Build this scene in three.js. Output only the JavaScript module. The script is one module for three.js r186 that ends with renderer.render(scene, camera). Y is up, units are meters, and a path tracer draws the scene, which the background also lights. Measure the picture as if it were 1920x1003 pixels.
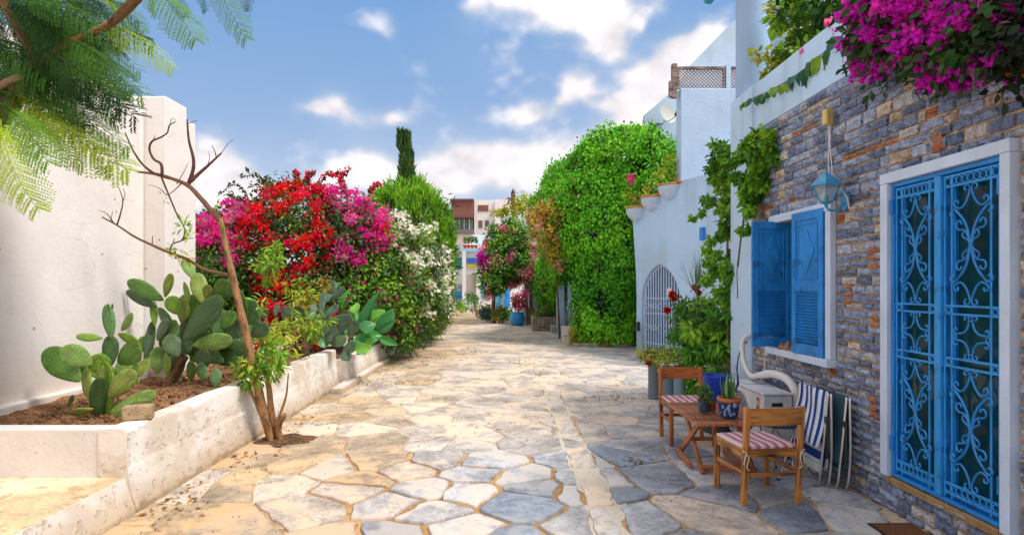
import * as THREE from 'three';
import { RoundedBoxGeometry } from 'three/addons/geometries/RoundedBoxGeometry.js';
import { mergeGeometries, mergeVertices, toCreasedNormals } from 'three/addons/utils/BufferGeometryUtils.js';

// ------------------------------------------------------------------ camera, sky, sun, exposure
const scene = new THREE.Scene();
const FOCAL = 1100, EYE = 1.6;
const camera = new THREE.PerspectiveCamera(2 * Math.atan(501.5 / FOCAL) * 180 / Math.PI, 1920 / 1003, 0.1, 900);
camera.position.set(0, EYE, 0);
camera.setViewOffset(1920, 1003, 15, -33.5, 1920, 1003);
const renderer = new THREE.WebGLRenderer({ antialias: true });
renderer.toneMapping = THREE.LinearToneMapping;
renderer.toneMappingExposure = 1.8;
renderer.shadowMap.enabled = true;
const SUN = new THREE.Vector3(0.44, 0.86, 0.22).normalize();
const sun = new THREE.DirectionalLight(new THREE.Color(1, 0.93, 0.84), 2.0);
sun.position.copy(SUN).multiplyScalar(60); sun.target.position.set(0, 0, -12);
sun.position.add(sun.target.position);
sun.castShadow = true; sun.shadow.radius = 26; sun.shadow.mapSize.set(4096, 4096);
Object.assign(sun.shadow.camera, { left: -30, right: 30, top: 40, bottom: -40, near: 1, far: 140 });
scene.add(sun, sun.target);

// ------------------------------------------------------------------ numbers
function mulberry(a) { return () => { a |= 0; a = a + 0x6D2B79F5 | 0; let t = Math.imul(a ^ a >>> 15, 1 | a); t = t + Math.imul(t ^ t >>> 7, 61 | t) ^ t; return ((t ^ t >>> 14) >>> 0) / 4294967296; }; }
let R = mulberry(7);
const seed = (n) => { R = mulberry(n * 7919 + 13); };
const rr = (a, b) => a + (b - a) * R();
const rs = (a) => (R() * 2 - 1) * a;
const gauss = () => (R() + R() + R() + R() - 2) * 1.0;
const clamp = (x, a = 0, b = 1) => Math.min(b, Math.max(a, x));
const mix = (a, b, t) => a + (b - a) * t;
const mix3 = (a, b, t) => [mix(a[0], b[0], t), mix(a[1], b[1], t), mix(a[2], b[2], t)];
const smooth = (a, b, x) => { const t = clamp((x - a) / (b - a)); return t * t * (3 - 2 * t); };
const HASH = new Float32Array(65536); { const r = mulberry(99); for (let i = 0; i < 65536; i++) HASH[i] = r(); }
const hs = (x, y, z) => HASH[(Math.imul(x, 374761) + Math.imul(y, 668265) + Math.imul(z, 974711) ^ (x * 31 + y * 57 + z * 131)) & 65535];
function vnoise(x, y, z, px = 0, py = 0) {            // value noise, periodic in x, y when px, py are given
  const xi = Math.floor(x), yi = Math.floor(y), zi = Math.floor(z); let fx = x - xi, fy = y - yi, fz = z - zi;
  fx = fx * fx * (3 - 2 * fx); fy = fy * fy * (3 - 2 * fy); fz = fz * fz * (3 - 2 * fz);
  const w = (i, p) => p ? ((i % p) + p) % p : i;
  const x0 = w(xi, px), x1 = w(xi + 1, px), y0 = w(yi, py), y1 = w(yi + 1, py);
  const l = (z) => mix(mix(hs(x0, y0, z), hs(x1, y0, z), fx), mix(hs(x0, y1, z), hs(x1, y1, z), fx), fy);
  return fz ? mix(l(zi), l(zi + 1), fz) : l(zi);
}
function fbm(x, y, z, oct = 4, px = 0, py = 0) { let s = 0, a = 0.5, n = 0; for (let i = 0; i < oct; i++) { s += a * vnoise(x, y, z + i * 17, px, py); n += a; x *= 2; y *= 2; px *= 2; py *= 2; a *= 0.5; } return s / n; }
// pixel of the photograph at a distance -> a point in metres; and on the ground (or a level y)
const at = (px, py, Z) => new THREE.Vector3((px - 945) * Z / FOCAL, EYE - (py - 535) * Z / FOCAL, -Z);
const on = (px, py, y = 0) => at(px, py, (EYE - y) * FOCAL / (py - 535));
const V = (x, y, z) => new THREE.Vector3(x, y, z);

// ------------------------------------------------------------------ the sky: air and clouds, computed
{
  const W = 2560, H = 1280, data = new Float32Array(W * H * 4);
  const blobs = [], addPx = (px, py, rx, ry, k = 1) => { const s = (px - 945) / FOCAL, az = Math.atan(s), el = Math.atan((535 - py) / FOCAL * Math.cos(az)); blobs.push([az, el, rx / FOCAL * Math.cos(az) * 1.0, ry / FOCAL * Math.cos(az), k]); };
  for (const b of [[1060, 0, 160, 52, 1], [1122, 48, 72, 40, 1], [1140, 88, 40, 24, .85], [965, 2, 80, 24, .7],
    [1310, 90, 66, 46, 1], [1255, 145, 62, 46, 1], [1215, 195, 52, 42, .95], [1185, 250, 70, 40, .8], [1350, 70, 60, 30, .9], [1150, 190, 40, 18, .5],
    [1085, 172, 34, 30, .85], [1062, 200, 24, 16, .7], [990, 220, 72, 28, .8], [640, 208, 54, 38, .8], [585, 204, 34, 14, .5], [738, 220, 40, 19, .8], [705, 55, 34, 22, .45],
    [700, 315, 58, 46, .95], [648, 335, 34, 30, .9], [890, 302, 85, 38, .9], [1018, 308, 65, 42, .95], [940, 345, 150, 40, .7], [800, 350, 90, 32, .6], [1100, 330, 90, 50, .7],
    [395, 305, 80, 56, .95], [440, 350, 90, 40, .7], [350, 340, 60, 50, .7], [1216, 24, 14, 18, .6], [300, 360, 90, 40, .6], [100, 330, 160, 50, .7], [560, 360, 120, 34, .55]]) addPx(...b);
  for (const b of [[1160, 150, 230, 130, .34], [1000, 320, 260, 70, .40], [700, 330, 220, 60, .30], [620, 190, 130, 60, .2], [900, 110, 150, 80, .2], [1290, 200, 150, 140, .4]]) addPx(...b);
  const r = mulberry(31);
  for (let i = 0; i < 330; i++) { const az = r() * 6.283 - 3.1416, el = Math.pow(r(), 1.5) * 1.35 + 0.05; if (Math.abs(az) < 0.8 && el < 0.62) continue; const s = 0.04 + r() * 0.15; blobs.push([az, el, s * (1.2 + r()), s * 0.7, 0.5 + r() * 0.5]); }  // extra clouds outside the view, added to brighten the shaded parts
  const grid = new Map(), cell = (a, e) => Math.floor((a + 3.15) / 0.3) + ',' + Math.floor(e / 0.3);
  const c = [0, 0, 0];
  for (let j = H / 2; j < H; j++) {
    const el = ((j + 0.5) / H - 0.5) * Math.PI, se = Math.sin(el), ce = Math.cos(el);
    const near = blobs.filter((b) => Math.abs(b[1] - el) < b[3] * 2.2);
    for (let i = 0; i < W; i++) {
      const ph = ((i + 0.5) / W - 0.5) * 2 * Math.PI, x = Math.cos(ph) * ce, z = Math.sin(ph) * ce, az = Math.atan2(x, -z);
      const sd = Math.max(0, x * SUN.x + se * SUN.y + z * SUN.z);
      // air: deep blue above, pale and warm-white low down, paler towards the sun
      const low = Math.exp(-se * 3.7), glow = Math.pow(sd, 3);
      c[0] = mix(0.044, 0.40, low) + glow * 0.12; c[1] = mix(0.165, 0.44, low) + glow * 0.13; c[2] = mix(0.38, 0.50, low) + glow * 0.11;
      // clouds
      let den = 0, wx = 0, wy = 0, warped = false;
      for (const b of near) {
        let da = az - b[0]; if (da > Math.PI) da -= 2 * Math.PI; if (da < -Math.PI) da += 2 * Math.PI; da *= ce;
        if (Math.abs(da) > b[2] * 2.2) continue;
        if (!warped) { warped = true; wx = (fbm(x * 9, se * 9, z * 9, 4) - 0.5) * 0.10; wy = (fbm(x * 9 + 40, se * 9, z * 9, 4) - 0.5) * 0.07; }
        const u = (da + wx) / b[2], v = (el - b[1] + wy) / b[3] + (u * u) * 0.10, d = u * u + (v < 0 ? v * v * 1.7 : v * v);
        if (d < 2.4) den += b[4] * Math.exp(-d * 1.35);
      }
      const veil = smooth(0.46, 0.85, fbm(x * 3 + 5, se * 6, z * 3, 4)) * 0.42 * smooth(0.03, 0.3, se + 0.12);
      let cover = veil;
      if (den > 0.02) {
        const n = fbm(x * 15, se * 24, z * 15, 6) - 0.5, n2 = fbm(x * 50, se * 70, z * 50, 5) - 0.5;
        const m = smooth(0.16, 0.92, den + n * 1.15 + n2 * 0.5), lit = clamp(0.90 + n * 0.75 + n2 * 0.25 + (den - 0.7) * 0.10, 0.66, 1.04);
        const w = m * clamp(0.6 + den * 0.6); cover += smooth(0.05, 0.6, den) * 0.35;
        c[0] = mix(c[0], 0.60 * lit, w); c[1] = mix(c[1], 0.575 * lit, w); c[2] = mix(c[2], 0.57 * lit + 0.02, w);
      }
      if (cover > 0) { const q = Math.min(cover, 0.8) * 0.5; c[0] = mix(c[0], Math.max(c[0], 0.40), q); c[1] = mix(c[1], Math.max(c[1], 0.44), q); c[2] = mix(c[2], Math.max(c[2], 0.50), q); }
      const o = (j * W + i) * 4; data[o] = c[0]; data[o + 1] = c[1]; data[o + 2] = c[2]; data[o + 3] = 1;
    }
  }
  for (let j = 0; j < H / 2; j++) for (let i = 0; i < W; i++) { const o = (j * W + i) * 4; data[o] = 0.30; data[o + 1] = 0.27; data[o + 2] = 0.23; data[o + 3] = 1; }
  const sky = new THREE.DataTexture(data, W, H, THREE.RGBAFormat, THREE.FloatType);
  sky.mapping = THREE.EquirectangularReflectionMapping; sky.magFilter = THREE.LinearFilter; sky.needsUpdate = true;
  scene.background = sky; scene.environment = sky;
}

// ------------------------------------------------------------------ textures and materials
function tex(w, h, fn, srgb = false) {
  const d = new Uint8Array(w * h * 4), o = [0, 0, 0];
  for (let j = 0; j < h; j++) for (let i = 0; i < w; i++) { fn(i / w, j / h, o); const k = (j * w + i) * 4; for (let c = 0; c < 3; c++) d[k + c] = clamp(srgb ? (o[c] <= 0.0031308 ? 12.92 * o[c] : 1.055 * Math.pow(Math.max(o[c], 0), 1 / 2.4) - 0.055) : o[c]) * 255; d[k + 3] = 255; }
  const t = new THREE.DataTexture(d, w, h); t.wrapS = t.wrapT = THREE.RepeatWrapping; t.magFilter = THREE.LinearFilter; t.minFilter = THREE.LinearMipmapLinearFilter; t.generateMipmaps = true;
  if (srgb) t.colorSpace = THREE.SRGBColorSpace; t.needsUpdate = true; return t;
}
const rep = (t, x, y = x) => { const c = t.clone(); c.repeat.set(x, y); c.needsUpdate = true; return c; };
const set3 = (o, a, k = 1) => { o[0] = a[0] * k; o[1] = a[1] * k; o[2] = a[2] * k; };
const grey = (o, g) => { o[0] = o[1] = o[2] = g; };
// tile = 2 m: plaster, with soft stains, hairline cracks, brush marks
const T = {};
T.plaster = tex(768, 768, (u, v, o) => { const a = fbm(u * 4, v * 4, 1, 5, 4, 4), b = fbm(u * 16, v * 5, 7, 4, 16, 5), cr = Math.abs(fbm(u * 6, v * 6, 3, 5, 6, 6) - 0.5); let k = 0.90 + (a - 0.5) * 0.22 + (b - 0.5) * 0.10; k -= 0.07 * smooth(0.006, 0, cr); set3(o, [k, k * (0.985 + (a - .5) * .03), k * (0.965 + (a - 0.5) * 0.06)]); if (hs(Math.floor(u * 200), Math.floor(v * 200), 5) > 0.9985) set3(o, [0.55, 0.45, 0.36]); }, true);
T.bigWall = tex(1536, 512, (u, v, o) => {   // one sheet of 12 m x 4 m: patched plaster, rain streaks under the top, damp foot
  const x = u * 12, y = v * 4, a = fbm(x * 0.9, y * 0.9, 1, 5), b = fbm(x * 5, y * 5, 7, 4), st = fbm(x * 7, y * 0.35, 11, 4), p = fbm(x * 0.7 + 3, y * 1.1, 21, 4), e = fbm(x * 40, y * 40, 5, 2);
  let c = mix3([0.97, 0.95, 0.93], [0.91, 0.87, 0.84], smooth(0.40, 0.62, a)); let k = 1 + (b - 0.5) * 0.10 + (e - .5) * .05; c = [c[0] * k, c[1] * k, c[2] * k];
  const ed = Math.abs(p - 0.56); c = mix3(c, [0.99, 0.975, 0.96], 0.4 * smooth(0.56, 0.565, p)); c = mix3(c, [0.78, 0.72, 0.68], 0.25 * smooth(0.006, 0.001, ed));
  c = mix3(c, [0.56, 0.50, 0.46], 0.32 * smooth(0.56, 0.74, st) * smooth(2.4, 3.7, y)); c = mix3(c, [0.66, 0.50, 0.36], 0.6 * smooth(1.0, 0.45, y + (a - 0.5) * 0.7)); c = mix3(c, [0.80, 0.73, 0.65], 0.35 * smooth(0.62, 0.72, fbm(x * 1.4, y * 0.5, 33, 4)));
  const cr = Math.abs(fbm(x * 1.1, y * 1.1, 41, 5) - 0.5); c = mix3(c, [0.60, 0.54, 0.49], 0.4 * smooth(0.004, 0.0008, cr) * smooth(.45, .55, a)); if (hs(Math.floor(x * 45), Math.floor(y * 45), 9) > 0.9988) c = [0.45, 0.36, 0.28]; set3(o, c);
}, true);
T.plasterBump = tex(768, 768, (u, v, o) => grey(o, 0.5 + (fbm(u * 6, v * 6, 2, 4, 6, 6) - 0.5) * 0.7 + (fbm(u * 60, v * 60, 4, 3, 60, 60) - 0.5) * 0.4));
// planter wall: whitewash over cement. u tile 3 m, v 0..1 = 0..0.75 m above the paving
T.dirty = tex(1536, 384, (u, v, o) => {
  const a = fbm(u * 10, v * 3, 1, 5, 10), b = fbm(u * 40, v * 14, 3, 4, 40), s = fbm(u * 22, v * 2, 9, 3, 22), y = v * 0.75;
  let c = mix3([0.76, 0.72, 0.68], [0.62, 0.54, 0.46], smooth(0.48, 0.75, a));
  c = mix3(c, [0.50, 0.36, 0.20], 0.75 * smooth(0.26, 0.0, y + (a - 0.5) * 0.30));
  c = mix3(c, [0.30, 0.21, 0.12], 0.8 * smooth(0.05, 0.0, y + (b - 0.5) * 0.10));
  c = mix3(c, [0.46, 0.36, 0.27], 0.45 * smooth(0.66, 0.74, b) * smooth(0.62, 0.2, y + (s - .5) * .5));
  c = mix3(c, [0.30, 0.23, 0.17], 0.6 * smooth(0.745, 0.77, fbm(u * 90, v * 24, 5, 3, 90)));
  const cr = Math.abs(fbm(u * 14, v * 5, 11, 5, 14) - 0.5); c = mix3(c, [0.28, 0.20, 0.13], 0.7 * smooth(0.008, 0.001, cr) * smooth(0.5, 0.6, s));
  set3(o, c);
}, true);
T.dirtyBump = tex(1024, 256, (u, v, o) => { const b = fbm(u * 40, v * 14, 3, 4, 40); grey(o, 0.6 + (fbm(u * 14, v * 5, 2, 5, 14) - 0.5) * 0.6 + (b - 0.5) * 0.4 - 0.3 * smooth(0.66, 0.7, b)); });
// rough split stone (tile 0.5 m): colour multiplier and relief
T.rock = tex(512, 512, (u, v, o) => { const a = fbm(u * 5, v * 9, 2, 5, 5, 9), b = fbm(u * 24, v * 24, 4, 4, 24, 24), k = 0.80 + (a - 0.5) * 0.95 + (b - 0.5) * 0.6; const w = smooth(0.56, 0.74, fbm(u * 7, v * 7, 12, 4, 7, 7)); set3(o, mix3([k, k, k * 1.0], [k * 1.28, k * 1.2, k * 1.08], w)); }, true);
T.rockBump = tex(512, 512, (u, v, o) => { const rd = 1 - Math.abs(fbm(u * 7, v * 9, 5, 4, 7, 9) - 0.5) * 2.6; grey(o, 0.25 + rd * 0.45 + (fbm(u * 28, v * 28, 4, 3, 28, 28) - 0.5) * 0.55); });
// paving slate (tile 1.6 m)
T.slate = tex(768, 768, (u, v, o) => {
  const a = fbm(u * 5, v * 5, 2, 5, 5, 5), b = fbm(u * 9, v * 26, 4, 4, 9, 26), e = fbm(u * 64, v * 64, 6, 3, 64, 64), w = fbm(u * 6 + 0.2, v * 6, 12, 5, 6, 6);
  let k = 0.80 + (a - 0.5) * 0.8 + (b - 0.5) * 0.5 + (e - 0.5) * 0.5; let c = [k, k, k];
  c = mix3(c, [1.22, 1.10, 0.94], 0.85 * smooth(0.50, 0.68, w));
  const cr = Math.abs(fbm(u * 8, v * 8, 21, 5, 8, 8) - 0.5); c = mix3(c, [0.42, 0.34, 0.26], 0.6 * smooth(0.012, 0.002, cr) * smooth(.45, .6, a));
  set3(o, c, 0.72);
}, true);
T.slateBump = tex(512, 512, (u, v, o) => grey(o, 0.5 + (fbm(u * 4, v * 10, 2, 5, 4, 10) - 0.5) * 0.9 + (fbm(u * 50, v * 50, 6, 3, 50, 50) - 0.5) * 0.35));
// sandy mortar and soil (tile 2 m)
T.sand = tex(1024, 1024, (u, v, o) => {
  const a = fbm(u * 3, v * 3, 2, 5, 3, 3), b = fbm(u * 14, v * 14, 5, 5, 14, 14), e = fbm(u * 160, v * 160, 8, 2, 160, 160); let k = 0.84 + (b - 0.5) * 0.5 + (e - 0.5) * 0.55;
  let c = mix3([0.95, 0.86, 0.74], [0.78, 0.66, 0.52], smooth(0.38, 0.62, a)); c = [c[0] * k, c[1] * k, c[2] * k];
  c = mix3(c, [0.34, 0.24, 0.15], 0.55 * smooth(0.62, 0.70, fbm(u * 22, v * 22, 31, 4, 22, 22))); set3(o, c);
}, true);
T.sandBump = tex(512, 512, (u, v, o) => grey(o, 0.5 + (fbm(u * 10, v * 10, 5, 4, 10, 10) - 0.5) * 0.6 + (fbm(u * 90, v * 90, 8, 3, 90, 90) - 0.5) * 0.7));
T.soil = tex(512, 512, (u, v, o) => { const a = fbm(u * 8, v * 8, 2, 5, 8, 8), b = fbm(u * 70, v * 70, 4, 3, 70, 70), k = 0.55 + (a - 0.5) * 0.9 + (b - 0.5) * 1.3; set3(o, [0.30 * k, 0.145 * k, 0.062 * k]); }, true);
// wood, grain along u (tile 0.6 m)
T.wood = tex(512, 512, (u, v, o) => { const g = fbm(u * 3, v * 48, 2, 4, 3, 48), h = fbm(u * 4, v * 7, 7, 4, 4, 7), k = 0.74 + (g - 0.5) * 1.5 + (h - 0.5) * 1.0; set3(o, [k * 1.02, k * 0.97, k * 0.9]); }, true);
T.wallTile = rep(T.bigWall, 1 / 12, 1 / 4);
T.bark = tex(256, 256, (u, v, o) => { const a = fbm(u * 10, v * 4, 2, 5, 10, 4), b = fbm(u * 20, v * 20, 5, 3, 20, 20), k = 0.65 + (a - 0.5) * 1.2 + (b - 0.5) * 0.6; set3(o, [k, k * 0.97, k * 0.92]); }, true);
T.paint = tex(512, 512, (u, v, o) => { const a = fbm(u * 4, v * 3, 2, 4, 4, 3), b = fbm(u * 40, v * 6, 5, 3, 40, 6); let k = 0.84 + (a - 0.5) * 0.55 + (b - 0.5) * 0.30; set3(o, [k + (a - .5) * .1, k, k]); const w = fbm(u * 26, v * 26, 9, 4, 26, 26); if (w > 0.71) set3(o, [1.6 * k, 1.0 * k, .75 * k]); const d = fbm(u * 7, v * 7, 19, 5, 7, 7); if (d > 0.6) { const q = 1 - 0.45 * smooth(0.6, 0.75, d); o[0] *= q; o[1] *= q; o[2] *= q; } }, true);
T.fine = tex(256, 256, (u, v, o) => grey(o, fbm(u * 24, v * 24, 3, 4, 24, 24)));
T.leaf = tex(128, 128, (u, v, o) => { const k = 0.85 + (fbm(u * 6, v * 6, 3, 3, 6, 6) - 0.5) * 0.5 - 0.22 * smooth(0.05, 0, Math.abs(u - 0.5)); set3(o, [k, k, k]); }, true);

function mat(color, { map, bump, bs = 0.002, rough = 0.85, metal = 0, trans = 0, clear = 0, side, r = 1, name, vc = false, spec } = {}) {
  const P = trans || clear || spec !== undefined, m = P ? new THREE.MeshPhysicalMaterial() : new THREE.MeshStandardMaterial();
  m.color.setRGB(...color); m.roughness = rough; m.metalness = metal; m.vertexColors = vc;
  if (map) m.map = r === 1 ? map : rep(map, r);
  if (bump) { m.bumpMap = r === 1 ? bump : rep(bump, r); m.bumpScale = bs; }
  if (trans) { m.transmission = trans; m.thickness = 0; }
  if (clear) { m.clearcoat = clear; m.clearcoatRoughness = 0.25; }
  if (spec !== undefined) m.specularIntensity = spec;
  if (side || trans) m.side = THREE.DoubleSide;
  return m;
}
const M = {
  whiteWall: mat([0.88, 0.83, 0.79], { map: T.plaster, bump: T.plasterBump, bs: 0.006, r: 0.5 }),
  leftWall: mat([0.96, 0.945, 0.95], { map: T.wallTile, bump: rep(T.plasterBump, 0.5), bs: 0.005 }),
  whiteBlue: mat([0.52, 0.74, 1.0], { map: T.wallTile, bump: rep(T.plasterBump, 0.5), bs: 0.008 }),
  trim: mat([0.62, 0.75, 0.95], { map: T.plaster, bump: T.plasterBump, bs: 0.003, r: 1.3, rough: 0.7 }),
  dirty: mat([1, 1, 1], { map: T.dirty, bump: T.dirtyBump, bs: 0.014, rough: 0.95 }),
  mortar: mat([0.68, 0.56, 0.44], { map: T.sand, bump: T.sandBump, bs: 0.01, r: 1.5, rough: 1 }),
  soil: mat([1.5, 1.5, 1.5], { map: T.soil, bump: T.sandBump, bs: 0.03, rough: 1 }),
  blue: mat([0.014, 0.27, 0.78], { map: T.paint, bump: T.fine, bs: 0.0006, rough: 0.42, r: 1.4 }),
  blueIron: mat([0.03, 0.34, 0.84], { map: T.paint, bump: T.fine, bs: 0.0006, rough: 0.38, r: 2 }),
  lampBlue: mat([0.06, 0.40, 0.72], { map: T.paint, rough: 0.4, r: 3 }),
  darkGlass: mat([0.004, 0.055, 0.072], { rough: 0.16, spec: 0.8 }),
  interior: mat([0.03, 0.04, 0.05], { rough: 1 }),
  chairWood: mat([0.56, 0.24, 0.06], { map: T.wood, bump: T.wood, bs: 0.0012, rough: 0.42, r: 1.6 }),
  chairWood2: mat([0.47, 0.145, 0.035], { map: T.wood, bump: T.wood, bs: 0.0012, rough: 0.42, r: 1.6 }),
  tableWood: mat([0.46, 0.17, 0.075], { map: T.wood, bump: T.wood, bs: 0.0012, rough: 0.55, r: 1.6 }),
  steel: mat([0.55, 0.57, 0.60], { rough: 0.28, metal: 0.9 }),
  black: mat([0.015, 0.015, 0.018], { rough: 0.6 }),
  bark: mat([0.24, 0.135, 0.07], { map: T.bark, bump: T.bark, bs: 0.006, rough: 0.95, r: 2 }),
  barkPale: mat([0.42, 0.23, 0.105], { map: T.bark, bump: T.bark, bs: 0.006, rough: 0.9, r: 2 }),
  twig: mat([0.11, 0.045, 0.028], { rough: 0.9 }),
  terracotta: mat([0.52, 0.17, 0.055], { map: T.plaster, rough: 0.85, r: 2 }),
  cable: mat([0.68, 0.68, 0.66], { rough: 0.5 }),
};

// ------------------------------------------------------------------ geometry helpers
const flat = (g) => { const n = g.index ? g.toNonIndexed() : g; for (const k of Object.keys(n.attributes)) if (!['position', 'normal', 'uv'].includes(k)) n.deleteAttribute(k); if (!n.attributes.normal) n.computeVertexNormals(); if (!n.attributes.uv) n.setAttribute('uv', new THREE.BufferAttribute(new Float32Array(n.attributes.position.count * 2), 2)); n.morphAttributes = {}; return n; };
const merge = (gs) => gs.length === 1 ? flat(gs[0]) : mergeGeometries(gs.map(flat), false);
// uv in metres from the dominant axis of each face
function boxUV(g, along = false) {
  g = flat(g); const p = g.attributes.position, uv = g.attributes.uv, a = V(), b = V(), c = V(), n = V();
  for (let i = 0; i < p.count; i += 3) {
    a.fromBufferAttribute(p, i); b.fromBufferAttribute(p, i + 1); c.fromBufferAttribute(p, i + 2); n.crossVectors(b.clone().sub(a), c.clone().sub(a));
    const x = Math.abs(n.x), y = Math.abs(n.y), z = Math.abs(n.z);
    [a, b, c].forEach((q, k) => { if (x >= y && x >= z) uv.setXY(i + k, q.z, q.y); else if (y >= z) uv.setXY(i + k, q.x, q.z); else uv.setXY(i + k, q.x, q.y); if (along) uv.setXY(i + k, uv.getY(i + k), uv.getX(i + k)); });
  }
  return g;
}
const tf = (g, { p = [0, 0, 0], r = [0, 0, 0], s = [1, 1, 1] } = {}) => g.applyMatrix4(new THREE.Matrix4().compose(V(...p), new THREE.Quaternion().setFromEuler(new THREE.Euler(...r)), V(...(s.length ? s : [s, s, s]))));
const box = (w, h, d, x = 0, y = 0, z = 0, bev = 0, r = [0, 0, 0]) => tf(bev ? new RoundedBoxGeometry(w, h, d, 2, Math.min(bev, w / 2.01, h / 2.01, d / 2.01)) : new THREE.BoxGeometry(w, h, d), { p: [x, y, z], r });
const span = (x0, x1, y0, y1, z0, z1, bev = 0) => box(x1 - x0, y1 - y0, z1 - z0, (x0 + x1) / 2, (y0 + y1) / 2, (z0 + z1) / 2, bev);
// a bar of rectangular section from a to b
function bar(a, b, w, h = w, bev = 0.004, up = V(0, 1, 0)) {
  const d = b.clone().sub(a), L = d.length(); d.normalize(); const x = V().crossVectors(up, d); if (x.lengthSq() < 1e-6) x.set(1, 0, 0); x.normalize(); const y = V().crossVectors(d, x);
  const g = boxUV(bev ? new RoundedBoxGeometry(w, h, L, 2, Math.min(bev, w / 2.01, h / 2.01)) : new THREE.BoxGeometry(w, h, L));
  { const uv = g.attributes.uv, p = g.attributes.position; for (let i = 0; i < p.count; i++) uv.setXY(i, p.getZ(i), p.getX(i) + p.getY(i)); }
  return g.applyMatrix4(new THREE.Matrix4().makeBasis(x, y, d).setPosition(a.clone().add(b).multiplyScalar(0.5)));
}
// a tapering limb through points
function limb(pts, r0, r1, sides = 7, seg = 0, wob = 0, radii = null) {
  const cv = new THREE.CatmullRomCurve3(pts, false, 'centripetal'); seg = seg || Math.max(2, pts.length * 3);
  const fr = cv.computeFrenetFrames(seg, false), P = [], U = [], I = [], L = cv.getLength();
  for (let i = 0; i <= seg; i++) {
    const t = i / seg, q = cv.getPointAt(t); let r = radii ? (() => { const x = t * (radii.length - 1), k = Math.min(radii.length - 2, Math.floor(x)); return mix(radii[k], radii[k + 1], x - k); })() : mix(r0, r1, t);
    for (let j = 0; j <= sides; j++) { const a = j / sides * Math.PI * 2, rad = r * (1 + (wob ? (hs(i * 3 + 5, j % sides, Math.floor(L * 1000)) - 0.5) * wob : 0)), n = fr.normals[i].clone().multiplyScalar(Math.cos(a) * rad).addScaledVector(fr.binormals[i], Math.sin(a) * rad).add(q); P.push(n.x, n.y, n.z); U.push(j / sides * 0.3, t * L); }
  }
  for (let i = 0; i < seg; i++) for (let j = 0; j < sides; j++) { const a = i * (sides + 1) + j, b = a + sides + 1; I.push(a, b, a + 1, b, b + 1, a + 1); }
  const e = P.length / 3, q0 = cv.getPointAt(0), q1 = cv.getPointAt(1); P.push(q0.x, q0.y, q0.z, q1.x, q1.y, q1.z); U.push(0, 0, 0, L);
  for (let j = 0; j < sides; j++) { I.push(e, j, j + 1); const b = seg * (sides + 1) + j; I.push(e + 1, b + 1, b); }
  const g = new THREE.BufferGeometry(); g.setAttribute('position', new THREE.Float32BufferAttribute(P, 3)); g.setAttribute('uv', new THREE.Float32BufferAttribute(U, 2)); g.setIndex(I); g.computeVertexNormals();
  return g;
}
const tube = (pts, r, sides = 6, seg = 0) => limb(pts, r, r, sides, seg || pts.length * 5);
const lathe = (pts, n = 20) => new THREE.LatheGeometry(pts.map((p) => new THREE.Vector2(...p)), n);
function extr(poly, depth, bev = 0, holes = []) { const s = new THREE.Shape(poly.map((p) => new THREE.Vector2(...p))); for (const h of holes) s.holes.push(h.isPath ? h : new THREE.Path(h.map((p) => new THREE.Vector2(...p)))); return new THREE.ExtrudeGeometry(s, { depth, bevelEnabled: bev > 0, bevelSize: bev, bevelThickness: bev, bevelOffset: -bev, bevelSegments: 2, curveSegments: 14 }); }

// ------------------------------------------------------------------ naming
const used = new Map();
const numbered = (n) => { const k = used.get(n) || 0; used.set(n, k + 1); return k ? `${n}_${String(k).padStart(3, '0')}` : n; };
function thing(name, label, category, pos = [0, 0, 0], turn = 0, group) { const o = new THREE.Group(); o.name = numbered(name); scene.add(o); o.position.set(...pos); o.rotation.y = turn; o.userData = { label, category }; if (group) o.userData.group = group; return o; }
function part(name, geo, m, parent, extra) { const o = new THREE.Mesh(Array.isArray(geo) ? merge(geo) : geo, m); o.name = parent === scene ? numbered(name) : name; o.castShadow = o.receiveShadow = true; parent.add(o); if (extra) Object.assign(o.userData, extra); return o; }
function single(name, label, category, geo, m, group) { const o = part(name, geo, m, scene, { label, category }); if (group) o.userData.group = group; return o; }
const struct = (name, geo, m, label) => part(name, geo, m, scene, { kind: 'structure', label });

// ------------------------------------------------------------------ foliage
// leaf: base at the origin, points along +y, faces +z, folded along its rib and bent back a little
function leafGeo(w, l, { fold = 0.25, bend = 0.2, belly = 0.4, tip = true } = {}) {
  const z = (t) => -bend * l * t * t, P = [], U = [], I = [], rows = [[0, 0.12], [belly, 1], [0.75, 0.66], [1, tip ? 0.02 : 0.4]];
  for (const [t, k] of rows) for (const s of [-1, 0, 1]) { P.push(s * w / 2 * k, t * l, z(t) + Math.abs(s) * fold * w / 2 * k); U.push(0.5 + s * 0.5 * k, t); }
  for (let r = 0; r < 3; r++) for (let s = 0; s < 2; s++) { const a = r * 3 + s; I.push(a, a + 1, a + 3, a + 1, a + 4, a + 3); }
  const g = new THREE.BufferGeometry(); g.setAttribute('position', new THREE.Float32BufferAttribute(P, 3)); g.setAttribute('uv', new THREE.Float32BufferAttribute(U, 2)); g.setIndex(I); g.computeVertexNormals(); return g;
}
function quadLeaf(w, l, bend = 0.2) {                // four triangles
  const g = new THREE.BufferGeometry(); g.setAttribute('position', new THREE.Float32BufferAttribute([0, 0, 0, -w / 2, l * 0.42, w * 0.12, w / 2, l * 0.42, w * 0.12, 0, l * 0.45, -0.02 * l, 0, l, -bend * l], 3));
  g.setAttribute('uv', new THREE.Float32BufferAttribute([0.5, 0, 0, 0.42, 1, 0.42, 0.5, 0.45, 0.5, 1], 2)); g.setIndex([0, 3, 1, 0, 2, 3, 1, 3, 4, 3, 2, 4]); g.computeVertexNormals(); return g;
}
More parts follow.
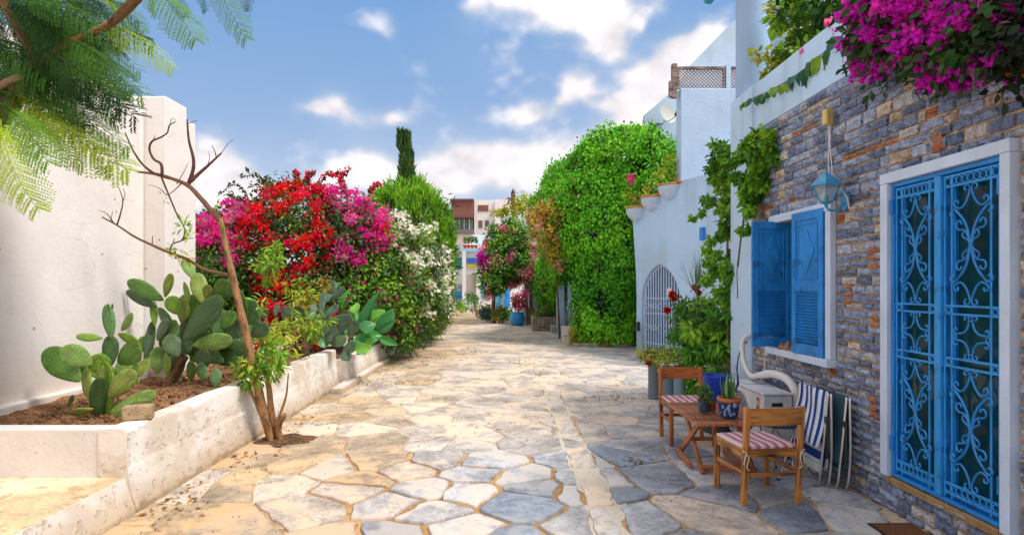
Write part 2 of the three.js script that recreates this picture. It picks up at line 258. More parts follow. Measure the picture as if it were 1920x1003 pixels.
// three papery bracts
function bractGeo(s) { const gs = []; for (let k = 0; k < 3; k++) { const g = quadLeaf(s * 0.62, s * 0.72, -0.18); gs.push(tf(g, { r: [-0.75, 0, 0] }).applyMatrix4(new THREE.Matrix4().makeRotationY(k * 2.094))); } const m = merge(gs); return tf(m, { r: [Math.PI / 2, 0, 0] }); }
// a small five-petalled flower facing +z
function flowerGeo(s, n = 5) { const gs = []; for (let k = 0; k < n; k++) gs.push(tf(quadLeaf(s * 0.34, s * 0.5, -0.12), { r: [0.35, 0, 0] }).applyMatrix4(new THREE.Matrix4().makeRotationZ(k * 6.283 / n))); return merge(gs); }
const _m = new THREE.Matrix4(), _x = V(), _y = V(), _z = V();
// items: {p, n (facing), d (direction of the tip), s, c}
function copies(name, geo, material, items, parent) {
  const o = new THREE.InstancedMesh(geo, material, items.length), c = new THREE.Color();
  items.forEach((q, i) => {
    _y.copy(q.d).normalize(); _z.copy(q.n).addScaledVector(_y, -q.n.dot(_y)); if (_z.lengthSq() < 1e-4) _z.set(0.3, 0.2, 0.9).addScaledVector(_y, -_y.z); _z.normalize(); _x.crossVectors(_y, _z);
    _m.makeBasis(_x, _y, _z).scale(V(q.s, q.s, q.s)).setPosition(q.p); o.setMatrixAt(i, _m); o.setColorAt(i, c.setRGB(...q.c));
  });
  o.name = parent === scene ? numbered(name) : name; o.castShadow = o.receiveShadow = true; o.userData.kind = 'stuff'; parent.add(o); return o;
}
const rdir = () => { const v = V(gauss(), gauss(), gauss()); return v.lengthSq() < 1e-4 ? V(0, 1, 0) : v.normalize(); };
const LEAF = (rough = 0.5, trans = 0.28) => mat([1, 1, 1], { rough, trans, map: T.leaf, spec: 0.35 });
const leafMat = LEAF(), softMat = mat([1, 1, 1], { rough: 0.85, trans: 0.34, spec: 0.15 }), waxMat = LEAF(0.34, 0.15);
const vary = (c, k = 0.25) => { const a = 1 + rs(k), b = 1 + rs(k * 0.35); return [c[0] * a * b, c[1] * a, c[2] * a / b]; };
// clumps spread over the skin of several ellipsoids. e: [[cx,cy,cz, rx,ry,rz], ...]
function skin(e, n, { inner = 0.75, under = 0.15, seedy = 1, lump = 0.25 } = {}) {
  const out = [], area = e.map((q) => Math.pow(q[3] * q[4], 1) + q[4] * q[5] + q[3] * q[5]), tot = area.reduce((a, b) => a + b, 0); let guard = 0;
  while (out.length < n && guard++ < n * 30) {
    let k = 0, t = R() * tot; while (k < e.length - 1 && (t -= area[k]) > 0) k++;
    const q = e[k], d = rdir(), f = mix(inner, 1, Math.sqrt(R())) * (1 + lump * (vnoise(d.x * 2.3 + seedy, d.y * 2.3 + k * 5, d.z * 2.3) - 0.5) * 2);
    const p = V(q[0] + d.x * q[3] * f, q[1] + d.y * q[4] * f, q[2] + d.z * q[5] * f);
    if (p.y < under) continue;
    let deep = false; e.forEach((w, j) => { if (j !== k) { const a = (p.x - w[0]) / w[3], b = (p.y - w[1]) / w[4], c = (p.z - w[2]) / w[5]; if (a * a + b * b + c * c < 0.5) deep = true; } });
    if (deep) continue;
    out.push({ p, n: V(d.x / q[3], d.y / q[4], d.z / q[5]).normalize() });
  }
  return out;
}
// leaves round a clump
function clump(items, c, n, rad, size, col, { droop = 0.3, face = 0.8, k = 0.25, stretch = 1 } = {}) {
  for (let i = 0; i < n; i++) {
    const o = V(gauss() * rad, gauss() * rad * stretch, gauss() * rad), p = c.p.clone().add(o), nn = c.n.clone().multiplyScalar(face).add(rdir().multiplyScalar(0.7)).add(V(0, 0.3, 0)).normalize();
    const d = o.clone().normalize().multiplyScalar(0.7).addScaledVector(rdir(), 0.7).addScaledVector(c.n, 0.3).add(V(0, -droop, 0));
    items.push({ p, n: nn, d, s: size * rr(0.7, 1.25), c: vary(col, k) });
  }
}
// ================================================================== THE SETTING
const settle = (g, x, y, z) => { g.position.set(x, y, z); for (const c of g.children) c.position.sub(g.position); return g; };
{
  const g = new THREE.PlaneGeometry(1200, 1200); g.rotateX(-Math.PI / 2); g.translate(0, -0.02, -200);
  struct('ground', boxUV(g), mat([0.62, 0.56, 0.48], { map: T.sand, rough: 1, r: 0.5 }), 'pale sandy ground around the alley');
}
// paving of the alley: a mortar bed with flagstones set in it
const nearness = (x, Z) => smooth(6.1, 5.0, Z) * smooth(-2.0, -1.1, x) * mix(1, 0.55, smooth(0.8, 1.5, x));      // how open and sandy the joints are
const paving = (() => {
  const W = 11, L = 46, nx = 44, nz = 150, g = new THREE.PlaneGeometry(W, L, nx, nz); g.rotateX(-Math.PI / 2); g.translate(1.2, 0.004, -L / 2 + 3);
  const p = g.attributes.position, col = new Float32Array(p.count * 3), uv = g.attributes.uv;
  for (let i = 0; i < p.count; i++) {
    const x = p.getX(i), Z = -p.getZ(i), n = fbm(x * 0.9, Z * 0.6, 3, 4), m = fbm(x * 2.2 + 9, Z * 0.9, 5, 3);
    let c = mix3([0.66, 0.575, 0.47], [0.55, 0.48, 0.39], smooth(0.42, 0.62, n));
    c = mix3(c, [0.66, 0.44, 0.21], smooth(0.35, 0.6, m) * 0.75 * smooth(-0.4, -2.0, x));
    c = mix3(c, [0.53, 0.34, 0.14], nearness(x, Z) * 0.9);
    c = mix3(c, [0.50, 0.48, 0.46], smooth(0.6, 2.2, x) * 0.6 * smooth(6, 8, Z)); c = mix3(c, [0.62, 0.55, 0.47], smooth(0.9, 1.8, x) * 0.6 * smooth(7, 5, Z));
    col.set(c, i * 3); uv.setXY(i, x * 0.5, Z * 0.5);
    p.setY(i, 0.004 + (nearness(x, Z) > 0.3 ? (fbm(x * 7, Z * 7, 8, 3) - 0.5) * 0.008 : 0));
  }
  g.setAttribute('color', new THREE.BufferAttribute(col, 3)); g.computeVertexNormals();
  return struct('paving', g, mat([1.12, 1.12, 1.12], { map: T.sand, bump: T.sandBump, bs: 0.012, vc: true, rough: 1 }), 'crazy paving of grey and cream flagstones in sandy mortar');
})();
// flagstones: cells of a jittered layout, clipped convex polygons with broken edges
const stoneMat = mat([1, 1, 1], { map: T.slate, bump: T.slateBump, bs: 0.010, vc: true, rough: 0.82 });
function clip(poly, nx, ny, d) {                       // keep n.p <= d
  const out = [];
  for (let i = 0; i < poly.length; i++) { const a = poly[i], b = poly[(i + 1) % poly.length], da = nx * a[0] + ny * a[1] - d, db = nx * b[0] + ny * b[1] - d; if (da <= 0) out.push(a); if (da * db < 0) { const t = da / (da - db); out.push([mix(a[0], b[0], t), mix(a[1], b[1], t)]); } }
  return out;
}
function slab(poly, h, tone, rough = 0.02, y0 = 0.0) {  // a flat broken stone: jagged outline, rounded rim
  const pts = []; let per = 0; const n = poly.length; for (let i = 0; i < n; i++) { const a = poly[i], b = poly[(i + 1) % n]; per += Math.hypot(b[0] - a[0], b[1] - a[1]); }
  const step = Math.max(0.10, per / 15);
  for (let i = 0; i < n; i++) {
    const a = poly[i], b = poly[(i + 1) % n], L = Math.hypot(b[0] - a[0], b[1] - a[1]), k = Math.max(1, Math.round(L / step)), ex = (b[0] - a[0]) / L, ey = (b[1] - a[1]) / L;
    for (let j = 0; j < k; j++) { let t = (j + (j ? rs(0.2) : Math.min(0.25, 0.012 / L * k))) / k; const o = j ? rs(rough) : 0; pts.push([mix(a[0], b[0], t) - ey * o, mix(a[1], b[1], t) + ex * o]); }
    if (L > 0.1) { const t = 1 - 0.012 / L; pts.push([mix(a[0], b[0], t), mix(a[1], b[1], t)]); }
  }
  let cx = 0, cy = 0; for (const q of pts) { cx += q[0]; cy += q[1]; } cx /= pts.length; cy /= pts.length;
  const P = [], U = [], C = [], I = [], m = pts.length, rad = Math.sqrt(per * per / 14), k1 = 1 - 0.016 / Math.max(0.1, rad * 0.5), tilt = rs(0.006), tilt2 = rs(0.006), ou = rr(0, 1), ov = rr(0, 1), ang = rr(0, 6.28), ca = Math.cos(ang), sa = Math.sin(ang);
  const add = (x, z, y) => { P.push(x, y + (x - cx) * tilt + (z - cy) * tilt2, -z); U.push((x * ca - z * sa) / 1.6 + ou, (x * sa + z * ca) / 1.6 + ov); C.push(...tone); };
  add(cx, cy, y0 + h);
  for (const [x, z] of pts) add(mix(cx, x, k1), mix(cy, z, k1), y0 + h - 0.0008);
  for (const [x, z] of pts) add(x, z, y0 + h - 0.006);
  for (const [x, z] of pts) add(x + (x - cx) * 0.004, z + (z - cy) * 0.004, y0 - 0.012);
  for (let i = 0; i < m; i++) { const j = (i + 1) % m; I.push(0, 1 + i, 1 + j); for (const r of [1, 1 + m]) { const a = r + i, b = r + j, c = a + m, d = b + m; I.push(a, c, b, b, c, d); } }
  const g = new THREE.BufferGeometry(); g.setAttribute('position', new THREE.Float32BufferAttribute(P, 3)); g.setAttribute('uv', new THREE.Float32BufferAttribute(U, 2)); g.setAttribute('color', new THREE.Float32BufferAttribute(C, 3)); g.setIndex(I); g.computeVertexNormals();
  return g;
}
{
  seed(11);
  const sites = [], rest = [];
  for (let Z = 2.4, row = 0; Z < 27; row++) {
    const near = smooth(7, 4.5, Z), dz = mix(0.62, 0.42, near) * (Z > 13 ? 1.4 : 1);
    for (let x = -2.9 + (row % 2) * 0.3; x < 4.6; x += rr(0.36, mix(0.78, 0.60, near)) * (Z > 13 ? 1.4 : 1)) { if (R() > 0.13) sites.push([x + rs(0.20), Z + rs(0.21)]); }
    Z += dz;
  }
  const made = [];
  for (const s of sites) {
    const [x, Z] = s, right = Z < 7.05 ? 2.70 : 4.4; if (x < -2.58 || x > right) continue;
    const open = nearness(x, Z), gap = mix(0.0045, 0.021, open) * rr(0.7, 1.3) + (x > 1 && Z < 7 ? 0.003 : 0);
    let poly = [[-9, -1], [9, -1], [9, 40], [-9, 40]];
    for (const q of sites) { if (q === s) continue; const dx = q[0] - x, dy = q[1] - Z, D = Math.hypot(dx, dy); if (D > 2.2) continue; poly = clip(poly, dx / D, dy / D, ((q[0] * q[0] + q[1] * q[1]) - (x * x + Z * Z)) / (2 * D) - gap); if (poly.length < 3) break; }
    if (poly.length < 3) continue;
    poly = clip(poly, -1, 0, 2.58); poly = clip(poly, 1, 0, right);
    if (poly.length < 3) continue;
    const cell = poly, pieces = Z < 9.4 ? [clip(cell, 1, 0, 0.575), clip(cell, -1, 0, -0.825)] : [cell]; if (Z < 9.4 && R() < 0.6) { let q = clip(cell, 1, 0, 0.80); if (q.length > 2) q = clip(q, -1, 0, -0.60); q.strip = true; pieces.push(q); }
    for (poly of pieces) { const strip = poly.strip; if (poly.length < 3) continue;
    let A = 0; for (let i = 0; i < poly.length; i++) { const a = poly[i], b = poly[(i + 1) % poly.length]; A += a[0] * b[1] - a[1] * b[0]; } A = Math.abs(A) / 2; if (A < 0.018) continue;
    // dust and cement over middle and left; shade at right painted in blue-grey
    const washAndShade = clamp(smooth(0.3, -1.6, x) * 0.9 + smooth(5.0, 7.0, Z) * 1.0 - smooth(0.8, 2.2, x) * 0.5), grey = mix3([0.41, 0.47, 0.58], [0.66, 0.68, 0.72], R());
    let c = mix3(grey, mix3([0.82, 0.71, 0.61], [0.66, 0.56, 0.47], R() * (Z > 6.2 ? 0.45 : 1)), clamp(washAndShade + rs(Z > 6.2 ? 0.12 : 0.22))); if (R() < 0.12 && Z < 6) c = mix3(c, [0.92, 0.74, 0.55], 0.7); if (R() < 0.10 && x > -1 && Z < 6) c = [0.34, 0.40, 0.50]; if (x < -1.0 && R() < 0.7) c = mix3(c, [0.66, 0.47, 0.27], rr(0.3, 0.85)); if (strip) c = mix3(c, [0.80, 0.73, 0.64], 0.65);
    const k = Z > 6.2 ? rr(0.95, 1.06) : rr(0.88, 1.12);
    made.push({ g: slab(poly, mix(0.009, 0.022, open), c.map((q) => q * k * 1.12), mix(0.012, 0.02, open), 0.004), size: A / (Z * Z * Z), Z }); }
  }
  made.sort((a, b) => b.size - a.size);
  made.forEach((s, i) => { if (i < 295 && s.Z < 12) part('flagstone', s.g, stoneMat, paving); else rest.push(s.g); });
  const all = mergeGeometries(rest.map((g) => g.toNonIndexed()), false);
  part('flagstones', all, stoneMat, paving, { kind: 'stuff' });
  // pale cement repair running along the middle, slightly proud of the bed
  const q = [], nst = 90; for (let i = 0; i <= nst; i++) { const Z = mix(2.4, 9.4, i / nst); q.push([0.70 + 0.13 + (fbm(Z * 3.4, 3, 1, 4) - 0.5) * 0.26, Z]); } for (let i = nst; i >= 0; i--) { const Z = mix(2.4, 9.4, i / nst); q.push([0.70 - 0.14 + (fbm(Z * 3.4, 9, 4, 4) - 0.5) * 0.26, Z]); }
  const cs = extr(q, 0.007); cs.rotateX(-Math.PI / 2); cs.translate(0, 0.004, 0);
  part('cement_strip', boxUV(cs), mat([0.78, 0.70, 0.59], { map: T.plaster, bump: T.sandBump, bs: 0.02, rough: 1, r: 0.9 }), paving);
}
// fallen petals and dry leaf litter
{
  seed(5);
  const it = [];
  for (let i = 0; i < 1500; i++) { const c = V(rr(-2.5, -0.9), 0.016, -rr(9.2, 13.2)); if (R() < smooth(-2.6, -0.8, c.x)) continue; it.push({ p: c, n: V(rs(.5), 1, rs(.5)), d: rdir().setY(0.05), s: rr(0.6, 1.2), c: R() < 0.75 ? vary([0.75, 0.68, 0.48], 0.15) : vary([0.40, 0.26, 0.11]) }); }
  copies('fallen_petals', quadLeaf(0.035, 0.045, 0.3), softMat, it, scene).userData.label = 'cream petals fallen on the paving below the white oleander';
  const lt = [];
  for (const [px, py, w, h, n] of [[880, 657, 38, 6, 110], [985, 682, 26, 12, 70], [960, 640, 18, 3, 50], [1010, 700, 20, 10, 40], [800, 668, 60, 14, 80], [1180, 745, 60, 8, 50], [1130, 750, 60, 8, 30], [930, 800, 8, 5, 10], [560, 790, 60, 20, 60], [420, 850, 60, 24, 70], [330, 905, 60, 30, 70], [1190, 865, 20, 10, 20], [300, 950, 60, 30, 50]])
    for (let i = 0; i < n; i++) { const p = on(px + gauss() * w, py + gauss() * h, 0.02); if (-p.z > 24 || p.x < -2.5) continue; lt.push({ p, n: V(rs(.6), 1, rs(.6)), d: rdir().setY(0.1), s: rr(0.5, 1.3), c: vary(R() < 0.4 ? [0.42, 0.24, 0.08] : [0.22, 0.11, 0.04]) }); }
  copies('leaf_litter', quadLeaf(0.022, 0.05, 0.35), softMat, lt, scene).userData.label = 'dry brown leaf litter scattered over the paving stones';
}

{
  seed(9); const gr = []; for (let i = 0; i < 2600; i++) { const x = rr(-2.5, 2.6), Z = rr(3.2, 9.5); if (R() > 0.25 + 0.75 * smooth(1.2, 2.6, Math.abs(x)) ) continue; gr.push({ p: V(x, 0.022, -Z), n: rdir(), d: rdir(), s: rr(0.3, 1.3) * rr(.6, 1.2), c: vary(R() < .6 ? [0.45, 0.34, 0.22] : [0.30, 0.28, 0.26], .3) }); }
  copies('grit', new THREE.IcosahedronGeometry(0.0065, 0), mat([1, 1, 1], { rough: 1 }), gr, scene).userData.label = 'loose grit and tiny pebbles on the paving';
}
// ------------------------------------------------------------------ the left: platform, planter, boundary wall
{
  const prof = [[-12, -0.1], [-2.56, -0.1], [-2.565, 0.0], [-2.61, 0.13], [-2.65, 0.25], [-12, 0.25]];
  const g = extr(prof, 8); g.translate(0, 0, -4.12);
  const top = part('platform', boxUV(span(-12, -2.66, 0.2, 0.254, -4.118, 4)), mat([1.0, 0.86, 0.66], { map: T.sand, bump: T.sandBump, bs: 0.01, r: 0.5, rough: 1 }), scene, { kind: 'structure', label: 'low concrete platform with a whitewashed sloping edge' });
  const e = dirtyUV(g, -2.6); part('platform_edge', e, M.dirty, top);
}
// u along the run, v = height / 0.75
function dirtyUV(g, x0 = 0) { g = boxUV(g); const p = g.attributes.position, uv = g.attributes.uv, n = g.attributes.normal; for (let i = 0; i < p.count; i++) { const run = Math.abs(n.getZ(i)) > 0.7 ? p.getX(i) : p.getZ(i); uv.setXY(i, run / 3, clamp((p.getY(i) - 0.02 + (Math.abs(n.getY(i)) > 0.8 ? (p.getX(i) + 2.7) * 0.5 : 0)) / 0.75, 0.002, 0.998)); } return g; }
{
  const t = thing('planter', 'long whitewashed masonry planter with cacti and brown soil along left wall', 'planter');
  // front run, battered at its foot, with a seam half way up; built as rough courses so that the edge wanders
  const run = (x, z0, z1, h, foot, wob) => {
    const n = Math.ceil((z1 - z0) / 0.16), P = [], I = [], prof = [[foot, -0.05], [foot * 0.98, 0.03], [0.035, 0.16], [0.022, 0.30], [0.012, 0.315], [0.0, 0.34], [0.0, h - 0.03], [-0.012, h - 0.006], [-0.03, h], [-0.155, h], [-0.17, h - 0.012], [-0.175, h - 0.2]], m = prof.length;
    for (let i = 0; i <= n; i++) { const z = mix(z0, z1, i / n); for (let j = 0; j < m; j++) { const w = (fbm(z * 2.6, j * 0.4, 3, 4) - 0.5) * wob; P.push(x + prof[j][0] + w * (j < 8 ? 1 : 0.7), prof[j][1] + (j > 5 && j < 11 ? (fbm(z * 2, 7, 1, 4) - 0.5) * wob * 0.9 : 0), -z); } }
    for (let i = 0; i < n; i++) for (let j = 0; j < m - 1; j++) { const a = i * m + j, b = a + m; I.push(a, b, a + 1, b, b + 1, a + 1); }
        const g = new THREE.BufferGeometry(); g.setAttribute('position', new THREE.Float32BufferAttribute(P, 3)); g.setIndex(I); g.computeVertexNormals(); return toCreasedNormals(g, 0.6);
  };
  part('front_wall', dirtyUV(run(-2.655, 4.10, 9.25, 0.592, 0.085, 0.028)), M.dirty, t);
  part('far_front_wall', dirtyUV(run(-2.50, 9.252, 12.1, 0.43, 0.03, 0.022)), M.dirty, t);
  part('far_corner', dirtyUV(span(-2.68, -2.468, -0.05, 0.432, -9.30, -9.24, 0.008)), M.dirty, t);
  const ledge = boxUV(span(-2.53, -2.36, -0.05, 0.10, -12.1, -8.55, 0.02)); part('ledge', dirtyUV(ledge), M.dirty, t);
  { const cap = extr([[-2.84, 0.3], [-2.84, 0.594], [-2.664, 0.598], [-2.636, 0.57], [-2.632, 0.33], [-2.602, 0.16], [-2.562, 0.03], [-2.55, -0.05], [-2.70, -0.05]], 0.03, 0.004); cap.translate(0, 0, -4.128); part('corner', dirtyUV(cap), M.dirty, t); }
  part('end_wall', boxUV(span(-4.21, -2.79, 0.2, 0.592, -4.25, -4.108, 0.012)), mat([0.72, 0.70, 0.70], { map: T.plaster, bump: T.plasterBump, bs: 0.008, r: 0.5 }), t);
  const sg = new THREE.PlaneGeometry(1.47, 7.9, 30, 110); sg.rotateX(-Math.PI / 2); sg.translate(-3.485, 0, -8.12); const p = sg.attributes.position;
  for (let i = 0; i < p.count; i++) { const x = p.getX(i), Z = -p.getZ(i); if (Z > 9.3) p.setX(i, x + 0.12 * smooth(-3.2, -2.75, x)); p.setY(i, 0.505 - 0.15 * smooth(9.0, 9.6, Z) + (fbm(x * 3, Z * 3, 1, 4) - 0.5) * 0.10 + (fbm(x * 14, Z * 14, 4, 3) - 0.5) * 0.035 + smooth(-3.7, -4.2, x) * 0.04); }
  sg.computeVertexNormals(); part('soil', boxUV(sg), M.soil, t);
  seed(3); const cl = []; for (let i = 0; i < 700; i++) { const x = rr(-4.15, -2.85), Z = rr(4.3, 9.2); cl.push({ p: V(x, 0.505 + (fbm(x * 3, Z * 3, 1, 4) - 0.5) * 0.10 + 0.012, -Z), n: rdir(), d: rdir(), s: rr(0.4, 1.5), c: vary([0.17, 0.085, 0.04], 0.35) }); }
  copies('clod', new THREE.IcosahedronGeometry(0.016, 0), mat([1, 1, 1], { rough: 1 }), cl, t);
  settle(t, -3.4, 0, -4.1);
  single('concrete_block', 'small pale concrete block lying on the planter rim beside the cactus', 'block', [tf(boxUV(new RoundedBoxGeometry(0.20, 0.105, 0.11, 2, 0.014)), { p: [-2.76, 0.645, -4.42], r: [0, 0.35, 0.02] })], mat([0.55, 0.46, 0.33], { map: T.sand, bump: T.rockBump, bs: 0.01, r: 2, rough: 1 }));
}
{
  const t = thing('boundary_wall', 'tall cream plastered boundary wall with a square end pillar', 'wall');
  const pf = [[-7.3 + 0.47, 0.2], [4, 0.2], [4, 3.95], [2, 3.86], [-3, 3.80], [-6.30, 3.79], [-6.33, 3.70], [-6.34, 3.57], [-6.83, 3.60]];
  const g = extr(pf.map(([z, y]) => [-z, y]), 0.26, 0.012);  // in the plane of the wall
  // shape x -> world -z ... rotate so that it runs along z
  g.rotateY(Math.PI / 2); g.translate(-4.47, 0, 0);
  part('wall', boxUV(g), M.leftWall, t);
  part('pillar', boxUV(span(-4.5, -3.95, 0.2, 3.81, -7.30, -6.84, 0.018)), M.leftWall, t);
  part('pillar_step', boxUV(span(-4.46, -3.955, 0.2, 3.66, -7.52, -7.302, 0.018)), M.leftWall, t);
  part('foot', boxUV(span(-4.22, -4.13, 0.2, 0.60, -6.83, 3.6, 0.02)), M.whiteWall, t);
  settle(t, -4.35, 0, -5);
}

// ------------------------------------------------------------------ the stone house on the right
const WX = 2.735;
const house = thing('stone_house', 'house front of blue grey split stone with blue door and shutters', 'house');
{
  // mortar wall with the two openings; shape axes: x = Z (distance), y = height
  const hole = (z0, z1, y0, y1) => [[z0, y0], [z1, y0], [z1, y1], [z0, y1]];
  const g = extr([[-3, -0.1], [6.46, -0.1], [6.46, 3.279], [-3, 3.279]], 0.30, 0, [hole(3.20, 4.13, 0.26, 2.31), hole(4.93, 5.90, 0.99, 2.22)]);
  g.applyMatrix4(new THREE.Matrix4().makeBasis(V(0, 0, -1), V(0, 1, 0), V(1, 0, 0))); g.translate(WX + 0.024, 0, 0);
  part('wall', boxUV(g), M.mortar, house);
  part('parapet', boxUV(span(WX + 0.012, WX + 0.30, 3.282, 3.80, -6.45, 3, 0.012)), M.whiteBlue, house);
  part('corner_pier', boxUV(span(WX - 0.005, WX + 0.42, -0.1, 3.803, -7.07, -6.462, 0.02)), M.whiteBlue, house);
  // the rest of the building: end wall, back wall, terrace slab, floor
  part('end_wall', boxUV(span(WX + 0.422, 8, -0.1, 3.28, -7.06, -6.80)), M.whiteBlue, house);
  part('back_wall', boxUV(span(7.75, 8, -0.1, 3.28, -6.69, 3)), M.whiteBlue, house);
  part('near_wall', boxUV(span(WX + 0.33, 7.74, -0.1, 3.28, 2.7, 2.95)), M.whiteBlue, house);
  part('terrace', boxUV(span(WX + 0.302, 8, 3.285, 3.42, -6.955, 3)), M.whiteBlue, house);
  part('floor', boxUV(span(WX + 0.33, 7.74, 0.1, 0.2, -6.69, 2.69)), M.interior, house);
  part('partition', boxUV(span(4.2, 4.3, 0.21, 3.27, -6.69, 2.69)), M.interior, house);
  // round column standing on the corner, upper storey set back behind it
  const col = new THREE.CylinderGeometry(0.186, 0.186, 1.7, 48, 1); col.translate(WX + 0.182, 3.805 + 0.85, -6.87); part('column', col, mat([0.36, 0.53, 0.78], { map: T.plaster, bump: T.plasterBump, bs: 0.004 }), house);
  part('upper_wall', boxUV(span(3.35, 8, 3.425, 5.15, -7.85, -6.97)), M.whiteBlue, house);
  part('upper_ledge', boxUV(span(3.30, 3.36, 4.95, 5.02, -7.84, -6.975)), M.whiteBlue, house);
  part('awning_arm', boxUV(bar(at(1326, 4, 7.6), at(1395, -75, 7.0), 0.10, 0.06)), mat([0.02, 0.30, 0.40], { rough: 0.5 }), house);
  // split stones
  seed(21);
  const variants = []; for (let v = 0; v < 12; v++) {
    const nx = 4, ny = 2, P = [], U = [], I = [], ou = R(), ov = R(), tw = rs(0.2), bul = rr(0.5, 1);
    const put = (a, b, z) => { P.push(a - 0.5, b - 0.5, z); U.push(a * 0.42 + ou, b * 0.16 + ov); };
    for (let j = 0; j <= ny; j++) for (let i = 0; i <= nx; i++) { const ex = i === 0 || i === nx, ey = j === 0 || j === ny; let a = i / nx + (ex ? rs(0.025) : rs(0.07)), b = j / ny + (ey ? rs(0.09) : rs(0.16)); put(clamp(a, -0.03, 1.03), clamp(b, -0.05, 1.05), (ex || ey) ? rr(0.34, 0.58) : bul * rr(0.85, 1.2) + (i / nx - 0.5) * tw); }
    const rim = []; for (let i = 0; i <= nx; i++) rim.push(i); for (let j = 1; j <= ny; j++) rim.push(j * (nx + 1) + nx); for (let i = nx - 1; i >= 0; i--) rim.push(ny * (nx + 1) + i); for (let j = ny - 1; j > 0; j--) rim.push(j * (nx + 1));
    const base = P.length / 3; for (const k of rim) { P.push(P[k * 3] * 1.0, P[k * 3 + 1] * 1.0, -0.2); U.push(U[k * 2] + 0.03, U[k * 2 + 1] + 0.03); }
    for (let j = 0; j < ny; j++) for (let i = 0; i < nx; i++) { const a = j * (nx + 1) + i, b = a + 1, c = a + nx + 1, d = c + 1; if (R() < 0.5) I.push(a, b, c, b, d, c); else I.push(a, b, d, a, d, c); }
    for (let k = 0; k < rim.length; k++) { const a = rim[k], b = rim[(k + 1) % rim.length], c = base + k, d = base + (k + 1) % rim.length; I.push(a, c, b, b, c, d); }
    const gg = new THREE.BufferGeometry(); gg.setAttribute('position', new THREE.Float32BufferAttribute(P, 3)); gg.setAttribute('uv', new THREE.Float32BufferAttribute(U, 2)); gg.setIndex(I);
    variants.push(toCreasedNormals(gg, 0.75));
  }
  const rock = (c) => mat(c, { map: T.rock, bump: T.rockBump, bs: 0.022, rough: 0.85, r: 1.6 });
  const tones = { blue: [[0.38, 0.48, 0.72], [0.29, 0.38, 0.60], [0.48, 0.57, 0.76], [0.20, 0.27, 0.44]].map(rock), grey: [[0.54, 0.56, 0.62], [0.68, 0.66, 0.66]].map(rock), tan: [[0.80, 0.68, 0.55], [0.62, 0.50, 0.40]].map(rock), clay: [[0.74, 0.27, 0.12], [0.66, 0.31, 0.18]].map(rock) };
  const pick = (y, z) => { const n = fbm(z * 2.2, y * 2.2, 5, 3), up = smooth(2.2, 3.1, y); const q = R() + (n - 0.5) * 0.5; if (q < 0.83 - up * 0.10) return tones.blue[Math.floor(R() * 4)]; if (q < 0.96 - up * 0.08) return tones.grey[Math.floor(R() * 2)]; return tones.tan[Math.floor(R() * 2)]; };
  const all = [], stoneAt = (z0, z1, y0, y1, m, d = 0.034) => all.push({ z0, z1, y0, y1, m, d });
  const bands = [[0, 0.25], [0.25, 0.91], [0.91, 2.30], [2.30, 2.39], [2.39, 3.28]];
  const clayRuns = [[3.02, 4.95, 5.45], [2.64, 3.95, 4.75], [2.42, 5.9, 6.3], [2.15, 6.05, 6.3]];
  for (const [b0, b1] of bands) {
    const n = Math.max(1, Math.round((b1 - b0) / (b0 > 2.3 ? 0.076 : 0.062))); let cuts = [b0]; for (let i = 1; i < n; i++) cuts.push(mix(b0, b1, (i + rs(0.22)) / n)); cuts.push(b1);
    for (let r = 0; r < n; r++) {
      const y0 = cuts[r] + 0.0082, y1 = cuts[r + 1] - 0.0082, ym = (y0 + y1) / 2; let spans = [[2.2, 6.455]];
      if (ym > 0.25 && ym < 2.39) spans = [[2.2, 3.125], [4.215, 6.455]];
      if (ym > 0.91 && ym < 2.30) spans = [[2.2, 3.125], [4.215, 4.845], [5.985, 6.455]];
      for (const [s0, s1] of spans) {
        let z = s0 + 0.004;
        while (z < s1 - 0.02) {
          let L = rr(0.10, 0.22) * (ym > 2.39 ? 1.05 : 1); if (s1 - z - L < 0.07) L = s1 - z; const run = clayRuns.find(([yy, a, b]) => Math.abs(yy - ym) < 0.045 && z > a && z < b);
          const e = z + L - 0.018;
          if (run) { const yy = y0 + (y1 - y0) * 0.55; stoneAt(z, e, y0, yy - 0.003, tones.clay[Math.floor(R() * 2)], 0.026); stoneAt(z, e, yy + 0.003, y1, pick(ym, z), 0.03); }
          else if (R() < 0.022) { const k = 2 + Math.floor(R() * 2), w = Math.min(e - z, 0.085); for (let i = 0; i < k; i++) stoneAt(z, z + w, mix(y0, y1, i / k) + 0.002, mix(y0, y1, (i + 1) / k) - 0.002, tones.clay[Math.floor(R() * 2)], 0.03); if (e - z - w > 0.05) stoneAt(z + w + 0.01, e, y0, y1, pick(ym, z)); }
          else stoneAt(z, e, y0 + rs(0.004), y1 + rs(0.004), pick(ym, z), rr(0.032, 0.050));
          z += L;
        }
      }
    }
  }
  // upright clay pair and blue stone above the door, clay stacks beside it
  for (const [z, y, k, h] of [[3.66, 2.44, 2, 0.075], [4.30, 1.72, 3, 0.06], [4.28, 1.28, 2, 0.06], [4.30, 0.62, 3, 0.055], [4.62, 1.45, 3, 0.055], [6.22, 2.40, 3, 0.06]]) for (let i = 0; i < k; i++) stoneAt(z, z + 0.085, y + i * h, y + (i + 1) * h - 0.008, tones.clay[i % 2], 0.052);
  const share = all.filter((s) => s.z1 > 2.6 && s.z0 < 6.4).map((s) => [(s.z1 - s.z0) * (s.y1 - s.y0) / Math.pow(s.z0, 3) * (s.z0 < 3 ? 0.3 : 1), s]).sort((a, b) => b[0] - a[0]).map((q) => q[1]);
  const chosen = new Set(share.slice(0, 298)), rest = new Map();
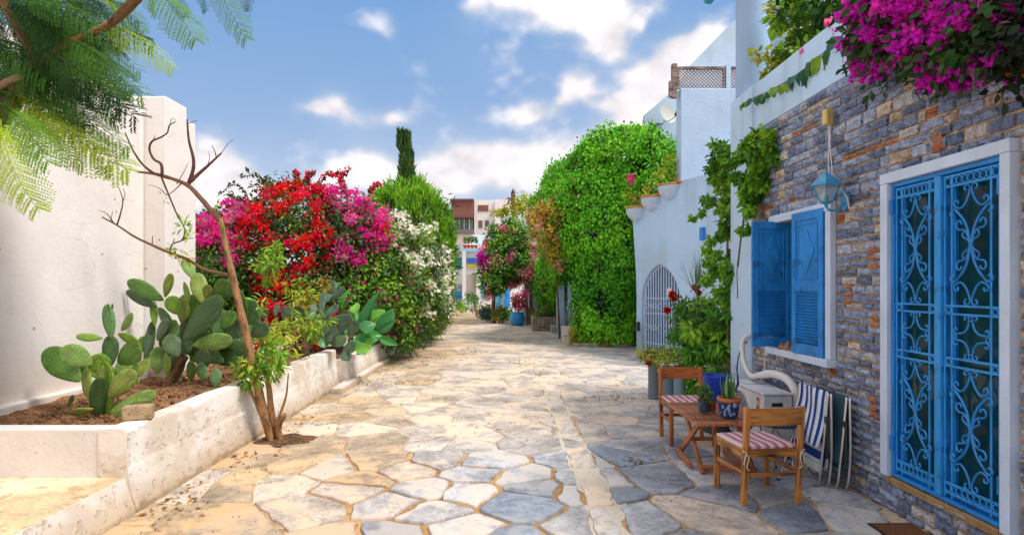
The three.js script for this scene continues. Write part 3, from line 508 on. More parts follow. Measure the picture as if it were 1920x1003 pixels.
  for (const s of all) {
    const v = variants[Math.floor(R() * variants.length)], fx = R() < 0.5 ? -1 : 1;
    // local x -> +z world (towards the camera), y up, z -> -x (out of the wall)
    const mm = new THREE.Matrix4().makeBasis(V(0, 0, s.z1 - s.z0), V(0, s.y1 - s.y0, 0), V(-s.d, 0, 0)).setPosition(WX + 0.026, (s.y0 + s.y1) / 2, -(s.z0 + s.z1) / 2);
    if (chosen.has(s)) { const o = part('stone', v, s.m, house); o.matrix.copy(mm); o.matrix.decompose(o.position, o.quaternion, o.scale); o.castShadow = true; }
    else { const k = s.m.uuid; if (!rest.has(k)) rest.set(k, { m: s.m, gs: [] }); rest.get(k).gs.push(v.clone().applyMatrix4(mm)); }
  }
  for (const { m, gs } of rest.values()) part('stones', merge(gs), m, house, { kind: 'stuff' });
}
// ---- the blue door with its iron grille
{
  const X = WX, z0 = 3.13, z1 = 4.21, y0 = 0.255, y1 = 2.39, fr = [];
  fr.push(span(X - 0.035, X + 0.10, y0, y1 - 0.075, -z0 - 0.066, -z0, 0.006), span(X - 0.035, X + 0.10, y0, y1 - 0.075, -z1, -z1 + 0.078, 0.006), span(X - 0.037, X + 0.10, y1 - 0.074, y1, -z1, -z0, 0.006));
  part('door_surround', boxUV(merge(fr)), M.trim, house);
  part('door_step', boxUV(span(X - 0.012, X + 0.26, 0.20, 0.254, -z1 + 0.02, -z0 - 0.02, 0.01)), mat([0.50, 0.37, 0.22], { map: T.sand, bump: T.rockBump, bs: 0.01, rough: 1 }), house);
  const a0 = 3.20, a1 = 4.128, b0 = 0.265, b1 = 2.312, F = X + 0.012;      // blue metal frame
  const bz = (za, zb, ya, yb, xa, xb, bev = 0.004) => span(xa, xb, ya, yb, -zb, -za, bev);
  const door = part('door', boxUV(merge([bz(a0, a0 + 0.028, b0, b1, F - 0.02, F + 0.06), bz(a1 - 0.028, a1, b0, b1, F - 0.02, F + 0.06), bz(a0 + 0.028, a1 - 0.028, b1 - 0.028, b1, F - 0.02, F + 0.06), bz(a0 + 0.028, a1 - 0.028, b0, b0 + 0.024, F - 0.02, F + 0.06)])), M.blue, house);
  part('centre_post', boxUV(bz(3.652, 3.706, b0 + 0.024, b1 - 0.028, F - 0.028, F + 0.05, 0.006)), M.blueIron, door);
  const leaves = [[a0 + 0.028, 3.652], [3.706, a1 - 0.028]];
  for (const [l0, l1] of leaves) {
    part('leaf_frame', boxUV(merge([bz(l0, l0 + 0.05, b0 + 0.024, b1 - 0.028, F + 0.03, F + 0.065), bz(l1 - 0.05, l1, b0 + 0.024, b1 - 0.028, F + 0.03, F + 0.065), bz(l0 + 0.05, l1 - 0.05, b1 - 0.075, b1 - 0.028, F + 0.032, F + 0.063), bz(l0 + 0.05, l1 - 0.05, b0 + 0.024, b0 + 0.07, F + 0.032, F + 0.063)])), M.blue, door);
    part('pane', boxUV(bz(l0 + 0.048, l1 - 0.048, b0 + 0.06, b1 - 0.07, F + 0.05, F + 0.056, 0)), M.darkGlass, door);
    const g0 = l0 + 0.004, g1 = l1 - 0.004, gw = g1 - g0, G = F - 0.004, bw = 0.013;
    const hbar = (y) => part('grille_bar', boxUV(bz(g0, g1, y - bw / 2, y + bw / 2, G - 0.006, G + 0.007, 0.002)), M.blueIron, door);
    [2.268, 2.205, 1.475, 1.425, 1.155, 1.105, 0.385, 0.325].forEach(hbar);
    for (const z of [g0 + bw / 2, g1 - bw / 2, g0 + 0.064, g1 - 0.064]) part('grille_bar', boxUV(bz(z - bw / 2, z + bw / 2, b0 + 0.03, b1 - 0.034, G - 0.004, G + 0.005, 0.002)), M.blueIron, door);
    const ring = (z, y, r) => { const t = new THREE.TorusGeometry(r, 0.0042, 5, 14); t.rotateY(Math.PI / 2); t.translate(G, y, -z); part('ring', t, M.blueIron, door); };
    for (const y of [2.2365, 0.355]) { const n = 9; for (let i = 0; i < n; i++) ring(mix(g0 + 0.03, g1 - 0.03, i / (n - 1)), y, 0.0225); }
    for (const y of [1.45, 1.13]) for (const z of [g0 + 0.036, g1 - 0.036]) ring(z, y, 0.017);
    // wrought scrolls. panel coordinates: a in -1..1 across, b in -1..1 up
    const p0 = g0 + 0.075, p1 = g1 - 0.075, cz = (p0 + p1) / 2, hw = (p1 - p0) / 2;
    const scroll = (ctrl, curlA, curlB, cy, hh, thick = 0.0068) => {         // ctrl: points; curl: [radius, turn (+/-)] at either end
      const W = ctrl.map(([a, b]) => new THREE.Vector2(a * hw, b * hh)), cv = new THREE.SplineCurve(W), pts = cv.getSpacedPoints(16);
      const curl = (end, dir, [r, s]) => { const out = []; let h = Math.atan2(dir.y, dir.x), q = end.clone(); const n = 16, turn = 5.2; for (let i = 1; i <= n; i++) { const rad = r * mix(1, 0.32, i / n); h += s * turn / n; q = q.clone().add(new THREE.Vector2(Math.cos(h), Math.sin(h)).multiplyScalar(rad * turn / n)); out.push(q); } return out; };
      let P = pts; if (curlB) P = P.concat(curl(pts[pts.length - 1], pts[pts.length - 1].clone().sub(pts[pts.length - 2]), curlB)); if (curlA) P = curl(pts[0], pts[0].clone().sub(pts[1]), curlA).reverse().concat(P);
      part('scroll', limb(P.map((q) => V(G, cy + q.y, -(cz + q.x))), thick, thick, 5, P.length * 1), M.blueIron, door);
    };
    for (const [ya, yb] of [[1.482, 2.198], [0.392, 1.098]]) {
      const cy = (ya + yb) / 2, hh = (yb - ya) / 2;
      for (const s of [-1, 1]) {
        scroll([[s * 0.86, 0.60], [s * 0.46, 0.45], [s * 0.22, 0.30], [s * 0.09, 0.15], [s * 0.05, 0], [s * 0.09, -0.15], [s * 0.22, -0.30], [s * 0.46, -0.45], [s * 0.86, -0.60]], [0.030, -s], [0.030, s], cy, hh, 0.0085);
        for (const u of [-1, 1]) {
          scroll([[s * 0.05, u * 0.93], [s * 0.10, u * 0.84], [s * 0.30, u * 0.70], [s * 0.58, u * 0.62], [s * 0.88, u * 0.66]], [0.026, -s * u], [0.024, s * u], cy, hh);
          scroll([[s * 0.10, u * 0.10], [s * 0.22, u * 0.20], [s * 0.42, u * 0.255], [s * 0.62, u * 0.26]], null, [0.034, s * u], cy, hh);
          scroll([[s * 0.07, u * 0.03], [s * 0.18, u * 0.085], [s * 0.38, u * 0.12]], null, [0.026, s * u], cy, hh);
        }
      }
    }
    { const cy = 1.29, hh = 0.13; for (const s of [-1, 1]) for (const u of [-1, 1]) { scroll([[s * 0.10, u * 0.86], [s * 0.16, u * 0.50], [s * 0.40, u * 0.22], [s * 0.84, u * 0.14]], [0.021, -s * u], [0.021, s * u], cy, hh); }
      for (const [a, b] of [[0, 0.86], [0, -0.86], [0.92, 0], [-0.92, 0]]) ring(cz + a * hw, cy + b * hh, 0.014); }
  }
  for (const [z, y] of [[3.215, 2.15], [3.215, 0.5], [4.112, 2.15], [4.112, 0.5]]) part('hinge', boxUV(bz(z - 0.014, z + 0.014, y - 0.05, y + 0.05, F - 0.034, F - 0.01, 0.005)), M.blue, door);
}
// ---- window: white surround, deep reveal, two louvred shutters
{
  const X = WX, z0 = 4.85, z1 = 5.98, y0 = 0.915, y1 = 2.298;
  const w = part('window_frame', boxUV(merge([span(X - 0.035, X + 0.02, y0 + 0.07, y1 - 0.078, -z0 - 0.08, -z0, 0.006), span(X - 0.035, X + 0.02, y0 + 0.07, y1 - 0.078, -z1, -z1 + 0.08, 0.006), span(X - 0.037, X + 0.02, y1 - 0.077, y1, -z1, -z0, 0.006)])), M.trim, house);
  part('sill', boxUV(span(X - 0.07, X + 0.20, y0, y0 + 0.068, -z1 - 0.01, -z0 + 0.01, 0.008)), M.trim, w);
  part('reveal', boxUV(merge([span(X + 0.022, X + 0.26, 0.985, 2.22, -4.93, -4.915), span(X + 0.022, X + 0.26, 0.985, 2.22, -5.915, -5.90), span(X + 0.022, X + 0.26, 2.222, 2.24, -5.915, -4.915)])), M.blue, w);
  part('pane', boxUV(span(X + 0.21, X + 0.216, 0.985, 2.221, -5.899, -4.931)), mat([0.01, 0.06, 0.10], { rough: 0.2, spec: 0.7 }), w);
  part('sash', boxUV(merge([span(X + 0.18, X + 0.205, 0.986, 2.22, -5.45, -5.40, 0.004), span(X + 0.18, X + 0.205, 0.986, 2.22, -4.98, -4.932, 0.004), span(X + 0.18, X + 0.205, 0.986, 2.22, -5.898, -5.85, 0.004)])), M.blue, w);
  const shutter = (W, H, pos, turn) => {
    const th = 0.034, st = 0.062, mid = H * 0.475, o = part('shutter', boxUV(merge([box(st, H, th, st / 2, H / 2, 0, 0.004), box(st, H, th, W - st / 2, H / 2, 0, 0.004), box(W - 2 * st, 0.075, th - 0.003, W / 2, H - 0.0375, 0, 0.003), box(W - 2 * st, 0.075, th - 0.003, W / 2, mid, 0, 0.003), box(W - 2 * st, 0.095, th - 0.003, W / 2, 0.0475, 0, 0.003)])), M.blue, house);
    o.position.set(...pos); o.rotation.y = turn;
    const pw = W - 2 * st, ph = H - 0.075 - mid - 0.0375, pc = mid + 0.0375 + ph / 2;
    part('panel', boxUV(box(pw + 0.004, ph + 0.004, 0.012, W / 2, pc, 0)), M.blue, o);
    for (const f of [-1, 1]) {
      const fw = pw - 0.05, fh = ph - 0.06, z = f * 0.0075, b = 0.012;
      part('moulding', boxUV(merge([box(b, fh, 0.010, W / 2 - fw / 2, pc, z, 0.003), box(b, fh, 0.010, W / 2 + fw / 2, pc, z, 0.003), box(fw - b, b, 0.010, W / 2, pc + fh / 2 - b / 2, z, 0.003), box(fw - b, b, 0.010, W / 2, pc - fh / 2 + b / 2, z, 0.003)])), M.blue, o);
      const dg = extr([[0, fh * 0.38], [fw * 0.38, 0], [0, -fh * 0.38], [-fw * 0.38, 0]], 0.004, 0.005); dg.translate(W / 2, pc, f > 0 ? 0.006 : -0.010); part('diamond', boxUV(dg), M.blue, o);
    }
    const n = 17, l0 = 0.10, l1 = mid - 0.0385; for (let i = 0; i < n; i++) part('slat', boxUV(box(pw + 0.004, 0.034, 0.006, W / 2, mix(l0, l1, (i + 0.5) / n), 0, 0.002, [-0.62, 0, 0])), M.blue, o);
    const k = new THREE.CylinderGeometry(0.006, 0.006, 0.05, 8); k.rotateX(Math.PI / 2); k.translate(W - 0.03, mid + 0.01, 0.018); part('latch', k, M.black, o);
    return o;
  };
  shutter(0.40, 1.245, [X + 0.145, 0.99, -5.85], Math.PI - 0.03);
  shutter(0.455, 1.27, [X - 0.03, 0.985, -4.945], Math.PI / 2 + 0.09);
}
settle(house, WX, 0, -4.5);
// ================================================================== OBJECTS BY THE STONE HOUSE
const rot = (g, o) => tf(g, o);
function canvasTex(w, h, draw) { const c = document.createElement('canvas'); c.width = w; c.height = h; const x = c.getContext('2d'); draw(x, w, h); const t = new THREE.CanvasTexture(c); t.colorSpace = THREE.SRGBColorSpace; t.wrapS = t.wrapT = THREE.RepeatWrapping; return t; }
// ---- wooden chairs with striped cushions tied on
function woodenChair(label, m, pos, turn) {
  const t = thing('wooden_chair', label, 'chair', pos, turn, 'wooden chairs at the low table'), w = 0.46, d = 0.43, l = 0.040;
  for (const sx of [-1, 1]) {
    part('leg', boxUV(box(l, 0.41, l, sx * (w / 2 - l / 2), 0.205, d / 2 - l / 2, 0.010), true), m, t);
    const back = boxUV(box(l, 0.72, l, 0, 0.36, 0, 0.010), true); { const p = back.attributes.position; for (let i = 0; i < p.count; i++) { const y = p.getY(i); p.setX(i, p.getX(i) + sx * (w / 2 - l / 2)); p.setZ(i, p.getZ(i) - d / 2 + l / 2 - Math.max(0, y - 0.42) * 0.16); } back.computeVertexNormals(); } part('back_post', back, m, t);
    part('side_rail', boxUV(box(0.024, 0.058, d - 2 * l + 0.01, sx * (w / 2 - l / 2), 0.378, 0, 0.006)), m, t);
    part('stretcher', boxUV(box(0.020, 0.032, d - 2 * l + 0.01, sx * (w / 2 - l / 2), 0.235, 0, 0.005)), m, t);
  }
  part('front_rail', boxUV(box(w - 2 * l + 0.01, 0.058, 0.024, 0, 0.378, d / 2 - l / 2, 0.006)), m, t);
  part('rear_rail', boxUV(box(w - 2 * l + 0.01, 0.050, 0.024, 0, 0.374, -d / 2 + l / 2, 0.006)), m, t);
  part('stretcher', boxUV(box(w - 2 * l + 0.01, 0.030, 0.020, 0, 0.225, -d / 2 + l / 2, 0.005)), m, t);
  part('seat', boxUV(box(w - 0.05, 0.014, d - 0.05, 0, 0.402, 0, 0.005)), m, t);
  const br = boxUV(new RoundedBoxGeometry(w - 2 * l + 0.012, 0.125, 0.022, 3, 0.008)), g2 = boxUV(tf(new THREE.BoxGeometry(w - 2 * l + 0.012, 0.125, 0.024, 14, 3, 1), {}));
  { const p = g2.attributes.position; for (let i = 0; i < p.count; i++) { const x = p.getX(i) / (w / 2), y = p.getY(i); p.setZ(i, p.getZ(i) - (1 - x * x) * 0.030 - 0.245 + d * 0 + 0.0); p.setY(i, y + 0.655 + (y > 0.05 ? -(x * x) * 0.008 : 0)); } g2.computeVertexNormals(); part('backrest', toCreasedNormals(g2, 0.5), m, t); }
  return t;
}
const stripeTex = canvasTex(512, 512, (x, w, h) => { x.fillStyle = '#efe2df'; x.fillRect(0, 0, w, h); for (let i = 0; i < 6; i++) { x.fillStyle = '#cf7389'; x.fillRect(i * w / 6 + 10, 0, w / 13, h); x.fillStyle = '#e2a9b6'; x.fillRect(i * w / 6 + 54, 0, 7, h); } seed(8); for (let i = 0; i < 900; i++) { x.fillStyle = `rgba(${R() < 0.5 ? '255,255,255' : '120,90,90'},0.05)`; x.fillRect(R() * w, R() * h, rr(2, 20), rr(2, 20)); } });
const cushMat = mat([0.80, 0.78, 0.78], { map: stripeTex, bump: T.fine, bs: 0.002, rough: 0.95 });
function cushion(label, pos, turn) {
  const t = thing('seat_cushion', label, 'cushion', pos, turn, 'striped seat cushions'), w = 0.43, d = 0.41, h = 0.042, n = 14, g = new THREE.BoxGeometry(w, h, d, n, 3, n), p = g.attributes.position, uv = g.attributes.uv;
  for (let i = 0; i < p.count; i++) { const x = p.getX(i) / (w / 2), z = p.getZ(i) / (d / 2), e = Math.max(Math.abs(x), Math.abs(z)), y = p.getY(i), k = Math.sqrt(Math.max(0, 1 - Math.pow(e, 6))); uv.setXY(i, (x + 1) / 2, (z + 1) / 2); p.setY(i, h / 2 + y * (0.35 + 0.65 * k) - (y > 0 ? 0.006 * Math.exp(-(x * x + z * z) * 3) : 0) + (y > 0 ? (fbm(x * 3 + 4, z * 3, 2, 3) - 0.5) * 0.010 : 0)); const c = 1 - 0.03 * Math.pow(Math.abs(x * z), 2); p.setX(i, p.getX(i) * c); p.setZ(i, p.getZ(i) * c); }
  g.computeVertexNormals(); part('pad', toCreasedNormals(g, 1.1), cushMat, t);
  for (const s of [-1, 1]) { const X = s * 0.222, Z = -0.20; part('tie', merge([tube([V(s * 0.2, 0.015, -0.19), V(X + s * 0.006, 0.012, Z - 0.02), V(X + s * 0.012, 0.008, Z - 0.045), V(X - s * 0.01, 0.0, Z - 0.047), V(X, -0.03, Z - 0.045), V(X + s * 0.012, -0.085, Z - 0.044)], 0.0035, 5), tube([V(X - s * 0.01, 0.0, Z - 0.046), V(X - s * 0.024, -0.04, Z - 0.048), V(X - s * 0.012, -0.11, Z - 0.045), V(X - s * 0.03, -0.125, Z - 0.046)], 0.0035, 5)]), mat([0.75, 0.68, 0.58], { rough: 0.95 }), t); }
  return t;
}
woodenChair('honey coloured wooden chair seen from behind, nearest to the camera', M.chairWood, [1.905, 0.012, -4.43], Math.PI + 0.13);
cushion('pink and white striped cushion tied to the nearer wooden chair', [1.903, 0.411, -4.432], Math.PI + 0.13);
woodenChair('reddish wooden chair facing the camera beyond the slatted table', M.chairWood2, [1.868, 0.012, -5.98], -0.02);
cushion('pink and white striped cushion on the farther wooden chair', [1.868, 0.411, -5.977], -0.02);
// ---- low slatted table on crossed legs
{
  const t = thing('folding_table', 'low reddish brown slatted folding table on crossed legs between the chairs', 'table'), x0 = 1.535, x1 = 2.17, z0 = 4.67, z1 = 5.53, y = 0.50, m = M.tableWood;
  for (const x of [x0 + 0.032, x1 - 0.032]) part('top_rail', boxUV(span(x - 0.032, x + 0.032, y - 0.026, y, -z1, -z0, 0.007)), m, t);
  for (const z of [z0 + 0.032, z1 - 0.032]) part('top_rail', boxUV(span(x0 + 0.065, x1 - 0.065, y - 0.026, y, -z - 0.032, -z + 0.032, 0.007), true), m, t);
  const n = 7, a = x0 + 0.070, b = x1 - 0.070; for (let i = 0; i < n; i++) part('slat', boxUV(span(mix(a, b, i / n) + 0.004, mix(a, b, (i + 1) / n) - 0.004, y - 0.020, y - 0.002, -z1 + 0.067, -z0 - 0.067, 0.004)), m, t);
  for (const x of [1.635, 2.07]) {
    part('leg', bar(V(x, 0.02, -5.50), V(x, 0.475, -4.86), 0.026, 0.052), m, t); part('leg', bar(V(x + 0.03, 0.02, -4.90), V(x + 0.03, 0.475, -5.42), 0.026, 0.052), m, t);
    part('foot_rail', bar(V(x - 0.03, 0.075, -5.44), V(x - 0.03, 0.055, -5.02), 0.022, 0.055), m, t);
  }
  part('stretcher', bar(V(1.64, 0.245, -5.18), V(2.09, 0.245, -5.18), 0.03, 0.03), m, t); part('stretcher', bar(V(1.66, 0.06, -4.93), V(2.09, 0.06, -4.93), 0.024, 0.05), m, t);
  settle(t, 1.85, 0.012, -5.1);
}
// ---- pots on the table
function pot(r0, r1, h, rim = 0.012) { return lathe([[0.001, 0], [r0, 0], [r0 + 0.004, 0.004], [r1, h - rim * 1.6], [r1 + rim * 0.6, h - rim * 1.5], [r1 + rim * 0.7, h], [r1 - rim * 0.3, h], [r1 - rim * 0.5, h - 0.02], [0.001, h - 0.022]], 26); }
{
  seed(41);
  const t = thing('succulent_pot', 'small dark blue pot with a bushy green jade plant on the table', 'potted plant', [1.715, 0.513, -5.02]);
  part('pot', pot(0.036, 0.049, 0.105, 0.008), mat([0.018, 0.055, 0.10], { rough: 0.35 }), t); part('soil', tf(new THREE.CylinderGeometry(0.042, 0.042, 0.006, 16), { p: [0, 0.088, 0] }), M.soil, t);
  const it = [], st = []; for (let i = 0; i < 26; i++) { const a = rr(0, 6.28), r = rr(0.01, 0.085), h = rr(0.13, 0.235) - r * 0.3; const tip = V(Math.cos(a) * r, h, Math.sin(a) * r); st.push(limb([V(rs(.015), 0.085, rs(.015)), V(tip.x * 0.6, mix(0.085, h, 0.5), tip.z * 0.6), tip], 0.0045, 0.0025, 5)); for (let k = 0; k < 16; k++) it.push({ p: tip.clone().add(V(gauss() * .018, rs(.03), gauss() * .018)), n: rdir(), d: V(rs(1), rr(.1, 1), rs(1)), s: rr(.7, 1.2), c: vary([0.12, 0.26, 0.045], 0.4) }); }
  part('stem', merge(st), M.barkPale, t); copies('leaves', quadLeaf(0.017, 0.028, 0.1), waxMat, it, t);
  const c = thing('terracotta_cup', 'small red brown clay cup between the two pots on the table', 'cup', [1.795, 0.513, -5.06]); part('cup', lathe([[0.001, 0], [0.030, 0], [0.036, 0.07], [0.039, 0.072], [0.039, 0.085], [0.034, 0.085], [0.029, 0.01], [0.001, 0.008]], 20), mat([0.27, 0.045, 0.02], { rough: 0.6 }), c);
  const b = thing('aloe_pot', 'terracotta pot in a blue patterned wrapping with strappy leaves on the table', 'potted plant', [1.875, 0.513, -4.88]);
  part('pot', pot(0.062, 0.085, 0.155, 0.018), M.terracotta, b);
  const wrapT = canvasTex(512, 256, (x, w, h) => { x.fillStyle = '#16336b'; x.fillRect(0, 0, w, h); seed(42); for (let i = 0; i < 90; i++) { x.fillStyle = R() < 0.5 ? '#8fb0d8' : '#2c62b4'; x.beginPath(); x.arc(R() * w, R() * h * 0.75, rr(4, 16), 0, 7); x.fill(); } x.fillStyle = '#e5e9f0'; for (let i = 0; i < 16; i++) { x.beginPath(); x.arc(i * 34 + 8, h - 18 + (i % 3) * 8, 13, 0, 7); x.fill(); } });
  const wr = lathe([[0.067, 0.0], [0.074, 0.05], [0.088, 0.122], [0.0895, 0.122], [0.076, 0.05], [0.069, -0.0]], 40); { const p = wr.attributes.position; for (let i = 0; i < p.count; i++) { const a = Math.atan2(p.getZ(i), p.getX(i)), k = 1 + 0.035 * Math.sin(a * 11) * (p.getY(i) / 0.12 + 0.3); p.setX(i, p.getX(i) * k); p.setZ(i, p.getZ(i) * k); } wr.computeVertexNormals(); } part('wrapping', wr, mat([0.9, 0.9, 0.9], { map: wrapT, rough: 0.4 }), b);
  part('soil', tf(new THREE.CylinderGeometry(0.077, 0.077, 0.006, 20), { p: [0, 0.136, 0] }), M.soil, b);
  for (let i = 0; i < 13; i++) { const a = rr(0, 6.28), L = rr(0.12, 0.20), g = leafGeo(0.030, L, { fold: 0.5, bend: 0.55, belly: 0.3 }); tf(g, { r: [rr(0.25, 0.9), 0, 0] }); g.rotateY(a); g.translate(Math.sin(a) * .02, 0.137, Math.cos(a) * .02); part('leaf', g, mat(vary([0.11, 0.25, 0.07], 0.3), { rough: 0.5, side: true }), b); }
  for (let i = 0; i < 3; i++) { const g = leafGeo(0.05, 0.24, { fold: 0.3, bend: 0.75, belly: 0.55 }); tf(g, { r: [0.75, 0, 0] }); g.rotateY(0.9 + i * 0.35); g.translate(0.02, 0.14, 0); part('leaf', g, mat([0.06, 0.085, 0.36], { rough: 0.5, side: true }), b, { label: 'violet blue arching leaf' }); }
}
// ---- air conditioner outdoor unit with its hose
{
  const t = thing('air_conditioner', 'white outdoor air conditioner unit on the paving below the window', 'air conditioner'), m = mat([0.72, 0.74, 0.78], { map: T.paint, rough: 0.5, r: 1 }), x0 = 2.375, x1 = 2.64, z0 = 5.36, z1 = 6.17, y0 = 0.08, y1 = 0.615;
  part('casing', boxUV(span(x0, x1, y0, y1 - 0.03, -z1, -z0, 0.012)), m, t); part('lid', boxUV(span(x0 - 0.006, x1 + 0.006, y1 - 0.028, y1, -z1 - 0.006, -z0 + 0.006, 0.010)), m, t);
  for (const z of [5.5, 6.0]) part('foot', boxUV(span(x0 - 0.01, x1 + 0.01, 0.0, 0.082, -z - 0.03, -z + 0.03, 0.005)), M.black, t);
  const cz = -5.90, cy = 0.34; { const w = new THREE.CylinderGeometry(0.205, 0.205, 0.004, 36); w.rotateZ(Math.PI / 2); w.translate(x0 - 0.003, cy, cz); part('fan_opening', w, M.black, t); }
  const rg = []; for (let i = 1; i <= 7; i++) { const q = new THREE.TorusGeometry(0.03 * i - 0.004, 0.003, 5, 36); q.rotateY(Math.PI / 2); q.translate(x0 - 0.012, cy, cz); rg.push(q); } for (let i = 0; i < 8; i++) { const a = i * Math.PI / 8; rg.push(bar(V(x0 - 0.016, cy + Math.sin(a) * 0.21, cz + Math.cos(a) * 0.21), V(x0 - 0.016, cy - Math.sin(a) * 0.21, cz - Math.cos(a) * 0.21), 0.005, 0.005, 0, V(1, 0, 0))); } part('fan_grille', merge(rg), m, t);
  part('handle_recess', boxUV(span(2.45, 2.55, 0.49, 0.525, -z0 - 0.002, -z0 + 0.003, 0.001)), M.black, t);
  part('seam', boxUV(span(x0 + 0.004, x1 - 0.004, 0.40, 0.404, -z0 - 0.002, -z0 + 0.002)), M.black, t);
  const lt = canvasTex(128, 224, (x, w, h) => { x.fillStyle = '#f0dcc0'; x.fillRect(0, 0, w, h); x.fillStyle = '#b3592a'; x.fillRect(8, 8, w - 16, h - 16); x.strokeStyle = '#f6ead8'; x.lineWidth = 13; x.beginPath(); x.moveTo(34, 150); x.lineTo(34, 60); x.lineTo(92, 150); x.lineTo(92, 60); x.stroke(); x.fillStyle = '#2b1a12'; x.fillRect(20, 168, 88, 12); x.fillRect(20, 188, 60, 10); x.fillRect(20, 26, 88, 14); });
  const st = new THREE.PlaneGeometry(0.075, 0.125); st.rotateY(-Math.PI / 2); st.translate(x0 - 0.0022, 0.495, -5.475); part('sticker', st, mat([0.9, 0.9, 0.9], { map: lt, rough: 0.5 }), t);
  settle(t, 2.5, 0.012, -5.76);
  const hose = tube([V(2.70, 1.02, -6.50), V(2.66, 0.94, -6.50), V(2.62, 0.80, -6.42), V(2.585, 0.715, -6.25), V(2.56, 0.675, -6.05), V(2.555, 0.70, -5.86), V(2.60, 0.735, -5.68), V(2.655, 0.71, -5.50), V(2.685, 0.63, -5.40), V(2.695, 0.52, -5.40), V(2.69, 0.40, -5.42)], 0.027, 10, 120); { const p = hose.attributes.position, uv = hose.attributes.uv; }
  const hs2 = limb([V(2.735, 1.05, -6.50), V(2.66, 1.00, -6.50), V(2.62, 0.82, -6.42), V(2.585, 0.715, -6.25), V(2.56, 0.665, -6.05), V(2.555, 0.70, -5.86), V(2.60, 0.745, -5.68), V(2.655, 0.72, -5.50), V(2.685, 0.63, -5.40), V(2.695, 0.52, -5.40), V(2.69, 0.40, -5.42)], 0, 0, 10, 150, 0, Array.from({ length: 151 }, (_, i) => 0.026 + (i % 3 === 0 ? -0.003 : 0.001) + 0.012 * smooth(70, 95, i)));
  single('drain_hose', 'white corrugated hose looping from the wall over the air conditioner', 'hose', hs2, mat([0.74, 0.72, 0.68], { rough: 0.6 }));
  single('power_cord', 'thin black cord hanging down the white pier behind the air conditioner', 'cord', tube([V(2.735, 0.98, -6.56), V(2.70, 0.93, -6.60), V(2.66, 0.75, -6.66), V(2.64, 0.55, -6.62), V(2.60, 0.5, -6.3)], 0.007, 6), M.black);
  single('washing_line', 'pale thin string hanging from the window sill to the air conditioner', 'string', tube([V(2.66, 0.93, -5.97), V(2.655, 0.80, -5.965), V(2.64, 0.70, -5.95), V(2.60, 0.63, -5.95)], 0.005, 5), M.cable);
}
// ---- blue watering can behind the table, pink stool, folded beach chairs
{
  const t = thing('blue_bucket', 'blue plastic bucket with a wire handle behind the table pots', 'bucket', [2.315, 0.0, -6.42], 0.3), m = mat([0.012, 0.065, 0.52], { rough: 0.35 });
  part('bucket', lathe([[0.001, 0.34], [0.095, 0.34], [0.135, 0.60], [0.143, 0.602], [0.143, 0.62], [0.132, 0.62], [0.09, 0.35], [0.001, 0.35]], 26), m, t); part('handle', tube([V(-0.14, 0.6, 0), V(-0.13, 0.66, 0.03), V(-0.06, 0.705, 0.05), V(0.06, 0.705, 0.05), V(0.13, 0.66, 0.03), V(0.14, 0.6, 0)], 0.004, 6, 24), M.steel, t);
  const s = thing('flower_tub', 'dark tub turned upside down under the blue bucket', 'tub', [2.315, 0.012, -6.42]); part('tub', lathe([[0.001, 0.322], [0.11, 0.322], [0.118, 0.316], [0.15, 0.02], [0.162, 0.018], [0.162, 0.0], [0.14, 0.0], [0.001, 0.29]], 26), mat([0.05, 0.055, 0.06], { rough: 0.7 }), s);
  const k = thing('round_stool', 'round folding stool with a pink seat and thin metal legs beside near chair', 'stool', [2.30, 0.012, -4.93], 0.4);
  part('seat', lathe([[0.001, 0.44], [0.150, 0.44], [0.162, 0.448], [0.163, 0.460], [0.155, 0.468], [0.10, 0.474], [0.001, 0.475]], 30), mat([0.72, 0.10, 0.34], { rough: 0.5 }), k); part('rim', lathe([[0.001, 0.418], [0.158, 0.418], [0.166, 0.425], [0.166, 0.446], [0.150, 0.4385], [0.001, 0.4385]], 30), mat([0.02, 0.03, 0.07], { rough: 0.4 }), k);
  for (const [a, b] of [[[-.11, .09], [.13, .13]], [[.11, .09], [-.13, .13]], [[-.11, -.09], [.13, -.13]], [[.11, -.09], [-.13, -.13]]]) { part('leg', tube([V(a[0], 0.417, a[1]), V(b[0], 0.012, b[1])], 0.009, 8, 2), M.steel, k); part('foot', tf(new THREE.SphereGeometry(0.014, 10, 8), { p: [b[0], 0.012, b[1]] }), M.black, k); }
}
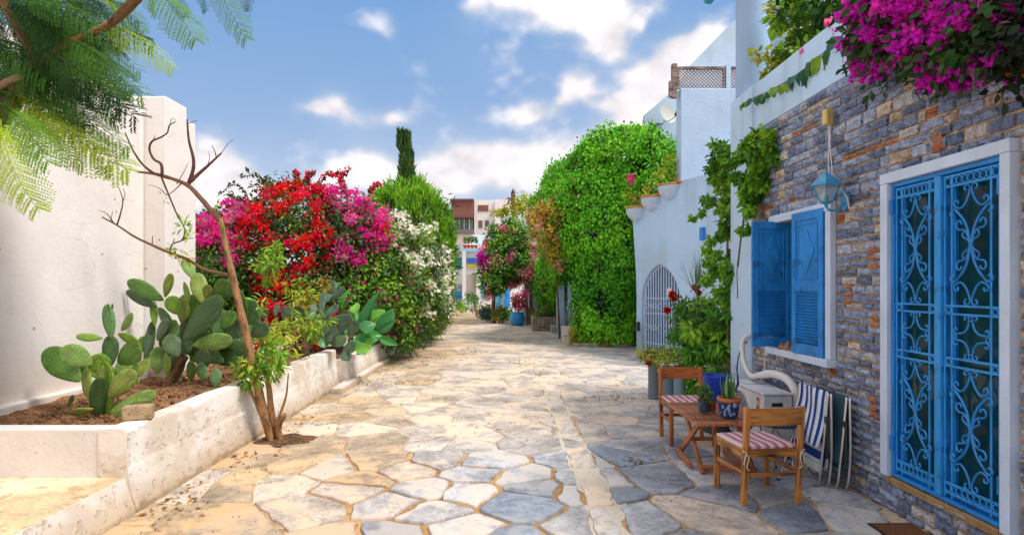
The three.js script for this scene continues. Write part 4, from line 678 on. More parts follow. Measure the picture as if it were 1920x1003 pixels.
{
  const cloth = (zA, zB, yA, yB, xA, xB, wave, map, mcol = [0.85, 0.87, 0.9]) => { const nu = 26, nv = 18, P = [], U = [], I = []; for (const s of [0, 1]) for (let j = 0; j <= nv; j++) for (let i = 0; i <= nu; i++) { const u = i / nu, v = j / nv; P.push(mix(xB, xA, v) + s * 0.004 - Math.sin(v * 7 + u * 2) * wave * 0.8 - Math.sin(u * 9 + v * 3) * wave * 0.5, mix(yB, yA, v), -mix(zA, zB, u) + Math.sin(v * 9 + u) * wave * 0.5); U.push(1 - u, v); } const q = (nu + 1) * (nv + 1), id = (i, j, s) => s * q + j * (nu + 1) + i; for (const s of [0, 1]) for (let j = 0; j < nv; j++) for (let i = 0; i < nu; i++) { const a = id(i, j, s), b = id(i + 1, j, s), c = id(i, j + 1, s), d = id(i + 1, j + 1, s); s ? I.push(a, b, c, b, d, c) : I.push(a, c, b, b, c, d); } const g = new THREE.BufferGeometry(); g.setAttribute('position', new THREE.Float32BufferAttribute(P, 3)); g.setAttribute('uv', new THREE.Float32BufferAttribute(U, 2)); g.setIndex(I); g.computeVertexNormals(); return g; };
  const stripes = canvasTex(512, 256, (x, w, h) => { x.fillStyle = '#e3eef0'; x.fillRect(0, 0, w, h); for (let i = 0; i < 5; i++) { x.fillStyle = '#123c93'; x.fillRect(i * w / 5 + 34, 0, 46, h); x.fillStyle = '#8fb3cf'; x.fillRect(i * w / 5 + 20, 0, 5, h); } });
  const bands = canvasTex(128, 256, (x, w, h) => { x.fillStyle = '#dbe8ea'; x.fillRect(0, 0, w, h); x.fillStyle = '#123c93'; x.fillRect(0, h * 0.30, w, h * 0.30); x.fillStyle = '#8fb3cf'; x.fillRect(0, h * 0.7, w, 8); });
  const fab = mat([0.88, 0.9, 0.92], { map: stripes, bump: T.fine, bs: 0.001, rough: 0.9, side: true }), fab2 = mat([0.88, 0.9, 0.92], { map: bands, bump: T.fine, bs: 0.001, rough: 0.9, side: true }), dark = mat([0.03, 0.085, 0.12], { rough: 0.85, side: true });
  const frame = (o, X, zA, zB, yT) => {
    for (const [dx, lean, za, zb] of [[0, 0.05, zA, zB], [0.055, 0.0, zA - 0.035, zB + 0.02]]) part('frame', tube([V(X + dx + lean, yT, -zb), V(X + dx, 0.22, -zb), V(X + dx - 0.02, 0.035, -zb + 0.015), V(X + dx - 0.024, 0.012, -zb + 0.07), V(X + dx - 0.024, 0.012, -za - 0.07), V(X + dx - 0.02, 0.035, -za - 0.015), V(X + dx, 0.22, -za), V(X + dx + lean, yT, -za)], 0.0105, 8, 60), M.steel, o);
    part('arm', boxUV(bar(V(X + 0.03, yT - 0.18, -zA + 0.012), V(X + 0.05, yT - 0.52, -zA - 0.01), 0.03, 0.016)), mat([0.03, 0.035, 0.04], { rough: 0.5 }), o);
  };
  const a = thing('beach_chair', 'folded beach chair in blue and white striped canvas leaning by wall', 'beach chair', [0, 0, 0], 0, 'folded beach chairs leaning on the stone wall');
  frame(a, 2.495, 4.60, 5.03, 0.755); part('striped_canvas', cloth(5.03, 4.60, 0.765, 0.33, 2.545, 2.47, 0.012, stripes), fab, a); part('canvas_fold', cloth(5.03, 4.60, 0.37, 0.12, 2.490, 2.50, 0.006, bands), fab2, a); part('canvas_back', cloth(5.03, 4.60, 0.70, 0.16, 2.575, 2.54, 0.008, stripes), fab, a); settle(a, 2.52, 0.012, -4.8);
  const b = thing('beach_chair', 'folded dark teal beach chair squeezed between striped one and wall', 'beach chair', [0, 0, 0], 0, 'folded beach chairs leaning on the stone wall');
  frame(b, 2.60, 4.53, 4.98, 0.735); part('canvas', cloth(4.98, 4.53, 0.745, 0.22, 2.655, 2.60, 0.012), dark, b); part('canvas_back', cloth(4.98, 4.53, 0.70, 0.16, 2.675, 2.645, 0.01), dark, b); settle(b, 2.63, 0.012, -4.75);
}
// ---- wall lantern, junction box and cables, cloth on the sill, door mat
{
  const t = thing('wall_lantern', 'blue six sided lantern on a bracket above the window shutter', 'lantern'), m = M.lampBlue, cx = 2.555, cz = -4.645, Y = 2.215;
  const hex = (pts) => { const g = toCreasedNormals(lathe(pts, 6), 0.3); g.rotateY(Math.PI / 6); g.translate(cx, Y, cz); return g; };
  part('roof', hex([[0.112, 0.168], [0.118, 0.172], [0.118, 0.182], [0.088, 0.212], [0.046, 0.255], [0.020, 0.270], [0.016, 0.286], [0.001, 0.296]]), m, t);
  part('base', hex([[0.001, 0.0], [0.014, 0.004], [0.016, 0.018], [0.010, 0.024], [0.040, 0.036], [0.052, 0.044], [0.052, 0.052], [0.001, 0.052]]), m, t);
  for (let i = 0; i < 6; i++) { const a = i * Math.PI / 3, b = (i + 1) * Math.PI / 3, lo = (q, r) => V(cx + Math.cos(q) * r, Y + 0.050, cz + Math.sin(q) * r), hi = (q, r) => V(cx + Math.cos(q) * r, Y + 0.170, cz + Math.sin(q) * r); part('cage_bar', bar(lo(a, 0.050), hi(a, 0.106), 0.009, 0.009, 0.002), m, t);
    const g = new THREE.BufferGeometry(), q = [lo(a, 0.047), lo(b, 0.047), hi(b, 0.102), hi(a, 0.102)]; g.setAttribute('position', new THREE.Float32BufferAttribute(q.flatMap((w) => [w.x, w.y, w.z]), 3)); g.setIndex([0, 1, 2, 0, 2, 3]); g.computeVertexNormals(); part('pane', g, mat([0.75, 0.85, 0.88], { trans: 0.75, rough: 0.25 }), t); }
  part('socket', tf(new THREE.CylinderGeometry(0.016, 0.016, 0.05, 12), { p: [cx, Y + 0.075, cz] }), M.black, t); part('bulb', tf(new THREE.SphereGeometry(0.024, 14, 10), { p: [cx, Y + 0.112, cz] }), mat([0.9, 0.9, 0.86], { rough: 0.2 }), t);
  part('arm', tube([V(cx, Y + 0.008, cz), V(cx + 0.03, Y - 0.02, cz), V(cx + 0.09, Y - 0.012, cz), V(cx + 0.125, Y + 0.03, cz), V(cx + 0.155, Y + 0.06, cz)], 0.009, 8), m, t);
  const pl = extr([[0, -0.085], [0.045, -0.03], [0.052, 0.02], [0.035, 0.06], [0, 0.085], [-0.035, 0.06], [-0.052, 0.02], [-0.045, -0.03]], 0.014, 0.004); pl.rotateY(-Math.PI / 2); pl.translate(2.712, Y + 0.055, cz); part('back_plate', pl, m, t);
  settle(t, 2.7, Y, cz);
  const j = thing('junction_box', 'small yellowish electrical box high on the stone wall', 'electrical box'); part('box', boxUV(span(2.655, 2.705, 2.925, 3.055, -4.885, -4.805, 0.008)), mat([0.62, 0.47, 0.16], { rough: 0.6, map: T.paint, r: 2 }), j); part('lid', boxUV(span(2.648, 2.656, 2.930, 3.050, -4.880, -4.810, 0.003)), mat([0.66, 0.50, 0.18], { rough: 0.6 }), j); settle(j, 2.7, 2.99, -4.84);
  single('lamp_cable', 'pale cable running from the electrical box down to the lantern', 'cable', [tube([V(2.69, 2.93, -4.86), V(2.695, 2.80, -4.855), V(2.693, 2.60, -4.86), V(2.69, 2.47, -4.82), V(2.69, 2.40, -4.72), V(2.685, 2.28, -4.58), V(2.69, 2.20, -4.56), V(2.70, 2.20, -4.50)], 0.0055, 6), tube([V(2.69, 2.93, -4.83), V(2.692, 2.75, -4.835), V(2.695, 2.55, -4.81), V(2.69, 2.45, -4.80)], 0.0055, 6)], M.cable);
  seed(17); const cg = new THREE.IcosahedronGeometry(1, 4), p = cg.attributes.position; for (let i = 0; i < p.count; i++) { const v = V().fromBufferAttribute(p, i), n = fbm(v.x * 2 + 5, v.y * 2, v.z * 2 + 0.5, 4), f = 0.62 + 0.75 * n; p.setXYZ(i, v.x * 0.055 * f, Math.max(-0.008, v.y * 0.052 * f + 0.02 * Math.sin(v.z * 8 + v.x * 5)), v.z * 0.15 * f); } cg.computeVertexNormals();
  single('crumpled_cloth', 'crumpled brown cloth lying on the white window sill', 'cloth', tf(mergeVertices(cg), { p: [2.715, 0.992, -5.63] }), mat([0.27, 0.17, 0.10], { rough: 1, bump: T.fine, bs: 0.004 }));
  const d = thing('door_mat', 'rust brown door mat on the paving in front of blue door', 'door mat'); part('mat', boxUV(span(2.42, 2.69, 0.014, 0.032, -3.86, -3.15, 0.006)), mat([0.24, 0.10, 0.035], { map: T.sand, bump: T.sandBump, bs: 0.008, rough: 1, r: 3 }), d); part('border', boxUV(merge([span(2.405, 2.42, 0.012, 0.030, -3.875, -3.135), span(2.42, 2.695, 0.012, 0.030, -3.875, -3.861)])), M.black, d); settle(d, 2.55, 0, -3.5);
}
// ================================================================== BUILDINGS FARTHER DOWN THE ALLEY
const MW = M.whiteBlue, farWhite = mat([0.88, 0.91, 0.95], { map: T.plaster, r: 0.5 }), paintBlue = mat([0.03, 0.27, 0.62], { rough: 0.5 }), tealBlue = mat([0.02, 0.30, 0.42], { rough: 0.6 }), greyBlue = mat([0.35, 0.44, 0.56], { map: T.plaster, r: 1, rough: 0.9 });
// a panel standing between two ground points, its face seen from the alley; local u along, y up, thickness away
function onWall(ax, az, bx, bz) { const a = V(ax, 0, az), b = V(bx, 0, bz), u = b.clone().sub(a), L = u.length(); u.normalize(); const n = V(-u.z, 0, u.x); return { L, put: (g) => g.applyMatrix4(new THREE.Matrix4().makeBasis(u, V(0, 1, 0), n.clone()).setPosition(a)) }; }
{
  // stair wall with the arched gate: runs obliquely from (3.24, 14.0) to (4.55, 11.0)
  const t = thing('stair_wall', 'whitewashed garden wall stepping up beside stairs with arched blue lattice gate', 'wall'), w = onWall(3.19, -14.1, 4.62, -10.9);
  // along u: 0 .. 3.5; n faces the alley
  const arch = new THREE.Path(); arch.moveTo(0.20, 0); arch.lineTo(0.20, 1.30); arch.bezierCurveTo(0.22, 1.72, 0.55, 2.02, 0.86, 2.08); arch.bezierCurveTo(1.15, 2.02, 1.50, 1.72, 1.54, 1.30); arch.lineTo(1.54, 0); arch.closePath();
  const s = new THREE.Shape([[0, 0], [0.2, 0]].map((p) => new THREE.Vector2(...p))); 
  const sh = new THREE.Shape(); sh.moveTo(0, -0.1); sh.lineTo(0.0, 1.2); sh.bezierCurveTo(0.02, 1.8, -0.10, 2.6, -0.16, 3.30); sh.lineTo(-0.16, 3.46); sh.lineTo(0.38, 3.46); sh.lineTo(0.38, 3.64); sh.lineTo(0.98, 3.64); sh.lineTo(0.98, 3.82); sh.lineTo(1.5, 3.82); sh.lineTo(1.5, 3.86); sh.lineTo(3.5, 3.86); sh.lineTo(3.5, -0.1); sh.lineTo(1.54, -0.1); sh.lineTo(1.54, 1.30); sh.bezierCurveTo(1.50, 1.72, 1.15, 2.02, 0.86, 2.08); sh.bezierCurveTo(0.55, 2.02, 0.22, 1.72, 0.20, 1.30); sh.lineTo(0.20, -0.1); sh.closePath();
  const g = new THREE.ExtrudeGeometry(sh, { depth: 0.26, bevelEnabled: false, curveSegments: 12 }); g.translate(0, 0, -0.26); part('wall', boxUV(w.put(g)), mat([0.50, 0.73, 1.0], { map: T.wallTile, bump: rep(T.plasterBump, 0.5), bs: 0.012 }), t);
  // tiles on the steps and the white half bowls under their edges
  const clay = mat([0.62, 0.24, 0.05], { map: T.plaster, r: 2, rough: 0.9 });
  for (const [u0, u1, y] of [[-0.17, 0.36, 3.462], [0.36, 0.97, 3.642], [0.97, 1.6, 3.822]]) part('tile', boxUV(w.put(box(u1 - u0, 0.045, 0.36, (u0 + u1) / 2, y + 0.022, -0.11, 0.01))), clay, t);
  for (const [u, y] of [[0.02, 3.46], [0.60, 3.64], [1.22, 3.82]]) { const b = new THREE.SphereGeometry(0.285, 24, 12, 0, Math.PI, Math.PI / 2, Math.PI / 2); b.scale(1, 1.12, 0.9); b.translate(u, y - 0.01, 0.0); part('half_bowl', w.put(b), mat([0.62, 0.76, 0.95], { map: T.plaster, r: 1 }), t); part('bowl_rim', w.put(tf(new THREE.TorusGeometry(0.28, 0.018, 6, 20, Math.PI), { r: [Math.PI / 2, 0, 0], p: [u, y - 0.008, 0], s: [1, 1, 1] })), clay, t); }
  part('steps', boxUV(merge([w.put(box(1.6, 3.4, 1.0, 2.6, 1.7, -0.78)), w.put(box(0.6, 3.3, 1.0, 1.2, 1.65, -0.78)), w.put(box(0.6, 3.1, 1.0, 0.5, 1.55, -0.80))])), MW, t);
  const gate = part('gate', w.put(limb([V(0.225, 0.03, -0.08), V(0.225, 1.3, -0.08), V(0.31, 1.62, -0.08), V(0.55, 1.90, -0.08), V(0.86, 2.045, -0.08), V(1.16, 1.90, -0.08), V(1.42, 1.62, -0.08), V(1.515, 1.3, -0.08), V(1.515, 0.03, -0.08)], 0.022, 0.022, 6, 60)), mat([0.50, 0.62, 0.80], { rough: 0.5 }), t);
  const top = (u) => { const a = Math.abs(u - 0.86) / 0.66; return 1.28 + 0.76 * Math.sqrt(Math.max(0, 1 - Math.pow(a, 1.7))); };
  for (let i = 0; i < 14; i++) { const u = 0.27 + i * 0.0905; part('bar', w.put(boxUV(box(0.036, top(u) - 0.05, 0.018, u, (top(u) + 0.05) / 2, -0.08, 0.004))), gate.material, gate); }
  for (const y of [0.25, 0.95, 1.30]) part('rail', w.put(boxUV(box(1.27, 0.035, 0.016, 0.87, y, -0.098, 0.004))), gate.material, gate);
  for (let i = 0; i < 6; i++) for (const y of [0.62, 1.12]) { const r = w.put(tf(new THREE.TorusGeometry(0.062, 0.010, 5, 16), { p: [0.36 + i * 0.2, y, -0.066] })); part('ring', r, gate.material, gate); }
  part('notice', w.put(boxUV(box(0.16, 0.24, 0.012, 1.12, 1.42, -0.058, 0.002))), mat([0.75, 0.66, 0.68], { rough: 0.7 }), gate);
  part('shade_backing', w.put(boxUV(box(1.5, 2.2, 0.03, 0.87, 1.1, -0.245))), mat([0.05, 0.16, 0.36], { rough: 0.6 }), gate);  // dark blue sheet painted as the shade behind the gate bars
  part('gate_latch', w.put(boxUV(box(0.06, 0.22, 0.05, 0.11, 0.62, 0.03, 0.008))), M.black, t);
  part('small_shutter', w.put(boxUV(box(0.12, 0.26, 0.05, 2.24, 2.66, 0.03, 0.006))), M.blue, t);
  settle(t, 3.9, 0, -12.5);
}
{
  // upper house behind the stairs
  const t = thing('stairway_house', 'tall white house block above the stairs with slanting parapet and trellis', 'house'), Z = 13.6, a = at(1277, 335, Z), b = at(1400, 165, Z);
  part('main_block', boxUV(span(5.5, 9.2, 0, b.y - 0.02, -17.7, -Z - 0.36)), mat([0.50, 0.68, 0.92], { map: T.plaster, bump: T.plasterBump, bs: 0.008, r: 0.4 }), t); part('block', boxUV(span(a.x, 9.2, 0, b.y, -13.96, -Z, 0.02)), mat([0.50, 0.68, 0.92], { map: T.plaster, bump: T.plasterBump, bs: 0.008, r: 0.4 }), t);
  const q = [[1210, 262, 17.8], [1210, 214, 17.8], [1221, 205, 17.8], [1268, 165, 17.8], [1296, 121, 17.8], [1375, 40, 17.8], [1440, 20, 17.8], [1440, 262, 17.8]].map(([x, y, z]) => at(x, y, z)); q[0].y = 0; q[7].y = 0;
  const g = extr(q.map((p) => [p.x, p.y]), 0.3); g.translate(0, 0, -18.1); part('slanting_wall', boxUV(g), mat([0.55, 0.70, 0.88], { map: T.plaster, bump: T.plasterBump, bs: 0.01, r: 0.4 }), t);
  const wood = mat([0.34, 0.27, 0.26], { map: T.wood, rough: 0.8, r: 2 });
  const p0 = at(1272, 165, Z), p1 = at(1371, 123, Z), y0 = p0.y + 0.01, y1 = p1.y, x0 = p0.x, x1 = p1.x - 0.1, zz = -Z - 0.08;
  part('corner_post', boxUV(span(p0.x - 0.13, p0.x - 0.01, at(0, 182, Z).y, at(0, 118, Z).y, zz - 0.06, zz + 0.06, 0.01)), wood, t); part('post_foot', boxUV(span(p0.x - 0.19, p0.x - 0.132, at(0, 180, Z).y, at(0, 150, Z).y, zz - 0.06, zz + 0.06, 0.01)), wood, t);
  part('trellis_frame', boxUV(merge([span(x0, x1, y1 - 0.06, y1, zz - 0.03, zz + 0.03), span(x0, x0 + 0.05, y0, y1 - 0.062, zz - 0.03, zz + 0.03), span(x1 - 0.05, x1, y0, y1 - 0.062, zz - 0.03, zz + 0.03), span(x1 + 0.12, x1 + 0.9, y1 - 0.06, y1, zz - 0.03, zz + 0.03)])), wood, t);
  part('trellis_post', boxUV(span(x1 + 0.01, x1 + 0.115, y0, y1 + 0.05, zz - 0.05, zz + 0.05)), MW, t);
  const H = y1 - 0.06 - y0, lat = []; for (const s of [-1, 1]) for (let u = x0 - H; u < x1 + 0.9; u += 0.082) { let a0 = u, a1 = u + H, ya = 0, yb = H; if (a0 < x0) { ya = x0 - a0; a0 = x0; } if (a1 > x1 + 0.88) { yb = H - (a1 - x1 - 0.88); a1 = x1 + 0.88; } if (a1 - a0 < 0.03) continue; const A = s > 0 ? V(a0, y0 + ya, zz) : V(a0, y0 + H - ya, zz), B = s > 0 ? V(a1, y0 + yb, zz) : V(a1, y0 + H - yb, zz); lat.push([bar(A, B, 0.02, 0.012, 0, V(0, 0, 1)), s]); }
  for (const [g2, s] of lat) part('lath', g2.translate(0, 0, s * 0.007), wood, t);
  settle(t, 6, 0, -15.6);
  const d = thing('satellite_dish', 'pale round satellite dish on the wall below wooden trellis', 'satellite dish'), c = at(1251, 214, 17.2), dm = mat([0.50, 0.50, 0.46], { rough: 0.5, side: true }); const dish = new THREE.SphereGeometry(0.62, 26, 8, 0, Math.PI * 2, 0, 0.56); dish.scale(0.9, 0.5, 0.9); dish.translate(0, -0.31, 0); tf(dish, { r: [-1.85, 0, 0.5], p: c.toArray() }); part('bowl', dish, dm, d); part('arm', tube([c.clone().add(V(-.2, -.28, 0.05)), c.clone().add(V(0.05, -0.25, 0.4)), c.clone().add(V(0.12, -0.16, 0.55))], 0.018, 6), M.steel, d); part('receiver', tf(new THREE.CylinderGeometry(0.04, 0.05, 0.12, 10), { r: [1.2, 0, 0], p: c.clone().add(V(0.12, -0.14, 0.56)).toArray() }), M.black, d); part('mast', tube([c.clone().add(V(0, 0, -0.05)), c.clone().add(V(0.02, -0.1, -0.35)), c.clone().add(V(0.02, -0.12, -0.60))], 0.03, 8), M.steel, d); settle(d, c.x, c.y, c.z);
}
{
  // the house under the ivy
  const t = thing('ivy_house', 'white house buried under ivy with a bit of stone wall showing', 'house');
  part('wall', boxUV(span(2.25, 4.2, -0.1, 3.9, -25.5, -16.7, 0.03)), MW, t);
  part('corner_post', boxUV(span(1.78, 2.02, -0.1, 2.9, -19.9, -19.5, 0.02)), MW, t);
  seed(61); const rock = mat([0.50, 0.50, 0.52], { map: T.rock, bump: T.rockBump, bs: 0.02, rough: 0.9, r: 1 }); for (let j = 0; j < 9; j++) for (let i = 0; i < 9; i++) { const z = -19.3 + i * 0.27 + (j % 2) * 0.13, y = 0.1 + j * 0.17; const gg = new THREE.IcosahedronGeometry(1, 1); gg.scale(0.05, 0.072 * rr(0.85, 1.1), 0.125 * rr(0.8, 1.1)); gg.translate(2.245, y + 0.08, z); part('stone', gg, rock, t); }
  settle(t, 3, 0, -20.8);
  const k = thing('stone_kerb', 'low stone kerb at the foot of the ivy', 'kerb'); part('kerb', boxUV(span(1.95, 3.28, -0.1, 0.10, -15.3, -15.08, 0.03)), mat([0.50, 0.46, 0.40], { map: T.sand, bump: T.rockBump, bs: 0.015, rough: 1, r: 1 }), k); part('kerb_edge', boxUV(span(1.80, 1.948, -0.1, 0.09, -16.6, -15.09, 0.03)), mat([0.50, 0.46, 0.40], { map: T.sand, bump: T.rockBump, bs: 0.015, rough: 1, r: 1 }), k); settle(k, 2.6, 0, -15.2);
  const yb = on(1066, 648), bx = thing('yellow_block', 'pale block with a yellow painted face at the foot of ivy', 'block'); part('block', boxUV(span(yb.x - 0.16, yb.x + 0.30, 0, 0.50, yb.z - 0.4, yb.z, 0.02)), mat([0.62, 0.56, 0.46], { map: T.plaster, r: 1 }), bx); part('painted_face', boxUV(span(yb.x + 0.02, yb.x + 0.295, 0.02, 0.48, yb.z + 0.002, yb.z + 0.014, 0.004)), mat([0.55, 0.36, 0.03], { map: T.plaster, r: 1 }), bx); settle(bx, yb.x, 0, yb.z - .2);
  const sl = on(1048, 625), st = thing('doorstep', 'grey stone doorstep beside the wooden plant trough', 'step'); part('step', boxUV(span(sl.x - 0.25, sl.x + 0.6, 0, 0.24, sl.z - 0.6, sl.z, 0.02)), mat([0.40, 0.40, 0.40], { map: T.plaster, bump: T.rockBump, bs: 0.01, r: 1 }), st); settle(st, sl.x, 0, sl.z);
  const c = on(1025, 622), tr = thing('plant_trough', 'weathered wooden board trough full of green plants by the alley', 'planter'), tw = mat([0.42, 0.36, 0.28], { map: T.wood, rough: 0.9, r: 2 }), L = 0.95, d = 1.2, h = 0.52;
  for (let i = 0; i < 7; i++) part('board', boxUV(span(c.x - L / 2 + i * L / 7 + 0.006, c.x - L / 2 + (i + 1) * L / 7 - 0.006, 0, h + rs(0.02), c.z - 0.03, c.z, 0.006)), tw, tr);
  for (let i = 0; i < 8; i++) part('board', boxUV(span(c.x - L / 2 - 0.002, c.x - L / 2 + 0.03, 0, h + rs(0.02), c.z - 0.034 - (i + 1) * d / 8 + 0.006, c.z - 0.034 - i * d / 8 - 0.006, 0.006)), tw, tr);
  part('soil', boxUV(span(c.x - L / 2 + 0.035, c.x + L / 2, 0.02, h - 0.06, c.z - d, c.z - 0.035)), M.soil, tr); settle(tr, c.x, 0, c.z - d / 2);
}
{
  // house with the terrace at the end of the alley, facing the camera
  const Z = 34, t = thing('terrace_house', 'white two storey house with blue doors and a terrace at the alley end', 'house'), X = (px, z = Z) => (px - 945) * z / FOCAL, Y = (py, z = Z) => EYE - (py - 535) * z / FOCAL;
  const rect = (name, m, x0, x1, yt, yb, off = 0, th = 0.06, par = t, bev = 0) => part(name, boxUV(span(X(x0), X(x1), Math.max(-0.1, Y(yb)), Y(yt), -Z + off - th, -Z + off, bev)), m, par);
  part('lower_wall', boxUV(span(X(846), X(1080), -0.1, Y(470), -Z - 5, -Z)), farWhite, t);
  part('terrace_edge', boxUV(span(X(840), X(1080), Y(472), Y(466), -Z - 5, -Z + 0.25)), mat([0.35, 0.58, 0.72], { rough: 0.6 }), t);
  part('upper_wall', boxUV(span(X(882), X(1080), Y(465.5), Y(436), -Z - 5, -Z - 1.5)), farWhite, t);
  const rf = [[X(898), Y(440)], [X(985), Y(405)], [X(1085), Y(405)], [X(1085), Y(439)]]; const rg = extr(rf, 3.3); rg.translate(0, 0, -Z - 4.9); part('roof', boxUV(rg), mat([0.42, 0.48, 0.58], { map: T.plaster, r: 0.5 }), t);
  const sh = rect('shutter', paintBlue, 918, 938, 437, 465, -1.44); for (let i = 0; i < 3; i++) part('board', boxUV(span(X(918.6 + i * 6.5), X(924 + i * 6.5), Y(464), Y(438), -Z - 1.43, -Z - 1.40)), i === 1 ? mat([0.06, 0.38, 0.72], { rough: 0.5 }) : paintBlue, sh);
  rect('post', farWhite, 867, 874, 472, 580, 0.30, 0.25); rect('post', farWhite, 893, 898, 500, 580, 0.2, 0.2);
  rect('awning', mat([0.03, 0.16, 0.56], { rough: 0.6 }), 875.5, 899, 484, 494, 0.12, 0.1); rect('awning_trim', mat([0.55, 0.42, 0.05], { rough: 0.7 }), 875.5, 892, 494.5, 502, 0.10, 0.06);
  rect('curtain', tealBlue, 855, 866, 484, 504, 0.06); rect('curtain', mat([0.12, 0.45, 0.15], { rough: 0.8 }), 851, 854.6, 486, 504, 0.06);
  rect('screen', mat([0.46, 0.41, 0.36], { map: T.plaster, r: 1 }), 876, 892, 514, 562, 0.06);
  const d1 = rect('door', paintBlue, 846, 868, 534, 563, 0.07); for (const q of [849, 855.5, 862]) part('door_panel', boxUV(span(X(q), X(q + 5), Y(560), Y(537), -Z + 0.072, -Z + 0.09)), q === 849 ? tealBlue : M.blueIron, d1);
  const d2 = rect('door', paintBlue, 928, 956, 540, 578, 0.07); for (const q of [929, 935.5, 942.5, 949]) part('door_panel', boxUV(span(X(q), X(q + 5.5), Y(575), Y(543), -Z + 0.072, -Z + 0.09)), q > 940 ? M.blueIron : mat([0.07, 0.36, 0.66], { rough: 0.5 }), d2);
  rect('window', tealBlue, 903, 912, 528, 560, 0.07);
  settle(t, X(960), 0, -Z - 2.5);
  // flat canopy beam
  const pb = thing('pergola', 'white flat pergola beam over the terrace among pink blossom', 'pergola'); part('beam', boxUV(span(X(938, 26), X(1016, 26), Y(414, 26), Y(407, 26), -26.2, -25.9)), farWhite, pb); for (const q of [939, 1008]) part('post', boxUV(span(X(q, 26), X(q + 5, 26), -0.1, Y(414.5, 26), -26.15, -25.95)), farWhite, pb); for (let i = 0; i < 6; i++) part('rafter', boxUV(span(X(945 + i * 12, 26), X(947.5 + i * 12, 26), Y(407, 26) + 0.002, Y(403.5, 26), -29, -25.8)), farWhite, pb); settle(pb, X(975, 26), 0, -26);
}
{
  // house with the steps, right of the end of the alley
  const Z = 25.5, X = (px, z = Z) => (px - 945) * z / FOCAL, Y = (py, z = Z) => EYE - (py - 535) * z / FOCAL, t = thing('side_house', 'white side house with a grey plank door above tan steps', 'house');
  part('wall', boxUV(span(X(983), X(1100), -0.1, Y(440), -Z - 4, -Z)), farWhite, t);
  const dr = part('plank_door', boxUV(span(X(984), X(999), Y(585), Y(522), -Z - 0.02, -Z + 0.05)), mat([0.20, 0.17, 0.15], { map: T.wood, rough: 0.9, r: 1 }), t); for (let i = 0; i < 4; i++) part('plank', boxUV(span(X(984.4 + i * 3.7), X(987.7 + i * 3.7), Y(584), Y(523), -Z + 0.052, -Z + 0.075)), mat([0.24 + 0.03 * (i % 2), 0.20, 0.17], { map: T.wood, rough: 0.9, r: 1 }), dr);
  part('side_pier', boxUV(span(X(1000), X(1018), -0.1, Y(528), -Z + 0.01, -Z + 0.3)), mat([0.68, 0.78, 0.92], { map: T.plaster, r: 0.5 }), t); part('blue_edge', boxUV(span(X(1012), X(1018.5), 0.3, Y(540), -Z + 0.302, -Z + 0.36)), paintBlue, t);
  settle(t, X(1010), 0, -Z);
  const s = thing('entrance_steps', 'four worn tan steps up to the plank door with white balustrade', 'steps'), st = mat([0.48, 0.36, 0.24], { map: T.sand, rough: 1, r: 1 }); for (let i = 0; i < 4; i++) part('step', boxUV(span(X(986, 24), X(1003, 24), 0, 0.16 * (i + 1), -24.9, -23.6 - i * 0.27 - 0.01, 0.012)), st, s);
  part('balustrade', boxUV(extrBal()), farWhite, s); settle(s, X(994, 24), 0, -24.3);
  function extrBal() { const a = []; a.push(span(X(980.5, 23.6), X(985, 23.6), 0, 0.75, -24.9, -23.5, 0.02), limb([V(X(978, 23.5), Y(560, 23.5), -23.5), V(X(981, 23.5), Y(568, 23.5), -23.45), V(X(984, 23.5), Y(590, 23.5), -23.45), V(X(984, 23.5), Y(612, 23.5), -23.45)], 0.05, 0.05, 8), limb([V(X(991, 24.8), Y(548, 24.8), -24.8), V(X(992, 24.8), Y(580, 24.8), -24.8)], 0.04, 0.04, 8)); return merge(a); }
}
